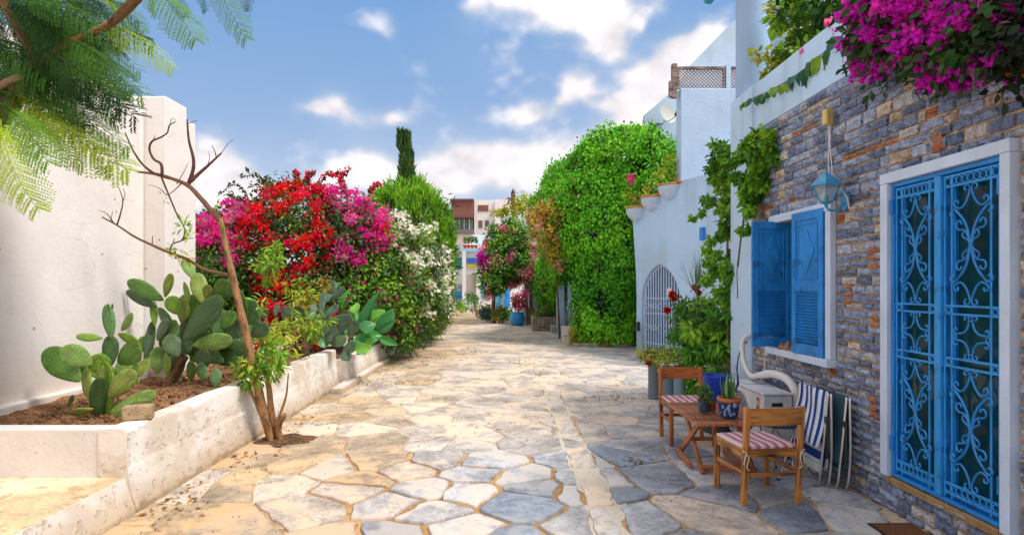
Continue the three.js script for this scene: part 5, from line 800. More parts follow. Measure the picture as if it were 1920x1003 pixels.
{
  // distant apartment house with the red brown top storey
  const Z = 66, X = (px) => (px - 945) * Z / FOCAL, Y = (py) => EYE - (py - 535) * Z / FOCAL, t = thing('apartment_house', 'distant white apartment house with a red brown shaded top balcony', 'house'), brown = mat([0.22, 0.085, 0.07], { rough: 0.8 }), w = mat([0.90, 0.89, 0.92], { map: T.plaster, r: 0.2 });
  part('wall', boxUV(span(X(889), X(946), 0, Y(375), -Z - 8, -Z)), w, t); part('wing', boxUV(span(X(846), X(888.8), 0, Y(440), -Z - 8, -Z + 0.6)), w, t); part('wing_right', boxUV(span(X(928), X(990), 0, Y(376), -Z - 8.5, -Z + 0.8)), w, t);
  part('top_shade', boxUV(span(X(847), X(888), Y(408), Y(379), -Z - 7, -Z + 0.8)), brown, t); part('top_roof', boxUV(span(X(845), X(888.6), Y(379) + 0.01, Y(375), -Z - 7.5, -Z + 1.0)), mat([0.16, 0.06, 0.055], { rough: 0.8 }), t); part('shade_edge', boxUV(span(X(846), X(888.4), Y(410.5), Y(408.2), -Z - 2, -Z + 1)), mat([0.13, 0.06, 0.06], { rough: 0.8 }), t);
  part('balcony_glass', boxUV(span(X(848), X(887), Y(432), Y(411), -Z - 6, -Z + 0.3)), mat([0.10, 0.14, 0.13], { rough: 0.3 }), t); for (const q of [852, 861, 870, 880]) part('mullion', boxUV(span(X(q), X(q + 1.2), Y(432), Y(411), -Z + 0.302, -Z + 0.42)), w, t); part('balcony', boxUV(span(X(846), X(889.4), Y(440), Y(432.3), -Z - 1, -Z + 1.4)), mat([0.16, 0.15, 0.16], { rough: 0.8 }), t);
  const win = (x0, x1, y0, y1, m) => { const f = part('window', boxUV(span(X(x0), X(x1), Y(y1), Y(y0), -Z - 0.05, -Z + 0.06)), mat([0.45, 0.36, 0.33], { rough: 0.8 }), t); part('pane', boxUV(span(X(x0 + 0.9), X(x1 - 0.9), Y(y1 - 1.2), Y(y0 + 1.2), -Z + 0.061, -Z + 0.09)), m, f); };
  win(896, 916, 384, 397, brown); win(897, 905, 413, 428, mat([0.12, 0.10, 0.10], { rough: 0.3 })); win(909, 917, 413, 426, mat([0.07, 0.10, 0.10], { rough: 0.3 })); settle(t, X(905), 0, -Z - 4);
  const c = thing('chimney', 'dark red brown chimney rising behind the pergola blossom', 'chimney'); part('shaft', boxUV(span(0.16, 0.46, 0, EYE + (535 - 359) * 40 / FOCAL, -40.45, -40.15)), mat([0.10, 0.03, 0.035], { rough: 0.9 }), c); const cone = new THREE.ConeGeometry(0.17, 0.28, 4); cone.rotateY(Math.PI / 4); cone.translate(0.305, EYE + (535 - 359) * 40 / FOCAL + 0.14, -40.3); part('cap', cone, mat([0.08, 0.025, 0.03], { rough: 0.9 }), c); c.children.forEach((k) => k.geometry.translate((962 - 945) * 40 / FOCAL - 0.3, 0, 0)); settle(c, 0.6, 0, -40.3);
  // low buildings and garden wall closing the left side far behind the oleander
  const f = thing('garden_wall', 'low white garden wall behind the oleander trunks', 'wall'); part('wall', boxUV(span(-2.75, -2.55, -0.1, 0.55, -33, -12.3, 0.03)), M.whiteWall, f); settle(f, -2.65, 0, -22);
}
// pots and small things along the far alley
{
  const p = on(970, 612), t = thing('blue_pot', 'large bright blue glazed pot at the foot of the steps', 'pot', [p.x, 0, p.z - 0.3]); part('pot', lathe([[0.001, 0], [0.20, 0], [0.30, 0.16], [0.31, 0.34], [0.25, 0.50], [0.27, 0.53], [0.25, 0.54], [0.22, 0.5], [0.001, 0.48]], 24), mat([0.02, 0.26, 0.58], { rough: 0.35 }), t); const ft = []; for (let i = 0; i < 3; i++) ft.push(tf(new THREE.CylinderGeometry(0.05, 0.06, 0.06, 10), { p: [Math.cos(i * 2.1) * 0.2, 0.03, Math.sin(i * 2.1) * 0.2] })); part('foot', merge(ft), mat([0.02, 0.26, 0.58], { rough: 0.35 }), t);
  const reds = [[871, 462], [878, 462], [885, 463], [892, 463]]; reds.forEach(([x, y], i) => { const q = at(x, 466.5, 33.6); const r = thing('terrace_pot', ['leftmost red flower pot on the blue terrace edge', 'second red flower pot from the left on the terrace edge', 'third red flower pot from the left on the terrace edge', 'rightmost red flower pot on the blue terrace edge'][i], 'flower pot', [q.x, q.y + 0.002, -33.95], 0, 'red pots on the terrace edge'); part('pot', lathe([[0.001, 0], [0.07, 0], [0.11, 0.20], [0.125, 0.2], [0.125, 0.24], [0.001, 0.22]], 14), mat([0.58, 0.06, 0.03], { rough: 0.7 }), r); const it = []; seed(70 + i); for (let k = 0; k < 60; k++) it.push({ p: V(gauss() * 0.10, 0.28 + R() * 0.35, gauss() * 0.10), n: rdir(), d: V(rs(.5), 1, rs(.5)), s: rr(.7, 1.3), c: vary([0.10, 0.26, 0.05]) }); copies('leaves', quadLeaf(0.05, 0.16), leafMat, it, r); });
  const l = at(915, 548, 31), h = thing('red_lantern', 'red paper lantern hanging beside the far pink tree', 'lantern', l.toArray()); part('shade', lathe([[0.001, -0.24], [0.06, -0.24], [0.20, -0.02], [0.21, 0.06], [0.12, 0.20], [0.05, 0.24], [0.001, 0.24]], 16), mat([0.62, 0.05, 0.03], { rough: 0.6 }), h); part('cord', tube([V(0, 0.24, 0), V(0, 0.9, 0)], 0.012, 5), M.black, h);
  const pots = [['grey blue tall pot, leftmost of three behind the farther chair', 1227, 749, 0.082, 0.48], ['grey blue tall pot between the two other grey blue pots', 1253, 755, 0.080, 0.49], ['grey blue tall pot, nearest the green shrub', 1275, 757, 0.088, 0.50]];
  pots.forEach(([label, px, py, r, hh], i) => { const q = on(px, py), o = thing('grey_pot', label, 'pot', [q.x, 0.008, q.z], 0, 'tall grey blue pots beside the shrub'); part('pot', lathe([[0.001, 0], [r * 0.92, 0], [r, 0.02], [r, hh - 0.03], [r + 0.008, hh - 0.03], [r + 0.008, hh], [r - 0.006, hh], [r - 0.01, hh - 0.04], [0.001, hh - 0.04]], 24), mat([[0.17, 0.21, 0.25], [0.15, 0.24, 0.30], [0.25, 0.36, 0.44]][i], { rough: 0.7, map: T.plaster, r: 2 }), o); part('soil', tf(new THREE.CylinderGeometry(r - 0.012, r - 0.012, 0.01, 18), { p: [0, hh - 0.03, 0] }), M.soil, o); });
}
// ================================================================== PLANTS
const PX = (px, py, Z, rx, ry, rz) => { const p = at(px, py, Z); return [p.x, p.y, p.z, rx, ry, rz]; };
const G = { dark: [0.045, 0.14, 0.025], mid: [0.10, 0.31, 0.03], lime: [0.30, 0.58, 0.035], yellow: [0.55, 0.58, 0.05], olive: [0.19, 0.24, 0.04], red: [1.0, 0.030, 0.045], crimson: [0.95, 0.035, 0.14], magenta: [0.95, 0.06, 0.50], pink: [1.0, 0.26, 0.60], purple: [0.84, 0.03, 0.72], white: [0.96, 0.95, 0.84], cream: [0.96, 0.95, 0.80] };
const bractMat = mat([1, 1, 1], { rough: 0.75, trans: 0.38, spec: 0.1 });
// ---- feathery tree overhanging the top left corner
{
  seed(101);
  const t = thing('feathery_tree', 'tree with feathery ferny leaves overhanging the top left corner', 'tree');
  part('trunk', limb([V(-4.02, 0.35, -4.45), V(-3.98, 1.2, -4.42), V(-3.93, 2.0, -4.36), V(-3.75, 2.65, -4.25), at(50, 150, 4.15), at(85, 112, 4.1)], 0.13, 0.06, 10, 30, 0.25), M.bark, t);
  part('limb', limb([at(80, 122, 4.1), at(112, 92, 4.05), at(160, 68, 4.0), at(206, 44, 3.95), at(250, 8, 3.9), at(300, -60, 3.8)], 0.036, 0.016, 8, 30, 0.2), mat([0.40, 0.19, 0.07], { map: T.bark, bump: T.bark, bs: 0.006, rough: 0.9, r: 2 }), t);
  part('limb', limb([at(70, 130, 4.1), at(48, 78, 4.0), at(15, 25, 3.9), at(-20, -60, 3.8)], 0.034, 0.02, 8, 24, 0.2), M.bark, t); part('limb', limb([at(60, 140, 4.12), at(20, 150, 3.8), at(-30, 170, 3.5), at(-110, 150, 3.2)], 0.03, 0.015, 8, 20, 0.2), M.bark, t);
  part('limb', limb([at(206, 44, 3.95), at(270, -20, 3.7), at(380, -90, 3.5), at(460, -120, 3.4)], 0.025, 0.012, 6, 20), M.bark, t);
  // one frond: unit long, along +y, facing +z, tip and side leaflets drooping
  const frond = (sd, k) => {
    seed(sd); const gs = [], N = 12; const mid = (s) => V(0.02 * Math.sin(s * 5 + sd), s, 0.10 * Math.sin(s * 2.2) - 0.34 * s * s * k);
    gs.push(limb([mid(0), mid(0.33), mid(0.66), mid(1)], 0.008, 0.003, 4, 8));
    const P = [], I = []; const quad = (o, d, w, L) => { const e = o.clone().addScaledVector(d, L), b = P.length / 3; P.push(o.x, o.y, o.z, o.x + d.x * L * .5 + w.x, o.y + d.y * L * .5 + w.y, o.z + d.z * L * .5 + w.z, e.x, e.y, e.z, o.x + d.x * L * .5 - w.x, o.y + d.y * L * .5 - w.y, o.z + d.z * L * .5 - w.z); I.push(b, b + 1, b + 2, b, b + 2, b + 3); };
    for (let i = 0; i < N; i++) for (const s of [-1, 1]) {
      const f = 0.10 + 0.90 * (i + 0.3 * (s > 0)) / N, o = mid(f), L = 0.27 * Math.pow(Math.sin(Math.PI * clamp(0.10 + f * 0.83)), 0.8) * rr(0.85, 1.1); const dir = V(s * 0.80, 0.50, -0.22 - R() * 0.25).normalize(), m = 12;
      for (let j = 1; j <= m; j++) { const q = o.clone().addScaledVector(dir, L * j / m).add(V(0, 0, -0.30 * L * Math.pow(j / m, 2))), tang = dir.clone().add(V(0, 0, -0.6 * j / m)).normalize(); for (const h of [-1, 1]) { const a = V(h * dir.y, -h * dir.x, -0.25 + rs(0.3)).addScaledVector(tang, 0.45).normalize(); quad(q, a, tang.clone().multiplyScalar(0.0088), 0.044 * (1 - 0.35 * Math.abs(j / m - 0.4))); } }
    }
    const g = new THREE.BufferGeometry(); g.setAttribute('position', new THREE.Float32BufferAttribute(P, 3)); g.setIndex(I); g.computeVertexNormals(); gs.push(g); return merge(gs);
  };
  const F = [frond(3, 0.6), frond(5, 1.0), frond(9, 1.4)];
  const fm = [[0.14, 0.31, 0.02], [0.36, 0.52, 0.025], [0.05, 0.15, 0.018], [0.018, 0.06, 0.012]].map((c) => mat(c, { rough: 0.6, trans: 0.18, spec: 0.2 }));  // greens from sunlit to shaded, light and shade put into the leaf colour
  seed(103);
  const put = (ax, ay, bx, by, Z, m, up = 0.5) => {
    const a = at(ax, ay, Z), b = at(bx, by, Z + rs(0.25)), d = b.clone().sub(a), L = d.length(); _y.copy(d).normalize(); _z.set(rs(0.5), 0.75 + up * 0.3, 0.75).addScaledVector(_y, -_y.dot(V(rs(.2), 0.75, 0.75))); _z.addScaledVector(_y, -_z.dot(_y)).normalize(); _x.crossVectors(_y, _z);
    const o = part('frond', F[Math.floor(R() * 3)], fm[m], t); o.matrix.makeBasis(_x, _y, _z).scale(V(L, L, L)).setPosition(a); o.matrix.decompose(o.position, o.quaternion, o.scale);
  };
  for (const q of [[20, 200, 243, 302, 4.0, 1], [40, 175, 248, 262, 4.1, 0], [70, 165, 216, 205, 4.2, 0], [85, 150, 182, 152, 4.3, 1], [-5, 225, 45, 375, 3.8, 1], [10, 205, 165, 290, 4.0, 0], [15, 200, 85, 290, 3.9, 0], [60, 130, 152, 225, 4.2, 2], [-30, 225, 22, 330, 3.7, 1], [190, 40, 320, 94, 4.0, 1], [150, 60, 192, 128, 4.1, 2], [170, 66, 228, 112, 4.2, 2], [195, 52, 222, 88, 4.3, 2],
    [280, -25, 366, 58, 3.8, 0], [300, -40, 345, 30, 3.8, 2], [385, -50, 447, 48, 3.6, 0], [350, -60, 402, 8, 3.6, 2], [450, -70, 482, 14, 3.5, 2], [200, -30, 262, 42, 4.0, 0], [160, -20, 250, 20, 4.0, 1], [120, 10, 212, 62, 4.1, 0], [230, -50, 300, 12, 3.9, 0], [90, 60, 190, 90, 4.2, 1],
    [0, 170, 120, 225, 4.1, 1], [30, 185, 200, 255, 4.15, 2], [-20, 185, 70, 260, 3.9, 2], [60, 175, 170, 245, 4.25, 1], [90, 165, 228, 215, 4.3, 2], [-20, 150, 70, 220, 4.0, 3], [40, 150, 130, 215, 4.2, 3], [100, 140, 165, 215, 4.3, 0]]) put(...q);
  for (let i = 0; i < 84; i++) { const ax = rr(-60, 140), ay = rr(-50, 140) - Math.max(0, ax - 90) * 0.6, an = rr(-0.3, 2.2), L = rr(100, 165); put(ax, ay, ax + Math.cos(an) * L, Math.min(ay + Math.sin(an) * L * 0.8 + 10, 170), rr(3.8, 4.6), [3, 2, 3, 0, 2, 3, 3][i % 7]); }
  settle(t, -4.02, 0.5, -4.45);
}
// ---- bare young tree in the paving beside the planter
{
  seed(107);
  const t = thing('bare_tree', 'bare young tree with several stems rising beside the planter wall', 'tree'), m = M.barkPale, z = 5.98, A = (x, y, dz = 0) => at(x, y, z + dz);
  const L = (name, pts, r0, r1, mm = m, s = 8, w = 0.14) => part(name, limb(pts, r0, r1, s, pts.length * 5, w), mm, t);
  L('trunk', [V(-2.40, -0.03, -6.08), A(494, 775), A(480, 718), A(466, 650), A(452, 590), A(436, 520), A(420, 450), A(411, 410)], 0.050, 0.029, m, 10);
  L('trunk', [V(-2.33, -0.03, -6.05), A(508, 770, .02), A(503, 725, .05), A(492, 690, .10), A(478, 660, .05)], 0.040, 0.020, m, 9); L('trunk', [V(-2.28, -0.03, -6.0), A(522, 800, -.03), A(534, 776, -.06)], 0.040, 0.022, m, 8); L('trunk', [V(-2.36, -0.03, -5.95), A(503, 800, -.06), A(497, 780, -.1)], 0.036, 0.020, m, 8);
  L('stem', [A(498, 800, -.02), A(470, 735, -.02), A(455, 700, .05)], 0.022, 0.008, m, 6); L('stem', [A(515, 800), A(535, 745, .05), A(540, 700, .08)], 0.018, 0.006, m, 6); L('stem', [A(485, 735), A(462, 700, -.05), A(440, 676, -.08)], 0.014, 0.005, m, 6);
  L('branch', [A(412, 415), A(395, 395, -.02), A(372, 368, -.03), A(352, 348, -.02), A(330, 338, 0), A(300, 328, .02), A(257, 322, .05)], 0.030, 0.011, mat([0.30, 0.15, 0.09], { map: T.bark, rough: 0.9, r: 2 }));
  const tw = M.twig, X = (pts, r0 = 0.014, r1 = 0.005) => L('twig', pts.map(([x, y, d = 0]) => A(x, y, d)), r0, r1, tw, 6, 0.15);
  X([[352, 347], [361, 318], [362, 300], [353, 262], [350, 224]], 0.020, 0.008); X([[356, 340], [376, 322, .05], [396, 304, .08], [414, 287, .1]], 0.020, 0.008); X([[405, 297, .08], [402, 284, .1], [396, 272, .1]], 0.006, 0.003); X([[350, 232], [361, 228], [369, 226]], 0.005, 0.002);
  X([[316, 334], [290, 326], [268, 310, -.05], [250, 285, -.08], [233, 248, -.1]], 0.016, 0.006); X([[303, 329], [301, 308], [287, 298, .05], [279, 280, .06], [283, 266, .05], [303, 256, .05], [313, 248, .05], [316, 236, .04], [328, 228, .03]], 0.016, 0.005); X([[283, 268, .05], [290, 254, .05]], 0.005, 0.003); X([[316, 240, .04], [322, 222, .04], [330, 226, .04]], 0.004, 0.002);
  X([[414, 287, .1], [430, 266, .12], [438, 262, .12]], 0.004, 0.002); X([[388, 311, .07], [392, 296, .1], [390, 284, .1]], 0.005, 0.002); X([[340, 343], [322, 360, -.06], [312, 366, -.08]], 0.006, 0.003); X([[300, 328], [318, 372, -.05], [334, 410, -.06]], 0.010, 0.007); X([[330, 345], [345, 320, .05], [352, 305, .06]], 0.005, 0.002); X([[312, 366], [296, 352], [276, 346]], 0.005, 0.002);
  // long low branch to the left with side twigs
  L('branch', [A(436, 518), A(410, 512, -.03), A(384, 506, -.06), A(350, 486, -.10), A(318, 474, -.14), A(285, 460, -.17), A(250, 443, -.20), A(218, 422, -.22), A(190, 407, -.24)], 0.020, 0.007, mat([0.26, 0.14, 0.07], { map: T.bark, rough: 0.9, r: 2 }));
  X([[218, 422, -.22], [224, 403, -.23], [229, 376, -.24], [222, 352, -.24]], 0.008, 0.003); X([[229, 380, -.24], [233, 362, -.24], [229, 353, -.24]], 0.004, 0.002); X([[212, 418, -.22], [198, 400, -.24], [182, 394, -.25]], 0.006, 0.002); X([[206, 414, -.23], [210, 396, -.24]], 0.004, 0.002); X([[284, 460, -.17], [285, 442, -.17]], 0.005, 0.003); X([[318, 474, -.14], [322, 458, -.13], [340, 450, -.1], [345, 430, -.1], [334, 408, -.1]], 0.008, 0.005); X([[345, 448, -.1], [362, 446, -.08]], 0.005, 0.003);
  const it = []; const tuft = (x, y, d, n, r, s, col, k = 0.3) => { for (let i = 0; i < n; i++) { const o = V(gauss() * r, gauss() * r, gauss() * r); it.push({ p: A(x, y, d).add(o), n: rdir().add(V(0, 0.6, 0.6)), d: o.clone().normalize().add(V(0, -0.35, 0)).addScaledVector(rdir(), 0.4), s: s * rr(0.7, 1.3), c: vary(col, k) }); } };
  tuft(343, 426, -.1, 26, 0.045, 1, G.lime); tuft(352, 440, -.1, 8, 0.03, 1, G.yellow); tuft(326, 468, -.13, 18, 0.05, 0.9, G.lime); tuft(345, 482, -.1, 18, 0.06, 0.9, G.yellow); tuft(306, 372, -.08, 5, 0.03, 0.6, G.lime);
  for (const [x, y, n, r] of [[468, 684, 36, .08], [498, 676, 40, .08], [524, 664, 28, .08], [482, 704, 34, .07], [512, 690, 26, .07], [448, 692, 20, .06], [500, 648, 18, .07], [460, 712, 16, .05]]) { tuft(x, y, rs(.12), n, r, 1.15, G.lime, 0.35); tuft(x, y, rs(.12), Math.round(n * 0.8), r, 1.15, G.mid, 0.35); tuft(x, y, rs(.12), Math.round(n * 0.3), r, 1.1, G.yellow, 0.3); }
  copies('leaves', leafGeo(0.022, 0.070, { fold: 0.3, bend: 0.35 }), leafMat, it, t); settle(t, -2.36, 0, -6.02);
  const d = thing('dirt_patch', 'patch of dark brown dirt around the foot of bare tree', 'dirt'); const pg = new THREE.CircleGeometry(1, 40); pg.rotateX(-Math.PI / 2); { const p = pg.attributes.position; for (let i = 0; i < p.count; i++) { const x = p.getX(i), zz = p.getZ(i), k = 0.85 + (fbm(x * 2 + 3, zz * 2, 2, 3) - 0.5) * 0.7; p.setXYZ(i, x * 0.36 * k, i ? 0 : 0.03, zz * 0.27 * k); } pg.computeVertexNormals(); } pg.translate(-2.24, 0.018, -6.02); part('dirt', boxUV(pg), mat([0.85, 0.8, 0.75], { map: T.soil, bump: T.sandBump, bs: 0.02, rough: 1 }), d);
}
// ---- prickly pears
const padBump = tex(256, 256, (u, v, o) => { let b = 0.4 + (fbm(u * 12, v * 12, 2, 3, 12, 12) - 0.5) * 0.3; const a = (u * 8 + (Math.floor(v * 9) % 2) * 0.5) % 1 - 0.5, c = (v * 9) % 1 - 0.5; if (a * a + c * c < 0.022) b = 1; grey(o, b); });
const padTex = tex(256, 256, (u, v, o) => { const n = fbm(u * 6, v * 6, 3, 4, 6, 6), m = fbm(u * 30, v * 30, 4, 3, 30, 30); let k = 0.8 + (n - 0.5) * 0.7 + (m - 0.5) * 0.3; set3(o, [k, k, k * 0.95]); const a = (u * 8 + (Math.floor(v * 9) % 2) * 0.5) % 1 - 0.5, c = (v * 9) % 1 - 0.5; if (a * a + c * c < 0.020) set3(o, [2.6, 2.0, 2.2]); const w = fbm(u * 9, v * 9, 31, 4, 9, 9); if (w > 0.66) set3(o, mix3([k, k, k], [2.6 * k, 1.6 * k, 1.3 * k], smooth(.66, .72, w))); const q = smooth(0.22, 0.02, v + (n - .5) * .2); const cc = mix3([o[0], o[1], o[2]], [1.9, 0.9, 0.8], q * .7); set3(o, cc); const du = smooth(.5, .7, fbm(u * 4, v * 4, 51, 4, 4, 4)); set3(o, mix3([o[0], o[1], o[2]], [1.3, 1.2, 1.2], du * .2)); }, true);
function padGeo(thick = 0.12, sq = 2.2) {
  const g = new THREE.SphereGeometry(1, 18, 14), p = g.attributes.position, uv = g.attributes.uv; for (let i = 0; i < p.count; i++) { let x = p.getX(i), y = p.getY(i), z = p.getZ(i); const f = 0.80 + 0.30 * (y * 0.5 + 0.5); const taper = Math.pow(clamp((y + 1) / 0.9), 0.55); p.setXYZ(i, x * 0.5 * f * mix(0.55, 1, taper), (y + 1) / 2, Math.sign(z) * Math.pow(Math.abs(z), 0.8) * thick * mix(0.9, 0.8, y) + 0.05 * y * y * y); uv.setXY(i, x * 0.5 + 0.5, y * 0.5 + 0.5); } g.computeVertexNormals(); return g;
}
const PADS = [padGeo(0.085), padGeo(0.10), padGeo(0.07)];
function cactus(label, spec, base, tones, Z, opts = {}) {
  const t = thing(opts.name || 'prickly_pear', label, opts.cat || 'cactus'); const ms = tones.map((c) => mat(c, opts.glossy ? { rough: 0.32, map: T.leaf, spec: 0.6, side: true } : { map: padTex, bump: padBump, bs: 0.012, rough: 0.55, r: 1 }));
  if (opts.fill) { const [n, cx, cy, rx, ry, lo, hi] = opts.fill; for (let i = 0; i < n; i++) { const x = cx + gauss() * rx, y = cy + gauss() * ry, L = rr(lo, hi), an = rr(-2.8, -0.3); spec.push([x, y, x + Math.cos(an) * L, y + Math.sin(an) * L, L * rr(0.55, 0.8), rr(0.05, 0.45), rs(.5)]); } }
  for (const [ax, ay, bx, by, w, dz = 0, yaw = 0] of spec) {
    const a = at(ax, ay, Z + dz), b = at(bx, by, Z + dz + rs(0.12)), d = b.clone().sub(a), L = d.length() * 1.04, W = w * Z / FOCAL; _y.copy(d).normalize(); _z.set(rs(0.7) + yaw, rs(0.35) + 0.1, 1).addScaledVector(_y, -_z.dot(_y)); _z.addScaledVector(_y, -_z.dot(_y)).normalize(); _x.crossVectors(_y, _z);
    const o = part(opts.part || 'pad', opts.glossy ? GLOSS : PADS[Math.floor(R() * 3)], ms[Math.floor(R() * ms.length)], t), wide = W / 0.95; o.matrix.makeBasis(_x, _y, _z).scale(V(wide, L, opts.glossy ? L : Math.min(L, 0.34) * 0.66)).setPosition(a); o.matrix.decompose(o.position, o.quaternion, o.scale);
  }
  if (opts.settled) ;
  if (opts.stem) for (const [pts, r0, r1] of opts.stem) part('stem', limb(pts.map(([x, y, d = 0]) => at(x, y, Z + d)), r0, r1, 8, 16, 0.2), M.bark, t);
  settle(t, base.x, base.y, base.z); return t;
}
const GLOSS = (() => { const g = new THREE.PlaneGeometry(1, 1, 6, 10), p = g.attributes.position, uv = g.attributes.uv; for (let i = 0; i < p.count; i++) { const u = p.getX(i) * 2, v = p.getY(i) + 0.5, w = Math.pow(Math.sin(Math.PI * clamp(Math.pow(v, 0.75) * 0.96 + 0.02)), 0.75); uv.setXY(i, u / 2 + 0.5, v); p.setXYZ(i, u * 0.5 * w, v, 0.10 * Math.abs(u) * w - 0.22 * v * v); } g.computeVertexNormals(); return g; })();
{
  seed(121);
  const C = (list, k, ox, oy) => list.map(([a, b, c, d, w, dz = 0, yaw = 0]) => [ox + a / k, oy + b / k, ox + c / k, oy + d / k, w / k, dz, yaw]);
  const green = [[0.10, 0.24, 0.035], [0.15, 0.31, 0.06], [0.22, 0.38, 0.08], [0.06, 0.15, 0.04], [0.20, 0.38, 0.03], [0.12, 0.27, 0.09], [0.28, 0.37, 0.07]];
  cactus('prickly pear cactus nearest the camera at the left end of planter', C([[355, 600, 355, 440, 62, 0, .9], [385, 580, 380, 385, 95], [285, 450, 168, 340, 96, .05], [330, 392, 222, 335, 76, -.05], [318, 515, 305, 415, 64, -.08, .3], [385, 510, 482, 415, 70, -.06], [388, 565, 557, 495, 58, -.1], [395, 592, 545, 528, 66, -.16], [330, 552, 255, 565, 30, -.15], [395, 395, 395, 290, 62, .06], [398, 300, 383, 180, 46, .08], [388, 195, 386, 172, 10, .08], [400, 192, 403, 172, 10, .08], [430, 268, 478, 212, 46, .1], [368, 296, 274, 290, 30, .08], [418, 280, 496, 312, 38, .05], [418, 385, 503, 325, 82, .12], [485, 455, 490, 380, 34, .15], [360, 440, 330, 380, 60, .1], [300, 430, 280, 400, 40, .12], [240, 545, 262, 500, 16, -.1], [345, 470, 400, 400, 70, .0]], 1.918, 0, 480), at(188, 785, 4.9), green, 4.95, { fill: [12, 205, 715, 45, 35, 30, 52] });
  seed(122);
  cactus('large prickly pear cactus behind the bare tree in planter', C([[605, 490, 650, 330, 62], [655, 300, 795, 155, 98, -.1], [690, 322, 830, 300, 62, -.15], [838, 300, 892, 362, 56, -.2], [560, 305, 602, 228, 44, .05], [585, 160, 463, 92, 56, .1], [562, 186, 458, 128, 44, .14], [592, 150, 612, 65, 32, .1, .9], [642, 212, 608, 148, 58, 0], [672, 172, 668, 98, 72, .0], [722, 168, 708, 66, 58, .05], [742, 160, 746, 104, 34, -.02], [770, 150, 812, 85, 48, 0], [690, 80, 664, 8, 42, 0], [790, 262, 842, 202, 62, -.05], [640, 362, 602, 288, 62, -.1], [562, 424, 572, 330, 62, .05], [600, 440, 598, 352, 50, -.05], [735, 442, 715, 388, 42, -.12], [772, 472, 776, 410, 40, -.12], [802, 382, 748, 350, 50, -.05], [520, 402, 546, 240, 34, .1, .8], [622, 292, 590, 246, 70, .08], [852, 185, 922, 172, 42, .1], [800, 150, 835, 118, 40, .1], [760, 385, 705, 350, 60, 0], [640, 335, 690, 300, 70, .05], [555, 255, 548, 160, 26, .12, .9], [590, 300, 640, 245, 80, .05], [680, 450, 690, 380, 40, -.1], [880, 240, 930, 205, 60, .15], [900, 290, 960, 250, 60, .2], [500, 350, 520, 290, 40, .15]], 1.918, 0, 480), at(320, 716, 6.4), green.concat([[0.13, 0.22, 0.11], [0.10, 0.18, 0.09]]), 6.35, { fill: [30, 385, 655, 75, 42, 38, 66], stem: [[[[312, 742], [318, 715], [330, 690], [345, 668]], 0.07, 0.05]] });
  seed(123);
  cactus('blue green prickly pear in the middle of the planter', C([[832, 505, 862, 280, 64], [868, 475, 975, 388, 62], [862, 525, 1075, 478, 72, -.1], [832, 535, 878, 605, 84, -.15], [762, 510, 758, 432, 84, -.1], [705, 490, 655, 395, 84], [735, 490, 695, 525, 84, .05], [902, 355, 1025, 255, 62, .1], [882, 365, 890, 295, 70, .1], [962, 635, 1022, 690, 100, -.2], [945, 320, 940, 200, 70, .2], [1062, 822, 1020, 755, 90, -.3], [1005, 760, 1110, 680, 80, -.25], [560, 520, 540, 400, 70, .1], [600, 480, 580, 395, 80, 0], [480, 480, 500, 370, 70, .1], [350, 600, 330, 520, 80, -.3], [400, 590, 430, 530, 80, -.3], [240, 430, 355, 395, 60, -.5], [800, 440, 770, 380, 60, .2], [720, 560, 640, 470, 80, .2], [900, 560, 930, 480, 80, .1], [330, 480, 420, 430, 70, -.2], [620, 560, 640, 490, 80, .1]], 4.178, 400, 480), at(600, 660, 8.6), [[0.105, 0.205, 0.125], [0.14, 0.25, 0.16], [0.085, 0.175, 0.11], [0.12, 0.22, 0.10]], 8.55, { fill: [12, 600, 630, 45, 26, 22, 40], stem: [[[[572, 668], [572, 640], [585, 610], [600, 590]], 0.055, 0.03]] });
  seed(124);
  cactus('glossy plant with big paddle leaves leaning over the planter end', C([[1150, 625, 1245, 290, 92], [1100, 445, 1120, 365, 90], [1180, 600, 1205, 385, 92, -.05], [1155, 580, 1262, 525, 104, -.2], [1225, 520, 1325, 425, 112, .1], [1285, 590, 1412, 510, 46, 0], [1305, 640, 1428, 692, 64, -.1], [1108, 660, 1245, 635, 84, -.2], [1110, 735, 1235, 715, 84, -.25], [1010, 600, 1062, 560, 52, -.1], [1080, 640, 1050, 560, 70, 0], [1190, 660, 1320, 600, 90, -.05], [1200, 640, 1300, 500, 90, .1], [1120, 620, 1080, 500, 80, .1], [1050, 760, 1120, 650, 80, -.1], [1160, 700, 1250, 660, 80, -.1], [1000, 380, 1050, 260, 50, .3], [950, 260, 985, 195, 60, .4], [1150, 640, 1130, 440, 80, .2], [1250, 620, 1350, 560, 80, .1], [870, 720, 850, 640, 80, -.1], [930, 640, 890, 590, 70, -.1]], 4.178, 400, 480), at(672, 640, 9.3), [[0.06, 0.32, 0.06], [0.12, 0.44, 0.06], [0.05, 0.22, 0.06], [0.20, 0.52, 0.07]], 9.3, { name: 'paddle_leaf_plant', cat: 'plant', part: 'leaf', glossy: true, fill: [12, 690, 625, 30, 26, 30, 48], stem: [[[[672, 665], [676, 635], [684, 605]], 0.035, 0.02], [[[650, 665], [655, 630], [650, 600]], 0.03, 0.015]] });
}
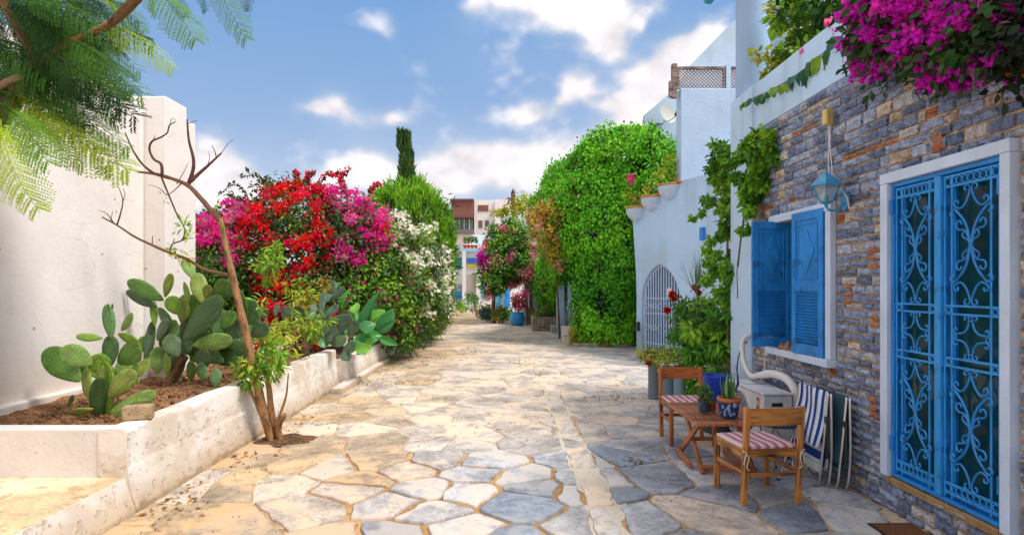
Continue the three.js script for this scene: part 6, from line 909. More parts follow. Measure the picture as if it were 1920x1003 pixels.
// ---- yellow green shrubs among the cacti
function shrub(name, label, cat, list, geo, m, { stems = [], rad = 0.2, size = 1, per = 60, base, droop = 0.3, bark = M.bark, face = 0.8, group } = {}) {
  const t = thing(name, label, cat, [0, 0, 0], 0, group), it = [];
  for (const [x, y, Z, n, cols, r = rad, st = 1] of list) for (let k = 0; k < n; k++) { const c = cols[Math.floor(R() * cols.length)], p = at(x, y, Z); clump(it, { p: p.add(V(gauss() * r, gauss() * r * st, gauss() * r)), n: V(rs(.6), 0.5, 0.8).normalize() }, Math.round(per * rr(0.6, 1.3)), r * 0.42, size, c, { droop, face }); }
  for (const [pts, r0, r1] of stems) part('stem', limb(pts.map(([x, y, Z]) => at(x, y, Z)), r0, r1, 7, pts.length * 5, 0.15), bark, t);
  copies('leaves', geo, m, it, t); if (base) settle(t, ...base); return t;
}
const longLeaf = leafGeo(0.028, 0.115, { fold: 0.3, bend: 0.4, belly: 0.45 });
{
  seed(131); const Y = [G.lime, G.yellow, G.yellow, [0.30, 0.42, 0.04]];
  shrub('yellow_shrub', 'yellow green shrub with drooping leaves between bare tree and blue green cactus', 'shrub', [[505, 615, 7.6, 5, Y, .20], [480, 580, 7.8, 3, Y, .16], [535, 640, 7.4, 5, Y, .18], [560, 620, 7.8, 4, Y, .18], [520, 690, 6.9, 3, Y, .12]], longLeaf, leafMat, { per: 24, stems: [[[[510, 690, 7.3], [505, 650, 7.4], [500, 600, 7.6]], 0.018, 0.008], [[[540, 690, 7.3], [545, 650, 7.5], [560, 600, 7.8]], 0.018, 0.008]], base: [-3.0, 0.45, -7.4] });
  seed(132);
  shrub('tuft_tree', 'slender sapling with a bright lime tuft in front of red blossom', 'sapling', [[508, 470, 8.9, 3, [G.lime], .12], [500, 500, 8.9, 3, [G.lime], .11], [515, 490, 8.8, 3, [[0.26, 0.46, 0.04]], .11], [505, 515, 8.8, 2, [G.lime], .08], [512, 455, 8.9, 1, [G.lime], .08]], longLeaf, leafMat, { per: 26, stems: [[[[502, 660, 8.7], [499, 600, 8.8], [498, 540, 8.9], [505, 490, 8.9]], 0.014, 0.008]], base: [-3.5, 0.45, -8.8], droop: 0.5 });
  seed(133);
  shrub('yellow_shrub', 'yellow shrub with red tips just below the red bougainvillea', 'shrub', [[545, 555, 9.2, 3, Y, .2], [575, 560, 9.4, 4, [G.yellow, [0.45, 0.36, 0.03]], .18], [555, 575, 9.3, 3, Y, .16], [592, 555, 9.5, 2, [[0.5, 0.2, 0.03], G.yellow], .12], [560, 545, 9.3, 2, [G.lime], .14]], longLeaf, leafMat, { per: 26, stems: [[[[556, 650, 9], [553, 600, 9.2], [550, 560, 9.2]], 0.016, 0.008]], base: [-3.3, 0.45, -9.2], droop: 0.5 });
  seed(134);
  shrub('lime_shrub', 'small bright lime bush in front of the blue green cactus', 'shrub', [[585, 605, 8.1, 3, [[0.25, 0.45, 0.03], G.lime], .10], [565, 630, 8.0, 3, Y, .12], [582, 622, 8.0, 2, [[0.30, 0.50, 0.03]], .08]], longLeaf, leafMat, { per: 26, stems: [[[[578, 668, 8.0], [580, 630, 8.0]], 0.014, 0.008]], base: [-2.7, 0.45, -8] });
}
// ---- red and magenta bougainvillea
{
  seed(141);
  const t = thing('bougainvillea', 'big bougainvillea mound with red and magenta blossom behind the planter', 'bougainvillea'), e = [PX(560, 478, 11.2, 1.75, 1.30, 1.1), PX(440, 490, 10.8, 0.85, 1.0, 0.9), PX(652, 508, 11.6, 1.0, 1.15, 1.0), PX(560, 560, 11.0, 1.6, 0.85, 0.9), PX(740, 560, 12.0, 0.55, 0.9, 0.7)];
  const leaves = [], bracts = [], pts = skin(e, 640, { inner: 0.80, under: 0.45, lump: 0.22, seedy: 3 });
  for (const c of pts) {
    const px = 945 + c.p.x * FOCAL / -c.p.z, py = 535 - (c.p.y - EYE) * FOCAL / -c.p.z, patch = vnoise(c.p.x * 1.9 + 7, c.p.y * 1.9, c.p.z * 1.1 + 0.3), high = smooth(560, 420, py); const fl = patch + high * 0.32 > 0.605;
    if (fl) { const mg = px < 455 ? 0.85 : px > 620 ? 0.78 : py > 470 ? 0.12 : 0.16; const q = vnoise(c.p.x * 2.6 + 3, c.p.y * 2.6 + 9, 0.5) * 0.5 + R() * 0.5; const col = q < mg * 0.92 ? (R() < 0.6 ? G.magenta : G.pink) : (R() < 0.7 ? G.red : G.crimson); clump(bracts, c, 66, 0.13, 1.05, col, { droop: 0.1, face: 1.1, k: 0.18, stretch: 0.8 }); clump(leaves, c, 12, 0.15, 1, G.olive, {}); }
    else { clump(leaves, c, 46, 0.16, 1, R() < 0.36 ? G.lime : R() < 0.55 ? G.mid : R() < 0.5 ? G.olive : [0.24, 0.10, 0.04], {}); if (R() < 0.35) clump(bracts, c, 8, 0.12, 1, px < 460 || px > 640 ? G.magenta : G.red, { k: 0.2 }); }
  }
  for (const c of skin(e, 260, { inner: 0.35, under: 0.4 })) clump(leaves, c, 40, 0.22, 1.2, G.dark);  // inner leaves darker, shade inside the mound put into their colour
  // long arching sprays out of the top
  const sp = []; for (const [x0, y0, x1, y1, x2, y2] of [[500, 360, 488, 332, 445, 330], [520, 360, 500, 335, 470, 350], [560, 350, 555, 325, 552, 318], [640, 370, 642, 330, 655, 315], [650, 370, 640, 340, 632, 318], [470, 380, 440, 345, 405, 370], [690, 370, 700, 350, 715, 345], [430, 420, 400, 395, 372, 405], [600, 345, 612, 325, 628, 330], [410, 440, 380, 420, 350, 438], [580, 350, 575, 330, 590, 322]]) { const Z = 10.9 + rs(.4), P = [at(x0, y0, Z), at(x1, y1, Z), at(x2, y2, Z + rs(.3))]; sp.push(limb(P, 0.012, 0.004, 5, 10)); const cv = new THREE.CatmullRomCurve3(P); for (let i = 3; i < 20; i++) { const p = cv.getPoint(i / 20); for (let k = 0; k < 2; k++) leaves.push({ p, n: rdir(), d: rdir().add(V(0, -0.2, 0)), s: rr(.7, 1.1), c: vary([0.10, 0.10, 0.03]) }); if (x0 > 530 && R() < 0.5) for (let k = 0; k < 5; k++) bracts.push({ p: p.clone().add(rdir().multiplyScalar(.05)), n: rdir(), d: rdir(), s: 0.9, c: vary(G.crimson) }); } }
  part('stem', merge([...sp, ...[[520, 640], [560, 640], [610, 645]].map(([x, y]) => limb([at(x, y, 11), at(x + 10, y - 70, 11.1), at(x + rs(40), y - 170, 11.2)], 0.05, 0.02, 7, 12, 0.2)), limb([at(470, 440, 10.2), at(520, 380, 10.3), at(600, 340, 10.6)], 0.010, 0.006, 5, 12)]), M.bark, t);
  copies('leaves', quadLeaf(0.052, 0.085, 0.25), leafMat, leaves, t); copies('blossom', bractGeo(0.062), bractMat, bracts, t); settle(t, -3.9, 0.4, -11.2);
}
// ---- white oleander row, bright willowy bush, cypress
{
  seed(151);
  const t = thing('white_oleander', 'tall dark green oleander hedge with white and cream flowers and bare trunks', 'oleander'), e = [PX(762, 518, 13.2, 0.80, 1.12, 1.1), PX(752, 600, 12.9, 0.52, 0.85, 0.5), PX(795, 560, 16, 0.62, 1.15, 1.8), PX(810, 570, 19.5, 0.45, 1.0, 2.2), PX(785, 505, 15, 0.6, 0.75, 1.0)];
  const leaves = [], fl = [];
  for (const c of skin(e, 560, { inner: 0.78, under: 0.30, lump: 0.2, seedy: 9 })) {
    const px = 945 + c.p.x * FOCAL / -c.p.z, py = 535 - (c.p.y - EYE) * FOCAL / -c.p.z, pat = vnoise(c.p.x * 2.2, c.p.y * 2.2 + 4, c.p.z * 1.6);
    clump(leaves, c, 42, 0.17, 1, R() < 0.25 ? G.lime : R() < 0.5 ? G.olive : G.dark, { droop: 0.15 });
    const k = smooth(380, 430, py) * smooth(600, 545, py) * (px > 805 && pat < 0.55 ? 0 : 1); if (pat > 0.33 && k > 0.2) clump(fl, { p: c.p.clone().addScaledVector(c.n, 0.14), n: c.n }, 30, 0.12, 1.45, px > 770 ? G.cream : G.white, { face: 1.5, k: 0.12 });
    if (pat < 0.34 && px < 770 && py > 395 && py < 540) clump(fl, { p: c.p.clone().addScaledVector(c.n, 0.10), n: c.n }, 18, 0.10, 1, G.magenta, { face: 1.5, k: 0.2 });
  }
  for (const c of skin(e, 220, { inner: 0.3, under: 0.4 })) clump(leaves, c, 36, 0.22, 1.2, G.dark);  // darker core leaves paint the shade inside the hedge
  for (const [x, y] of [[700, 412], [716, 418], [735, 424], [752, 408], [762, 440], [782, 428], [796, 440], [806, 425], [776, 492], [760, 515], [798, 500], [826, 492], [814, 522], [836, 505], [790, 540], [772, 560], [815, 470], [748, 500], [838, 482], [802, 555], [785, 585], [762, 575], [820, 545], [690, 428], [725, 405]]) { const Z = 12.15 + Math.max(0, x - 700) * 0.020; for (let k = 0; k < 2; k++) clump(fl, { p: at(x + rs(8), y + rs(7), Z), n: V(.25, .25, 1).normalize() }, 30, 0.12, 1.3, x > 800 ? G.cream : G.white, { face: 1.5, k: 0.1 }); clump(leaves, { p: at(x, y + 4, Z + .12), n: V(.25, .25, 1).normalize() }, 34, 0.15, 1, R() < .4 ? G.lime : G.olive); }
  for (const [x, y, Z, dx] of [[732, 662, 14.2, 6], [784, 636, 17.3, 4], [800, 628, 18.7, 2], [806, 626, 18.9, 12]]) part('trunk', limb([at(x, y, Z).setY(-0.05), at(x + dx, y - 30, Z), at(x - 4, y - 75, Z), at(x + 6, y - 130, Z)], 0.07, 0.03, 8, 14, 0.25), M.bark, t);
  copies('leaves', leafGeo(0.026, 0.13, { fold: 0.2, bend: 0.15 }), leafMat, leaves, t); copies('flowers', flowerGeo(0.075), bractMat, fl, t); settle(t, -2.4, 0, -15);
}
{
  seed(152);
  const t = thing('willowy_bush', 'tall bright lime bush of fine willowy leaves behind the oleander', 'bush'), e = [PX(768, 445, 18.5, 1.2, 1.72, 1.0), PX(812, 460, 18.8, 0.65, 1.30, 0.9), PX(728, 430, 18.8, 0.75, 1.1, 0.8), PX(820, 500, 19.2, 0.45, 1.2, 0.7)]; const leaves = [];
  for (const c of skin(e, 460, { inner: 0.82, under: 0.6, lump: 0.18, seedy: 2 })) for (let i = 0; i < 60; i++) { const p = c.p.clone().add(V(gauss() * .14, gauss() * .22, gauss() * .14)); leaves.push({ p, n: c.n.clone().add(rdir().multiplyScalar(0.7)), d: V(gauss() * .5 + c.n.x * 0.4, 0.9 + gauss() * .5, gauss() * .5 + c.n.z * .3), s: rr(.7, 1.3), c: vary(R() < 0.55 ? [0.36, 0.70, 0.03] : [0.20, 0.52, 0.025], 0.3) }); }
  for (const c of skin(e, 150, { inner: 0.3, under: 0.5 })) clump(leaves, c, 30, 0.25, 1.2, [0.05, 0.14, 0.015]);  // core leaves coloured dark as the shade within the bush
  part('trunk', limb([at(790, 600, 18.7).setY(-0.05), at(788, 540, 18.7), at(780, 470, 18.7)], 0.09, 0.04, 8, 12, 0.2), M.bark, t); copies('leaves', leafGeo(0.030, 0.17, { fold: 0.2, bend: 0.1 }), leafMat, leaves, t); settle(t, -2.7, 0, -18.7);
}
{
  seed(153);
  const t = thing('cypress', 'narrow dark green cypress rising above the flower hedge', 'cypress'), Z = 30, top = at(757, 250, Z), cx = at(763, 400, Z).x, it = [];
  for (let i = 0; i < 5200; i++) { const u = Math.pow(R(), 0.8), y = mix(2.2, top.y, u), split = y > top.y - 0.9, w = 0.70 * Math.pow(1 - u, 0.62) * (1 - 0.35 * smooth(0.5, 0, u)) + 0.05, a = rr(0, 6.28), k = Math.sqrt(rr(0.35, 1)) * (1 + 0.35 * (vnoise(a * 2, y * 1.6, 3.5) - 0.5)); let x = cx + (split ? (R() < 0.35 ? -0.30 : 0.05) : 0) + Math.cos(a) * w * k * (split ? 0.62 : 1), z = -Z + Math.sin(a) * w * k; const lean = (y - 5) * -0.012; it.push({ p: V(x + lean, y - (split && x < cx ? 0 : 0.1), z), n: V(Math.cos(a), 0.2, Math.sin(a)).add(rdir().multiplyScalar(.4)), d: V(Math.cos(a) * .22 + rs(.2), 1, Math.sin(a) * .22 + rs(.2)), s: rr(.7, 1.3), c: vary(R() < 0.5 ? [0.05, 0.15, 0.04] : R() < 0.6 ? [0.09, 0.23, 0.045] : [0.18, 0.28, 0.05], 0.3) }); }
  part('trunk', limb([V(cx, 0, -Z), V(cx, 3, -Z), V(cx - 0.05, 8.6, -Z)], 0.16, 0.03, 8), M.bark, t); copies('crown', leafGeo(0.07, 0.34, { fold: 0.5, bend: -0.1 }), leafMat, it, t); settle(t, cx, 0, -Z);
}
// ---- the ivy over the house on the right
const ivyLeaf = leafGeo(0.068, 0.085, { fold: 0.25, bend: 0.3, belly: 0.36 });
{
  seed(161);
  const t = thing('ivy', 'dense bright green ivy covering a whole house corner by the alley', 'ivy'), e = [PX(1135, 405, 16.1, 1.22, 2.10, 0.95), PX(1205, 322, 15.7, 0.92, 1.12, 0.75), PX(1075, 400, 17.6, 1.0, 1.55, 1.6), PX(1140, 570, 15.6, 0.86, 1.45, 0.55), PX(1050, 455, 19.3, 0.50, 1.15, 2.6), PX(1170, 470, 15.7, 0.50, 1.7, 0.6), PX(1160, 300, 16, 1.0, 0.75, 0.8), PX(1030, 530, 23, 0.45, 1.0, 2.0), PX(1108, 440, 15.75, 0.55, 0.85, 0.5)]; const it = [];
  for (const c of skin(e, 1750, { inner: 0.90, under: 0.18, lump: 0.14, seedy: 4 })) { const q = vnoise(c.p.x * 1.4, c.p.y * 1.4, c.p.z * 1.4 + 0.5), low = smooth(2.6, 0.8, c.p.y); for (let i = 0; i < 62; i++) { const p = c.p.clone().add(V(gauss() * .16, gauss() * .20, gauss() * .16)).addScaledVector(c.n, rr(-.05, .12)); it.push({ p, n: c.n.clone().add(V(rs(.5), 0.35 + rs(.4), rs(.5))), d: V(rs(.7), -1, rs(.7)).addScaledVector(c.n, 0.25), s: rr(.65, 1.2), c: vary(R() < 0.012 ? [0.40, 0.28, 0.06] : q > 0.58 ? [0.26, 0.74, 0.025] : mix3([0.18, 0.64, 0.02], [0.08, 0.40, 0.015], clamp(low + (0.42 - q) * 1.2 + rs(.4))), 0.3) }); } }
  for (const c of skin(e, 260, { inner: 0.5, under: 0.3 })) clump(it, c, 30, 0.25, 1, G.dark);  // dark inner leaves, shade under the ivy skin put in as colour
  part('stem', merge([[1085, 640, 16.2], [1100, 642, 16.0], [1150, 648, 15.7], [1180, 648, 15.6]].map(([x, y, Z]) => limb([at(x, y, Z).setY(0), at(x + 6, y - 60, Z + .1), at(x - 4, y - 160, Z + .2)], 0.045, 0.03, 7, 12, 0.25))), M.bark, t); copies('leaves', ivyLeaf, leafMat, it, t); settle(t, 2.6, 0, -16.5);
  seed(162); const b = thing('orange_bougainvillea', 'orange and pink bougainvillea trailing down the left edge of the ivy', 'bougainvillea'), lv = [], br = [];
  for (const c of skin([PX(1030, 425, 16.2, 0.36, 0.6, 0.5), PX(1045, 465, 16.4, 0.24, 0.6, 0.4), PX(1062, 388, 16.0, 0.34, 0.28, 0.4), PX(1008, 420, 17.2, 0.28, 0.4, 0.5)], 120, { inner: 0.8, lump: 0.3 })) { const px = 945 + c.p.x * FOCAL / -c.p.z, py = 535 - (c.p.y - EYE) * FOCAL / -c.p.z; clump(br, c, 30, 0.13, 1.1, px > 1050 && py < 410 ? G.pink : R() < 0.45 ? [0.95, 0.50, 0.26] : R() < 0.4 ? [0.92, 0.62, 0.12] : [0.95, 0.52, 0.48], { k: 0.22, droop: 0.5 }); clump(lv, c, 30, 0.17, 1, R() < 0.6 ? G.yellow : G.lime); }
  part('stem', limb([at(1050, 612, 17.5).setY(0), at(1046, 560, 16.9), at(1042, 470, 16.6), at(1040, 420, 16.4)], 0.035, 0.015, 7, 14, 0.2), M.bark, b); copies('leaves', quadLeaf(0.06, 0.10, 0.25), leafMat, lv, b); copies('blossom', bractGeo(0.075), bractMat, br, b); settle(b, 1.5, 0, -16.6);
  seed(163); const p = thing('pink_blossom', 'small magenta bougainvillea sprig on the ivy beside the stair bowls', 'bougainvillea'), pb = [], pl = []; for (const [x, y, n, cc] of [[1183, 340, 60, G.pink], [1190, 372, 40, [0.72, 0.45, 0.16]], [1178, 368, 30, G.yellow], [1182, 334, 40, G.magenta]]) { const c = { p: at(x, y, 14.55), n: V(-.3, .2, 1).normalize() }; clump(pb, c, n, 0.075, 1, cc); clump(pl, c, 30, 0.13, 1, G.lime); } part('stem', limb([at(1195, 392, 14.5), at(1188, 365, 14.5), at(1182, 338, 14.55)], 0.012, 0.006, 5), M.bark, p); copies('leaves', quadLeaf(0.06, 0.1), leafMat, pl, p); copies('blossom', bractGeo(0.07), bractMat, pb, p); settle(p, 3.1, 3.4, -14.55);
  seed(164); const s = [], g = []; for (const [x, y] of [[1225, 342], [1240, 325], [1255, 318], [1265, 330], [1212, 362], [1258, 300]]) clump(s, { p: at(x, y, 13.9), n: V(0, .3, 1) }, 44, 0.11, 1, R() < 0.6 ? G.yellow : G.lime); const q = thing('step_plants', 'yellow green plants growing on the stair wall tiles', 'plant'); part('stem', limb([at(1232, 362, 13.8), at(1240, 335, 13.9)], 0.012, 0.006, 5), M.bark, q); copies('leaves', quadLeaf(0.05, 0.1), leafMat, s, q); settle(q, 3.6, 3.7, -13.9);
}
// ---- pink tree and bushes at the end of the alley
{
  seed(171); const t = thing('pink_bougainvillea', 'tree of pale pink bougainvillea trained on a post at the alley end', 'bougainvillea'), lv = [], br = [];
  for (const c of skin([PX(950, 485, 24.5, 0.95, 1.30, 0.8), PX(922, 510, 24, 0.42, 1.05, 0.5), PX(985, 490, 24.3, 0.45, 0.8, 0.6), PX(958, 440, 25.2, 0.45, 0.6, 0.5)], 300, { inner: 0.75, under: 0.9, lump: 0.3, seedy: 6 })) { const px = 945 + c.p.x * FOCAL / -c.p.z, py = 535 - (c.p.y - EYE) * FOCAL / -c.p.z, q = vnoise(c.p.x * 2.4, c.p.y * 2.4, c.p.z * 2); const pk = px < 930 ? 0.38 : px < 978 ? 0.66 : 0.52; if (q > pk && py > 415) clump(br, c, 44, 0.17, 1.5, px < 916 && py < 505 && py > 470 ? G.purple : R() < 0.6 ? [0.95, 0.50, 0.54] : [0.88, 0.32, 0.44], { k: 0.2 }); else clump(lv, c, 44, 0.2, 1.5, R() < 0.4 ? G.lime : R() < 0.5 ? G.mid : G.dark); }
  for (let i = 0; i < 5; i++) clump(br, { p: at(905 + rs(8), 488 + rs(8), 23.6), n: V(-.3, 0, 1) }, 40, 0.14, 1.4, [0.60, 0.03, 0.42], { k: 0.15 });
  part('trunk', limb([at(925, 600, 24.6).setY(0), at(925, 570, 24.6), at(927, 535, 24.6), at(940, 500, 24.6)], 0.09, 0.05, 8, 12, 0.2), M.bark, t); copies('leaves', quadLeaf(0.06, 0.1), leafMat, lv, t); copies('blossom', bractGeo(0.07), bractMat, br, t); settle(t, -0.45, 0, -24.6);
  seed(172); shrub('pergola_vine', 'yellow green vine spilling over the white pergola beam', 'vine', [[975, 390, 26.5, 6, [G.yellow, G.lime, [0.40, 0.28, 0.06]], .45, .6], [995, 380, 26.5, 7, [G.lime, G.yellow], .4, .6], [955, 403, 26.5, 3, [G.yellow, G.lime], .28, .3], [1010, 372, 26, 5, [G.lime, [0.30, 0.20, 0.05]], .35, .7], [935, 398, 26.5, 3, [G.yellow], .3, .25], [985, 430, 25.8, 4, [G.lime, G.mid], .3, .8]], quadLeaf(0.08, 0.16), leafMat, { per: 60, base: [1, 3.5, -26.5], stems: [[[[940, 402, 26.4], [915, 394, 26.6], [905, 388, 26.8]], 0.02, 0.008], [[[985, 560, 26.2], [985, 470, 26.2], [980, 400, 26.3]], 0.05, 0.03]] });
  const bush = (label, list, base, sd, geo = quadLeaf(0.06, 0.12)) => { seed(sd); shrub('bush', label, 'bush', list, geo, leafMat, { per: 46, base, stems: [[[[list[0][0], list[0][1] + 12, list[0][2]], [list[0][0], list[0][1], list[0][2]]], 0.03, 0.015]] }); };
  bush('round yellow green bush in front of the blue far doors', [[943, 588, 24.4, 10, [G.olive, G.yellow, G.mid], .34, .8], [955, 592, 24.2, 6, [G.yellow, G.mid], .28, .7], [930, 594, 24.4, 5, [G.olive, G.mid], .25, .7]], [0, 0, -24.4], 181);
  bush('small olive bush at the bend of the alley beside the grey trunk', [[903, 584, 27, 7, [G.olive, G.mid, [0.25, 0.2, 0.03]], .28, .8], [912, 578, 27, 4, [G.yellow, G.olive], .25, .5]], [-1, 0, -27], 182);
  bush('green hedge bush below the blue green far doors on the left', [[866, 576, 31, 9, [G.mid, G.lime], .38, .5], [880, 568, 31.5, 7, [G.mid, G.dark], .38, .8], [887, 556, 32, 4, [G.dark, G.mid], .3, .8]], [-2, 0, -31.3], 183);
  bush('orange yellow flowering bush at the left end of the far doors', [[846, 536, 30, 6, [[0.70, 0.38, 0.06], G.yellow], .35, .8], [843, 565, 30, 6, [G.olive, [0.35, 0.22, 0.05]], .4, 1], [850, 580, 29.5, 4, [G.yellow, G.mid], .3, .6]], [-2.7, 0, -30], 184);
  bush('dull yellow bush between the far hedge and the round bush', [[893, 582, 29.5, 4, [[0.35, 0.28, 0.05], G.olive], .25, .5]], [-1.5, 0, -29.5], 185);
  bush('agave like grey green bush beside the grey trunk', [[917, 586, 25.5, 5, [[0.10, 0.20, 0.15], [0.06, 0.14, 0.12]], .22, .7]], [-0.7, 0, -25.5], 186, quadLeaf(0.05, 0.26));
  seed(187); const mp = thing('magenta_flowers', 'magenta flowering plant spilling over the white balustrade', 'flowers'), b2 = [], l2 = []; for (let i = 0; i < 22; i++) { const c = { p: at(972 + gauss() * 10, 566 + gauss() * 13, 23.3), n: V(0, .3, 1) }; clump(b2, c, 24, 0.11, 1.1, R() < 0.6 ? [0.72, 0.02, 0.22] : G.pink, { k: .15 }); clump(l2, c, 8, 0.12, 1, G.olive); } for (let i = 0; i < 6; i++) clump(b2, { p: at(984 + gauss() * 6, 552 + gauss() * 8, 24), n: V(0, .3, 1) }, 20, 0.1, 1, G.pink); part('stem', limb([at(971, 606, 23.3), at(972, 585, 23.3), at(972, 566, 23.3)], 0.02, 0.01, 5), M.bark, mp); copies('leaves', quadLeaf(0.05, 0.1), leafMat, l2, mp); copies('blossom', bractGeo(0.075), bractMat, b2, mp); settle(mp, 0.55, 0.4, -23.3);
  seed(188); shrub('trough_plants', 'green leafy plants filling the wooden trough below the orange blossom', 'plant', [[1010, 590, 21.5, 5, [G.lime, G.mid], .28, .7], [1028, 575, 21.3, 6, [G.mid, G.lime, G.olive], .32, 1.2], [1035, 595, 21, 4, [G.dark, G.mid], .25, .7], [1022, 545, 21.5, 5, [G.lime, G.olive], .3, 1.2], [1018, 520, 21.5, 3, [G.olive, G.yellow], .25, 1]], quadLeaf(0.06, 0.13), leafMat, { per: 50, base: [1.6, 0.45, -21.3], stems: [[[[1025, 606, 21.4], [1026, 560, 21.4], [1024, 520, 21.5]], 0.03, 0.015]] });
  seed(189); shrub('grey_plant', 'silvery grey green plant at the foot of the ivy', 'plant', [[1085, 612, 16, 5, [[0.10, 0.19, 0.12], G.mid], .25, .9], [1078, 632, 15.8, 4, [[0.09, 0.17, 0.10], [0.14, 0.24, 0.16]], .2, .6], [1130, 640, 15.2, 3, [[0.35, 0.26, 0.05], G.olive], .12, .5]], quadLeaf(0.03, 0.12), leafMat, { per: 44, base: [2.0, 0, -15.9], stems: [[[[1085, 646, 15.9], [1085, 615, 16]], 0.02, 0.01]] });
}
// ---- vines and shrub round the white pier
{
  seed(191); const vl = leafGeo(0.036, 0.062, { fold: 0.25, bend: 0.35, belly: 0.36 });
  const Gv = [[0.24, 0.52, 0.03], G.lime, G.mid, [0.16, 0.42, 0.03]];
  shrub('climbing_vine', 'green climber hanging on the far side of white pier', 'vine', [[1352, 275, 7.3, 5, Gv, .11], [1350, 305, 7.3, 6, Gv, .12], [1362, 300, 7.2, 4, Gv, .1], [1366, 350, 7.2, 4, Gv, .1], [1370, 430, 7.15, 4, Gv, .09], [1340, 460, 7.4, 2, Gv, .08], [1345, 500, 7.3, 4, Gv, .12], [1330, 500, 7.5, 3, Gv, .1], [1368, 500, 7.1, 5, Gv, .1], [1348, 340, 7.3, 4, Gv, .12], [1358, 370, 7.3, 4, Gv, .12], [1362, 400, 7.25, 4, Gv, .11], [1340, 385, 7.5, 3, Gv, .12], [1325, 375, 7.6, 2, Gv, .08], [1312, 395, 7.7, 1, Gv, .06], [1302, 412, 7.7, 1, Gv, .04], [1362, 440, 7.25, 3, Gv, .10], [1364, 475, 7.2, 4, Gv, .10], [1355, 505, 7.3, 4, Gv, .12], [1365, 540, 7.2, 4, Gv, .11], [1330, 520, 7.5, 2, [G.lime], .10], [1340, 330, 7.4, 2, Gv, .08], [1372, 520, 7.1, 3, Gv, .07]], vl, leafMat, { per: 60, base: [2.7, 0.02, -7.3], droop: 0.7, stems: [[[[1368, 745, 7.25], [1366, 640, 7.2], [1364, 520, 7.2], [1364, 420, 7.2], [1352, 320, 7.25], [1352, 262, 7.3]], 0.022, 0.008], [[[1362, 395, 7.3], [1335, 380, 7.5], [1300, 412, 7.7]], 0.008, 0.003]] });
  seed(192);
  shrub('climbing_vine', 'green climber spreading onto the stones above blue shutters', 'vine', [[1425, 265, 6.05, 6, Gv, .11], [1410, 290, 6.15, 6, Gv, .12], [1445, 290, 5.9, 4, Gv, .09], [1428, 330, 6.05, 5, Gv, .10], [1405, 370, 6.2, 5, Gv, .09], [1400, 260, 6.2, 3, Gv, .09], [1438, 265, 5.95, 4, Gv, .09], [1395, 300, 6.3, 3, Gv, .09], [1432, 300, 6.0, 4, Gv, .09], [1415, 325, 6.12, 4, Gv, .10], [1400, 345, 6.25, 3, Gv, .09], [1418, 355, 6.1, 3, Gv, .09], [1410, 385, 6.15, 3, Gv, .08], [1448, 275, 5.9, 2, Gv, .07], [1385, 330, 6.4, 2, Gv, .07], [1398, 420, 6.25, 1, Gv, .05], [1390, 440, 6.3, 1, Gv, .04], [1440, 250, 5.95, 2, Gv, .06]], vl, leafMat, { per: 54, base: [2.65, 2.4, -6.2], droop: 0.7, stems: [[[[1384, 500, 6.4], [1392, 430, 6.3], [1402, 370, 6.2], [1412, 300, 6.15], [1440, 252, 5.9]], 0.010, 0.005], [[[1384, 560, 6.45], [1383, 500, 6.42], [1390, 450, 6.35], [1400, 400, 6.3]], 0.006, 0.003]] });
  seed(193); const Gs = [[0.18, 0.50, 0.03], G.mid, G.lime, [0.14, 0.42, 0.03], G.dark];
  shrub('leafy_shrub', 'tall leafy green shrub filling the corner beside white pier', 'shrub', [[1340, 570, 7.6, 7, Gs, .2], [1360, 600, 7.4, 6, Gs, .18], [1320, 600, 7.8, 7, Gs, .2], [1345, 640, 7.5, 8, Gs, .2], [1310, 640, 7.9, 7, Gs, .2], [1365, 660, 7.3, 6, Gs, .17], [1330, 680, 7.6, 7, Gs, .2], [1300, 670, 8, 4, Gs, .16], [1360, 700, 7.3, 6, Gs, .16], [1335, 715, 7.5, 5, Gs, .15], [1310, 730, 7.8, 4, Gs, .14], [1290, 620, 8.2, 3, Gs, .16], [1300, 580, 8.1, 3, [G.olive, G.mid], .15], [1370, 570, 7.2, 4, Gs, .12]], leafGeo(0.040, 0.115, { fold: 0.3, bend: 0.45, belly: 0.4 }), leafMat, { per: 50, base: [2.7, 0, -7.6], droop: 0.8, stems: [[[[1345, 785, 7.6], [1342, 700, 7.6], [1335, 620, 7.6], [1330, 560, 7.7]], 0.03, 0.012], [[[1320, 780, 7.8], [1315, 690, 7.9], [1300, 600, 8.1]], 0.025, 0.01], [[[1290, 700, 8.1], [1262, 660, 8.6], [1300, 560, 8.3]], 0.008, 0.004]] });
  seed(194); const h = thing('red_hibiscus', 'spindly plant with red flowers in front of the lattice gate', 'flowering plant'), fl = [], lv = []; for (const [x, y, n] of [[1262, 553, 26], [1305, 540, 22], [1276, 578, 14], [1253, 582, 14], [1310, 548, 10], [1268, 560, 8]]) { clump(fl, { p: at(x, y, 8.3), n: V(-.2, .2, 1).normalize() }, n, 0.022, 1, [0.66, 0.012, 0.03], { k: .2 }); clump(lv, { p: at(x + 6, y + 10, 8.35), n: V(0, .3, 1) }, 12, 0.06, 1, G.mid); } for (const [x, y] of [[1290, 600], [1280, 620], [1300, 570], [1270, 610], [1285, 575]]) clump(lv, { p: at(x, y, 8.35), n: V(0, .3, 1) }, 26, 0.09, 1, R() < .5 ? G.olive : [0.22, 0.20, 0.08]); part('stem', merge([[1262, 553], [1305, 540], [1276, 578], [1253, 582]].map(([x, y]) => limb([at(1295, 770, 8.3), at(1292, 660, 8.35), at(mix(1290, x, .6), mix(620, y, .6), 8.35), at(x, y, 8.3)], 0.010, 0.003, 5, 14))), M.bark, h); copies('leaves', quadLeaf(0.03, 0.075), leafMat, lv, h); copies('flowers', flowerGeo(0.10), bractMat, fl, h); settle(h, 2.65, 0, -8.3);
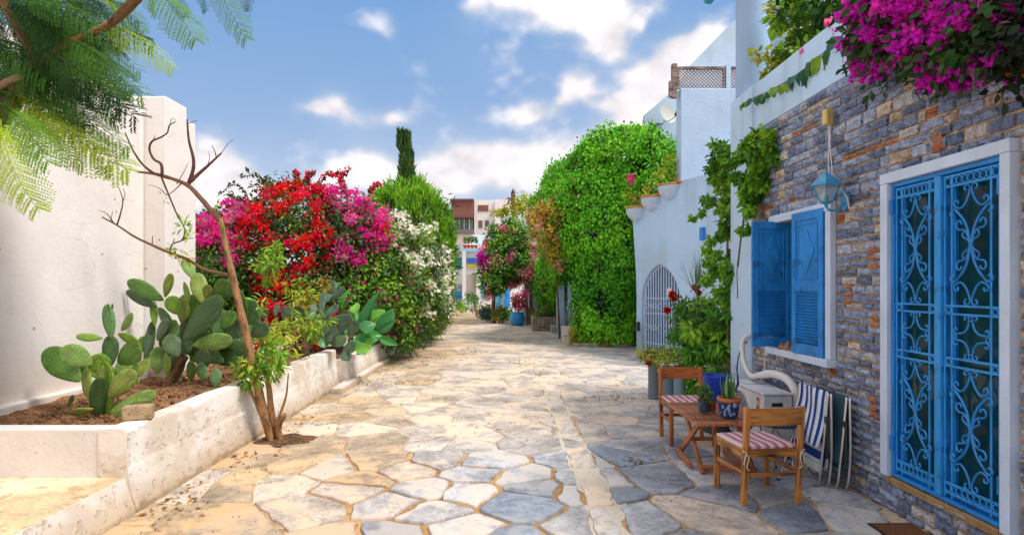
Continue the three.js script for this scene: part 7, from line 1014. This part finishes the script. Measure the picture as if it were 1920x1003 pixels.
  seed(195); const k = thing('spiky_plant', 'spiky plant with narrow arching leaves above the red flowers', 'plant'); for (let i = 0; i < 26; i++) { const a = rr(0, 6.28), L = rr(0.28, 0.5), g = leafGeo(0.018, L, { fold: 0.5, bend: rr(.3, .8), belly: 0.25 }); tf(g, { r: [rr(0.2, 1.2), 0, 0] }); g.rotateY(a); part('leaf', g, i % 2 ? mat([0.10, 0.17, 0.05], { rough: .6, side: true }) : mat([0.15, 0.20, 0.10], { rough: .6, side: true }), k); } part('stem', limb([V(0, -1.6, 0), V(0.02, -0.8, 0), V(0, 0, 0)], 0.02, 0.014, 6), M.bark, k); k.position.copy(at(1308, 545, 8.15));
  seed(196); [['yellow green plant with a red geranium in the leftmost grey pot', 1227, 749, [[-10, -45], [10, -60], [0, -30], [-16, -58]], true], ['tangled variegated plant in the middle grey pot', 1253, 755, [[0, -55], [10, -70], [-8, -75]], false], ['cream and green variegated plant in the third grey pot', 1275, 757, [[0, -55], [10, -72], [-6, -82]], false]].forEach(([label, px, py, offs, red], i) => { const q = on(px, py), Z = -q.z, o = thing('pot_plant', label, 'plant'), l = [], f = []; for (const [dx, dy] of offs) for (let n = 0; n < 2; n++) { const c = { p: at(px + dx + rs(8), py - 62 + dy * 0.55 + 10 + rs(6), Z + rs(.08)), n: V(0, .4, 1).normalize() }; clump(l, c, 26, 0.065, 1, i === 2 ? (R() < .35 ? [0.55, 0.50, 0.25] : G.lime) : R() < .5 ? G.yellow : R() < .5 ? G.lime : [0.30, 0.17, 0.05], { k: .3 }); } if (red) { clump(f, { p: at(1217, 681, Z - .05), n: V(0, .3, 1) }, 26, 0.03, 1, [0.70, 0.03, 0.02]); clump(l, { p: at(1208, 662, Z), n: V(0, .3, 1) }, 22, 0.05, 1, G.yellow); } part('stem', merge(offs.map(([dx, dy]) => limb([at(px, py - 62, Z), at(px + dx * .6, py - 66 + dy * .3, Z), at(px + dx, py - 62 + dy * .55, Z)], 0.006, 0.003, 5))), M.bark, o); copies('leaves', quadLeaf(0.034, 0.06), leafMat, l, o); if (red) copies('flowers', flowerGeo(0.05), bractMat, f, o); settle(o, q.x, 0.5, q.z); });
}
// ---- climbers on the terrace over the stone wall
{
  seed(201); const Gt = [G.yellow, G.lime, [0.14, 0.30, 0.03], G.mid];
  shrub('terrace_vine', 'sunlit yellow green climber on the terrace beside the round column', 'vine', [[1450, 110, 6.3, 4, [G.yellow, G.yellow, G.lime], .13], [1445, 140, 6.35, 3, [G.yellow], .10], [1475, 120, 6.1, 6, Gt, .16], [1490, 60, 6.0, 7, Gt, .2], [1500, 10, 6.0, 6, Gt, .2], [1520, 90, 5.8, 6, Gt, .16], [1490, 150, 6.0, 4, Gt, .11], [1450, 30, 6.4, 2, [G.yellow], .12], [1460, 165, 6.2, 2, Gt, .06], [1530, 20, 5.7, 6, [G.mid, G.dark], .2], [1555, 50, 5.6, 6, [G.dark, G.mid], .18], [1570, 10, 5.5, 6, [G.mid, G.dark], .2], [1545, 95, 5.6, 3, Gt, .09], [1585, 25, 5.3, 4, Gt, .13], [1480, -30, 6, 5, Gt, .2], [1540, -40, 5.7, 6, Gt, .2], [1600, -30, 5.3, 6, Gt, .2]], leafGeo(0.05, 0.085, { fold: .25, bend: .3 }), leafMat, { per: 40, base: [3.1, 3.42, -6], stems: [[[[1505, 150, 6.05], [1500, 90, 6.0], [1495, 20, 6.0]], 0.02, 0.01], [[[1560, 110, 5.7], [1555, 50, 5.6], [1550, 0, 5.6]], 0.02, 0.01]] });
  seed(202); const t = thing('trailing_branch', 'trailing branch with large heart shaped leaves and a few pink blossoms', 'branch'), P = [at(1700, -40, 4.2), at(1640, 8, 4.4), at(1590, 60, 4.7), at(1550, 95, 5.0), at(1515, 125, 5.3), at(1480, 150, 5.6), at(1440, 172, 6.0), at(1410, 185, 6.3), at(1388, 198, 6.5)]; part('stem', limb(P, 0.010, 0.003, 6, 40), M.bark, t);
  const BL = leafGeo(0.11, 0.16, { fold: .3, bend: .35, belly: .33 }), lm = [[0.20, 0.42, 0.04], [0.08, 0.24, 0.07], [0.05, 0.20, 0.12], [0.26, 0.46, 0.04]].map((c) => mat(c, { rough: .45, trans: .2, map: T.leaf, spec: .4 })); const cv = new THREE.CatmullRomCurve3(P); for (let i = 0; i < 40; i++) { const u = 0.12 + 0.88 * i / 40, p = cv.getPoint(u), s = mix(1.15, 0.42, smooth(.45, 1, u)) * rr(.75, 1.1), d = V(rs(.9), -1 + rs(.5), rs(.5) + .1).normalize(), o = part('leaf', BL, lm[Math.floor(R() * 4)], t); _y.copy(d); _z.set(-0.5 + rs(.8), 0.5, 0.8).addScaledVector(_y, -V(-0.5, 0.5, 0.8).dot(_y)); _z.addScaledVector(_y, -_z.dot(_y)).normalize(); _x.crossVectors(_y, _z); o.matrix.makeBasis(_x, _y, _z).scale(V(s, s, s)).setPosition(p); o.matrix.decompose(o.position, o.quaternion, o.scale); }
  const br = []; for (const [x, y, Z, n] of [[1595, 10, 4.7, 60], [1555, 44, 5.0, 44], [1570, 60, 4.9, 40], [1508, 98, 5.4, 22], [1600, 54, 4.7, 22], [1628, 20, 4.5, 16]]) clump(br, { p: at(x, y, Z), n: V(-.3, 0, 1).normalize() }, n * .5, 0.028, 0.9, G.pink, { k: .2 }); copies('blossom', bractGeo(0.062), bractMat, br, t); settle(t, 2.75, 3.4, -4.8);
  seed(203); const m = thing('magenta_bougainvillea', 'magenta bougainvillea cascading over the top of stone wall', 'bougainvillea'), leaves = [], b = [];
  const e = [PX(1690, 25, 3.95, 0.28, 0.32, 0.42), PX(1660, 90, 4.05, 0.15, 0.22, 0.22), PX(1800, 60, 3.35, 0.24, 0.28, 0.30), PX(1760, 115, 3.45, 0.10, 0.14, 0.16), PX(1740, -20, 3.6, 0.4, 0.3, 0.5), PX(1855, 60, 3.05, 0.11, 0.22, 0.16), PX(1820, 25, 3.2, 0.16, 0.24, 0.2)];
  for (const c of skin(e, 330, { inner: .75, under: 2.5, lump: .3, seedy: 5 })) { if (R() < .86) clump(b, c, 36, 0.050, 1, R() < .62 ? G.purple : [0.82, 0.05, 0.60], { k: .2, droop: .2 }); else clump(leaves, c, 12, 0.06, 1, R() < .5 ? G.dark : G.mid); }
  for (const [x, y, Z] of [[1630, 125, 4.1], [1640, 112, 4.1], [1622, 135, 4.15], [1745, 140, 3.5], [1788, 140, 3.35], [1735, 148, 3.5], [1780, 128, 3.35], [1665, 118, 4.0], [1895, 125, 3.0], [1650, 60, 4.1], [1900, 140, 2.98], [1795, 110, 3.3]]) clump(b, { p: at(x, y, Z), n: V(-.6, 0, .8) }, 40, 0.034, 1, G.purple, { k: .2 });
  for (const c of skin(e, 160, { inner: .2, under: 2.5 })) clump(leaves, c, 22, 0.10, 1.1, G.dark);  // inner leaves darkened in colour for the shade behind the blossom
  for (const [x, y, Z] of [[1690, 105, 3.85], [1700, 98, 3.8], [1770, 85, 3.3], [1750, 40, 3.45], [1782, 50, 3.35], [1830, 110, 3.2], [1720, 70, 3.6], [1885, 110, 3.0]]) clump(leaves, { p: at(x, y, Z), n: V(-.6, 0, .8) }, 16, 0.05, 1, R() < .5 ? G.mid : [0.10, 0.2, 0.08]);
  part('stem', merge([limb([V(3.0, 3.42, -3.9), at(1720, 20, 3.9), at(1700, 60, 3.85), at(1670, 110, 4.0)], 0.02, 0.008, 6), limb([V(3.0, 3.42, -3.3), at(1820, 0, 3.3), at(1800, 60, 3.3), at(1760, 120, 3.4)], 0.02, 0.008, 6)]), M.bark, m); copies('leaves', leafGeo(0.034, 0.055, { fold: .25 }), leafMat, leaves, m); copies('blossom', bractGeo(0.046), bractMat, b, m); settle(m, 2.9, 3.42, -3.6);
  seed(204); const d = thing('dark_creeper', 'leafy creeper coloured dark as shade at the top right corner', 'creeper'), dl = []; for (const c of skin([PX(1918, 10, 2.95, 0.17, 0.27, 0.3), PX(1885, -70, 3.2, 0.4, 0.3, 0.5), PX(1800, -95, 3.6, 0.5, 0.3, 0.6), PX(1948, 60, 2.8, 0.18, 0.2, 0.3)], 210, { inner: .3, under: 2.5, lump: .3 })) clump(dl, c, 36, 0.08, 1, R() < .7 ? [0.018, 0.035, 0.012] : [0.035, 0.06, 0.018], { k: .3 }); for (const [x, y] of [[1840, 8], [1850, 18], [1830, 15]]) clump(dl, { p: at(x, y, 3.15), n: V(-.6, 0, .8) }, 26, .04, 1, G.yellow); for (const [x, y] of [[1912, 105], [1905, 118], [1918, 122], [1910, 95]]) clump(dl, { p: at(x, y, 2.92), n: V(-.6, 0, .8) }, 26, .035, 1, [0.45, 0.20, 0.04]); part('stem', limb([V(3.0, 3.42, -3.0), at(1900, 0, 3), at(1890, 60, 3)], 0.02, 0.01, 6), M.bark, d); copies('leaves', leafGeo(0.036, 0.06, { fold: .25 }), leafMat, dl, d); settle(d, 3.0, 3.42, -3);  // near-black leaf colours carry the shade of this corner
}
renderer.render(scene, camera);
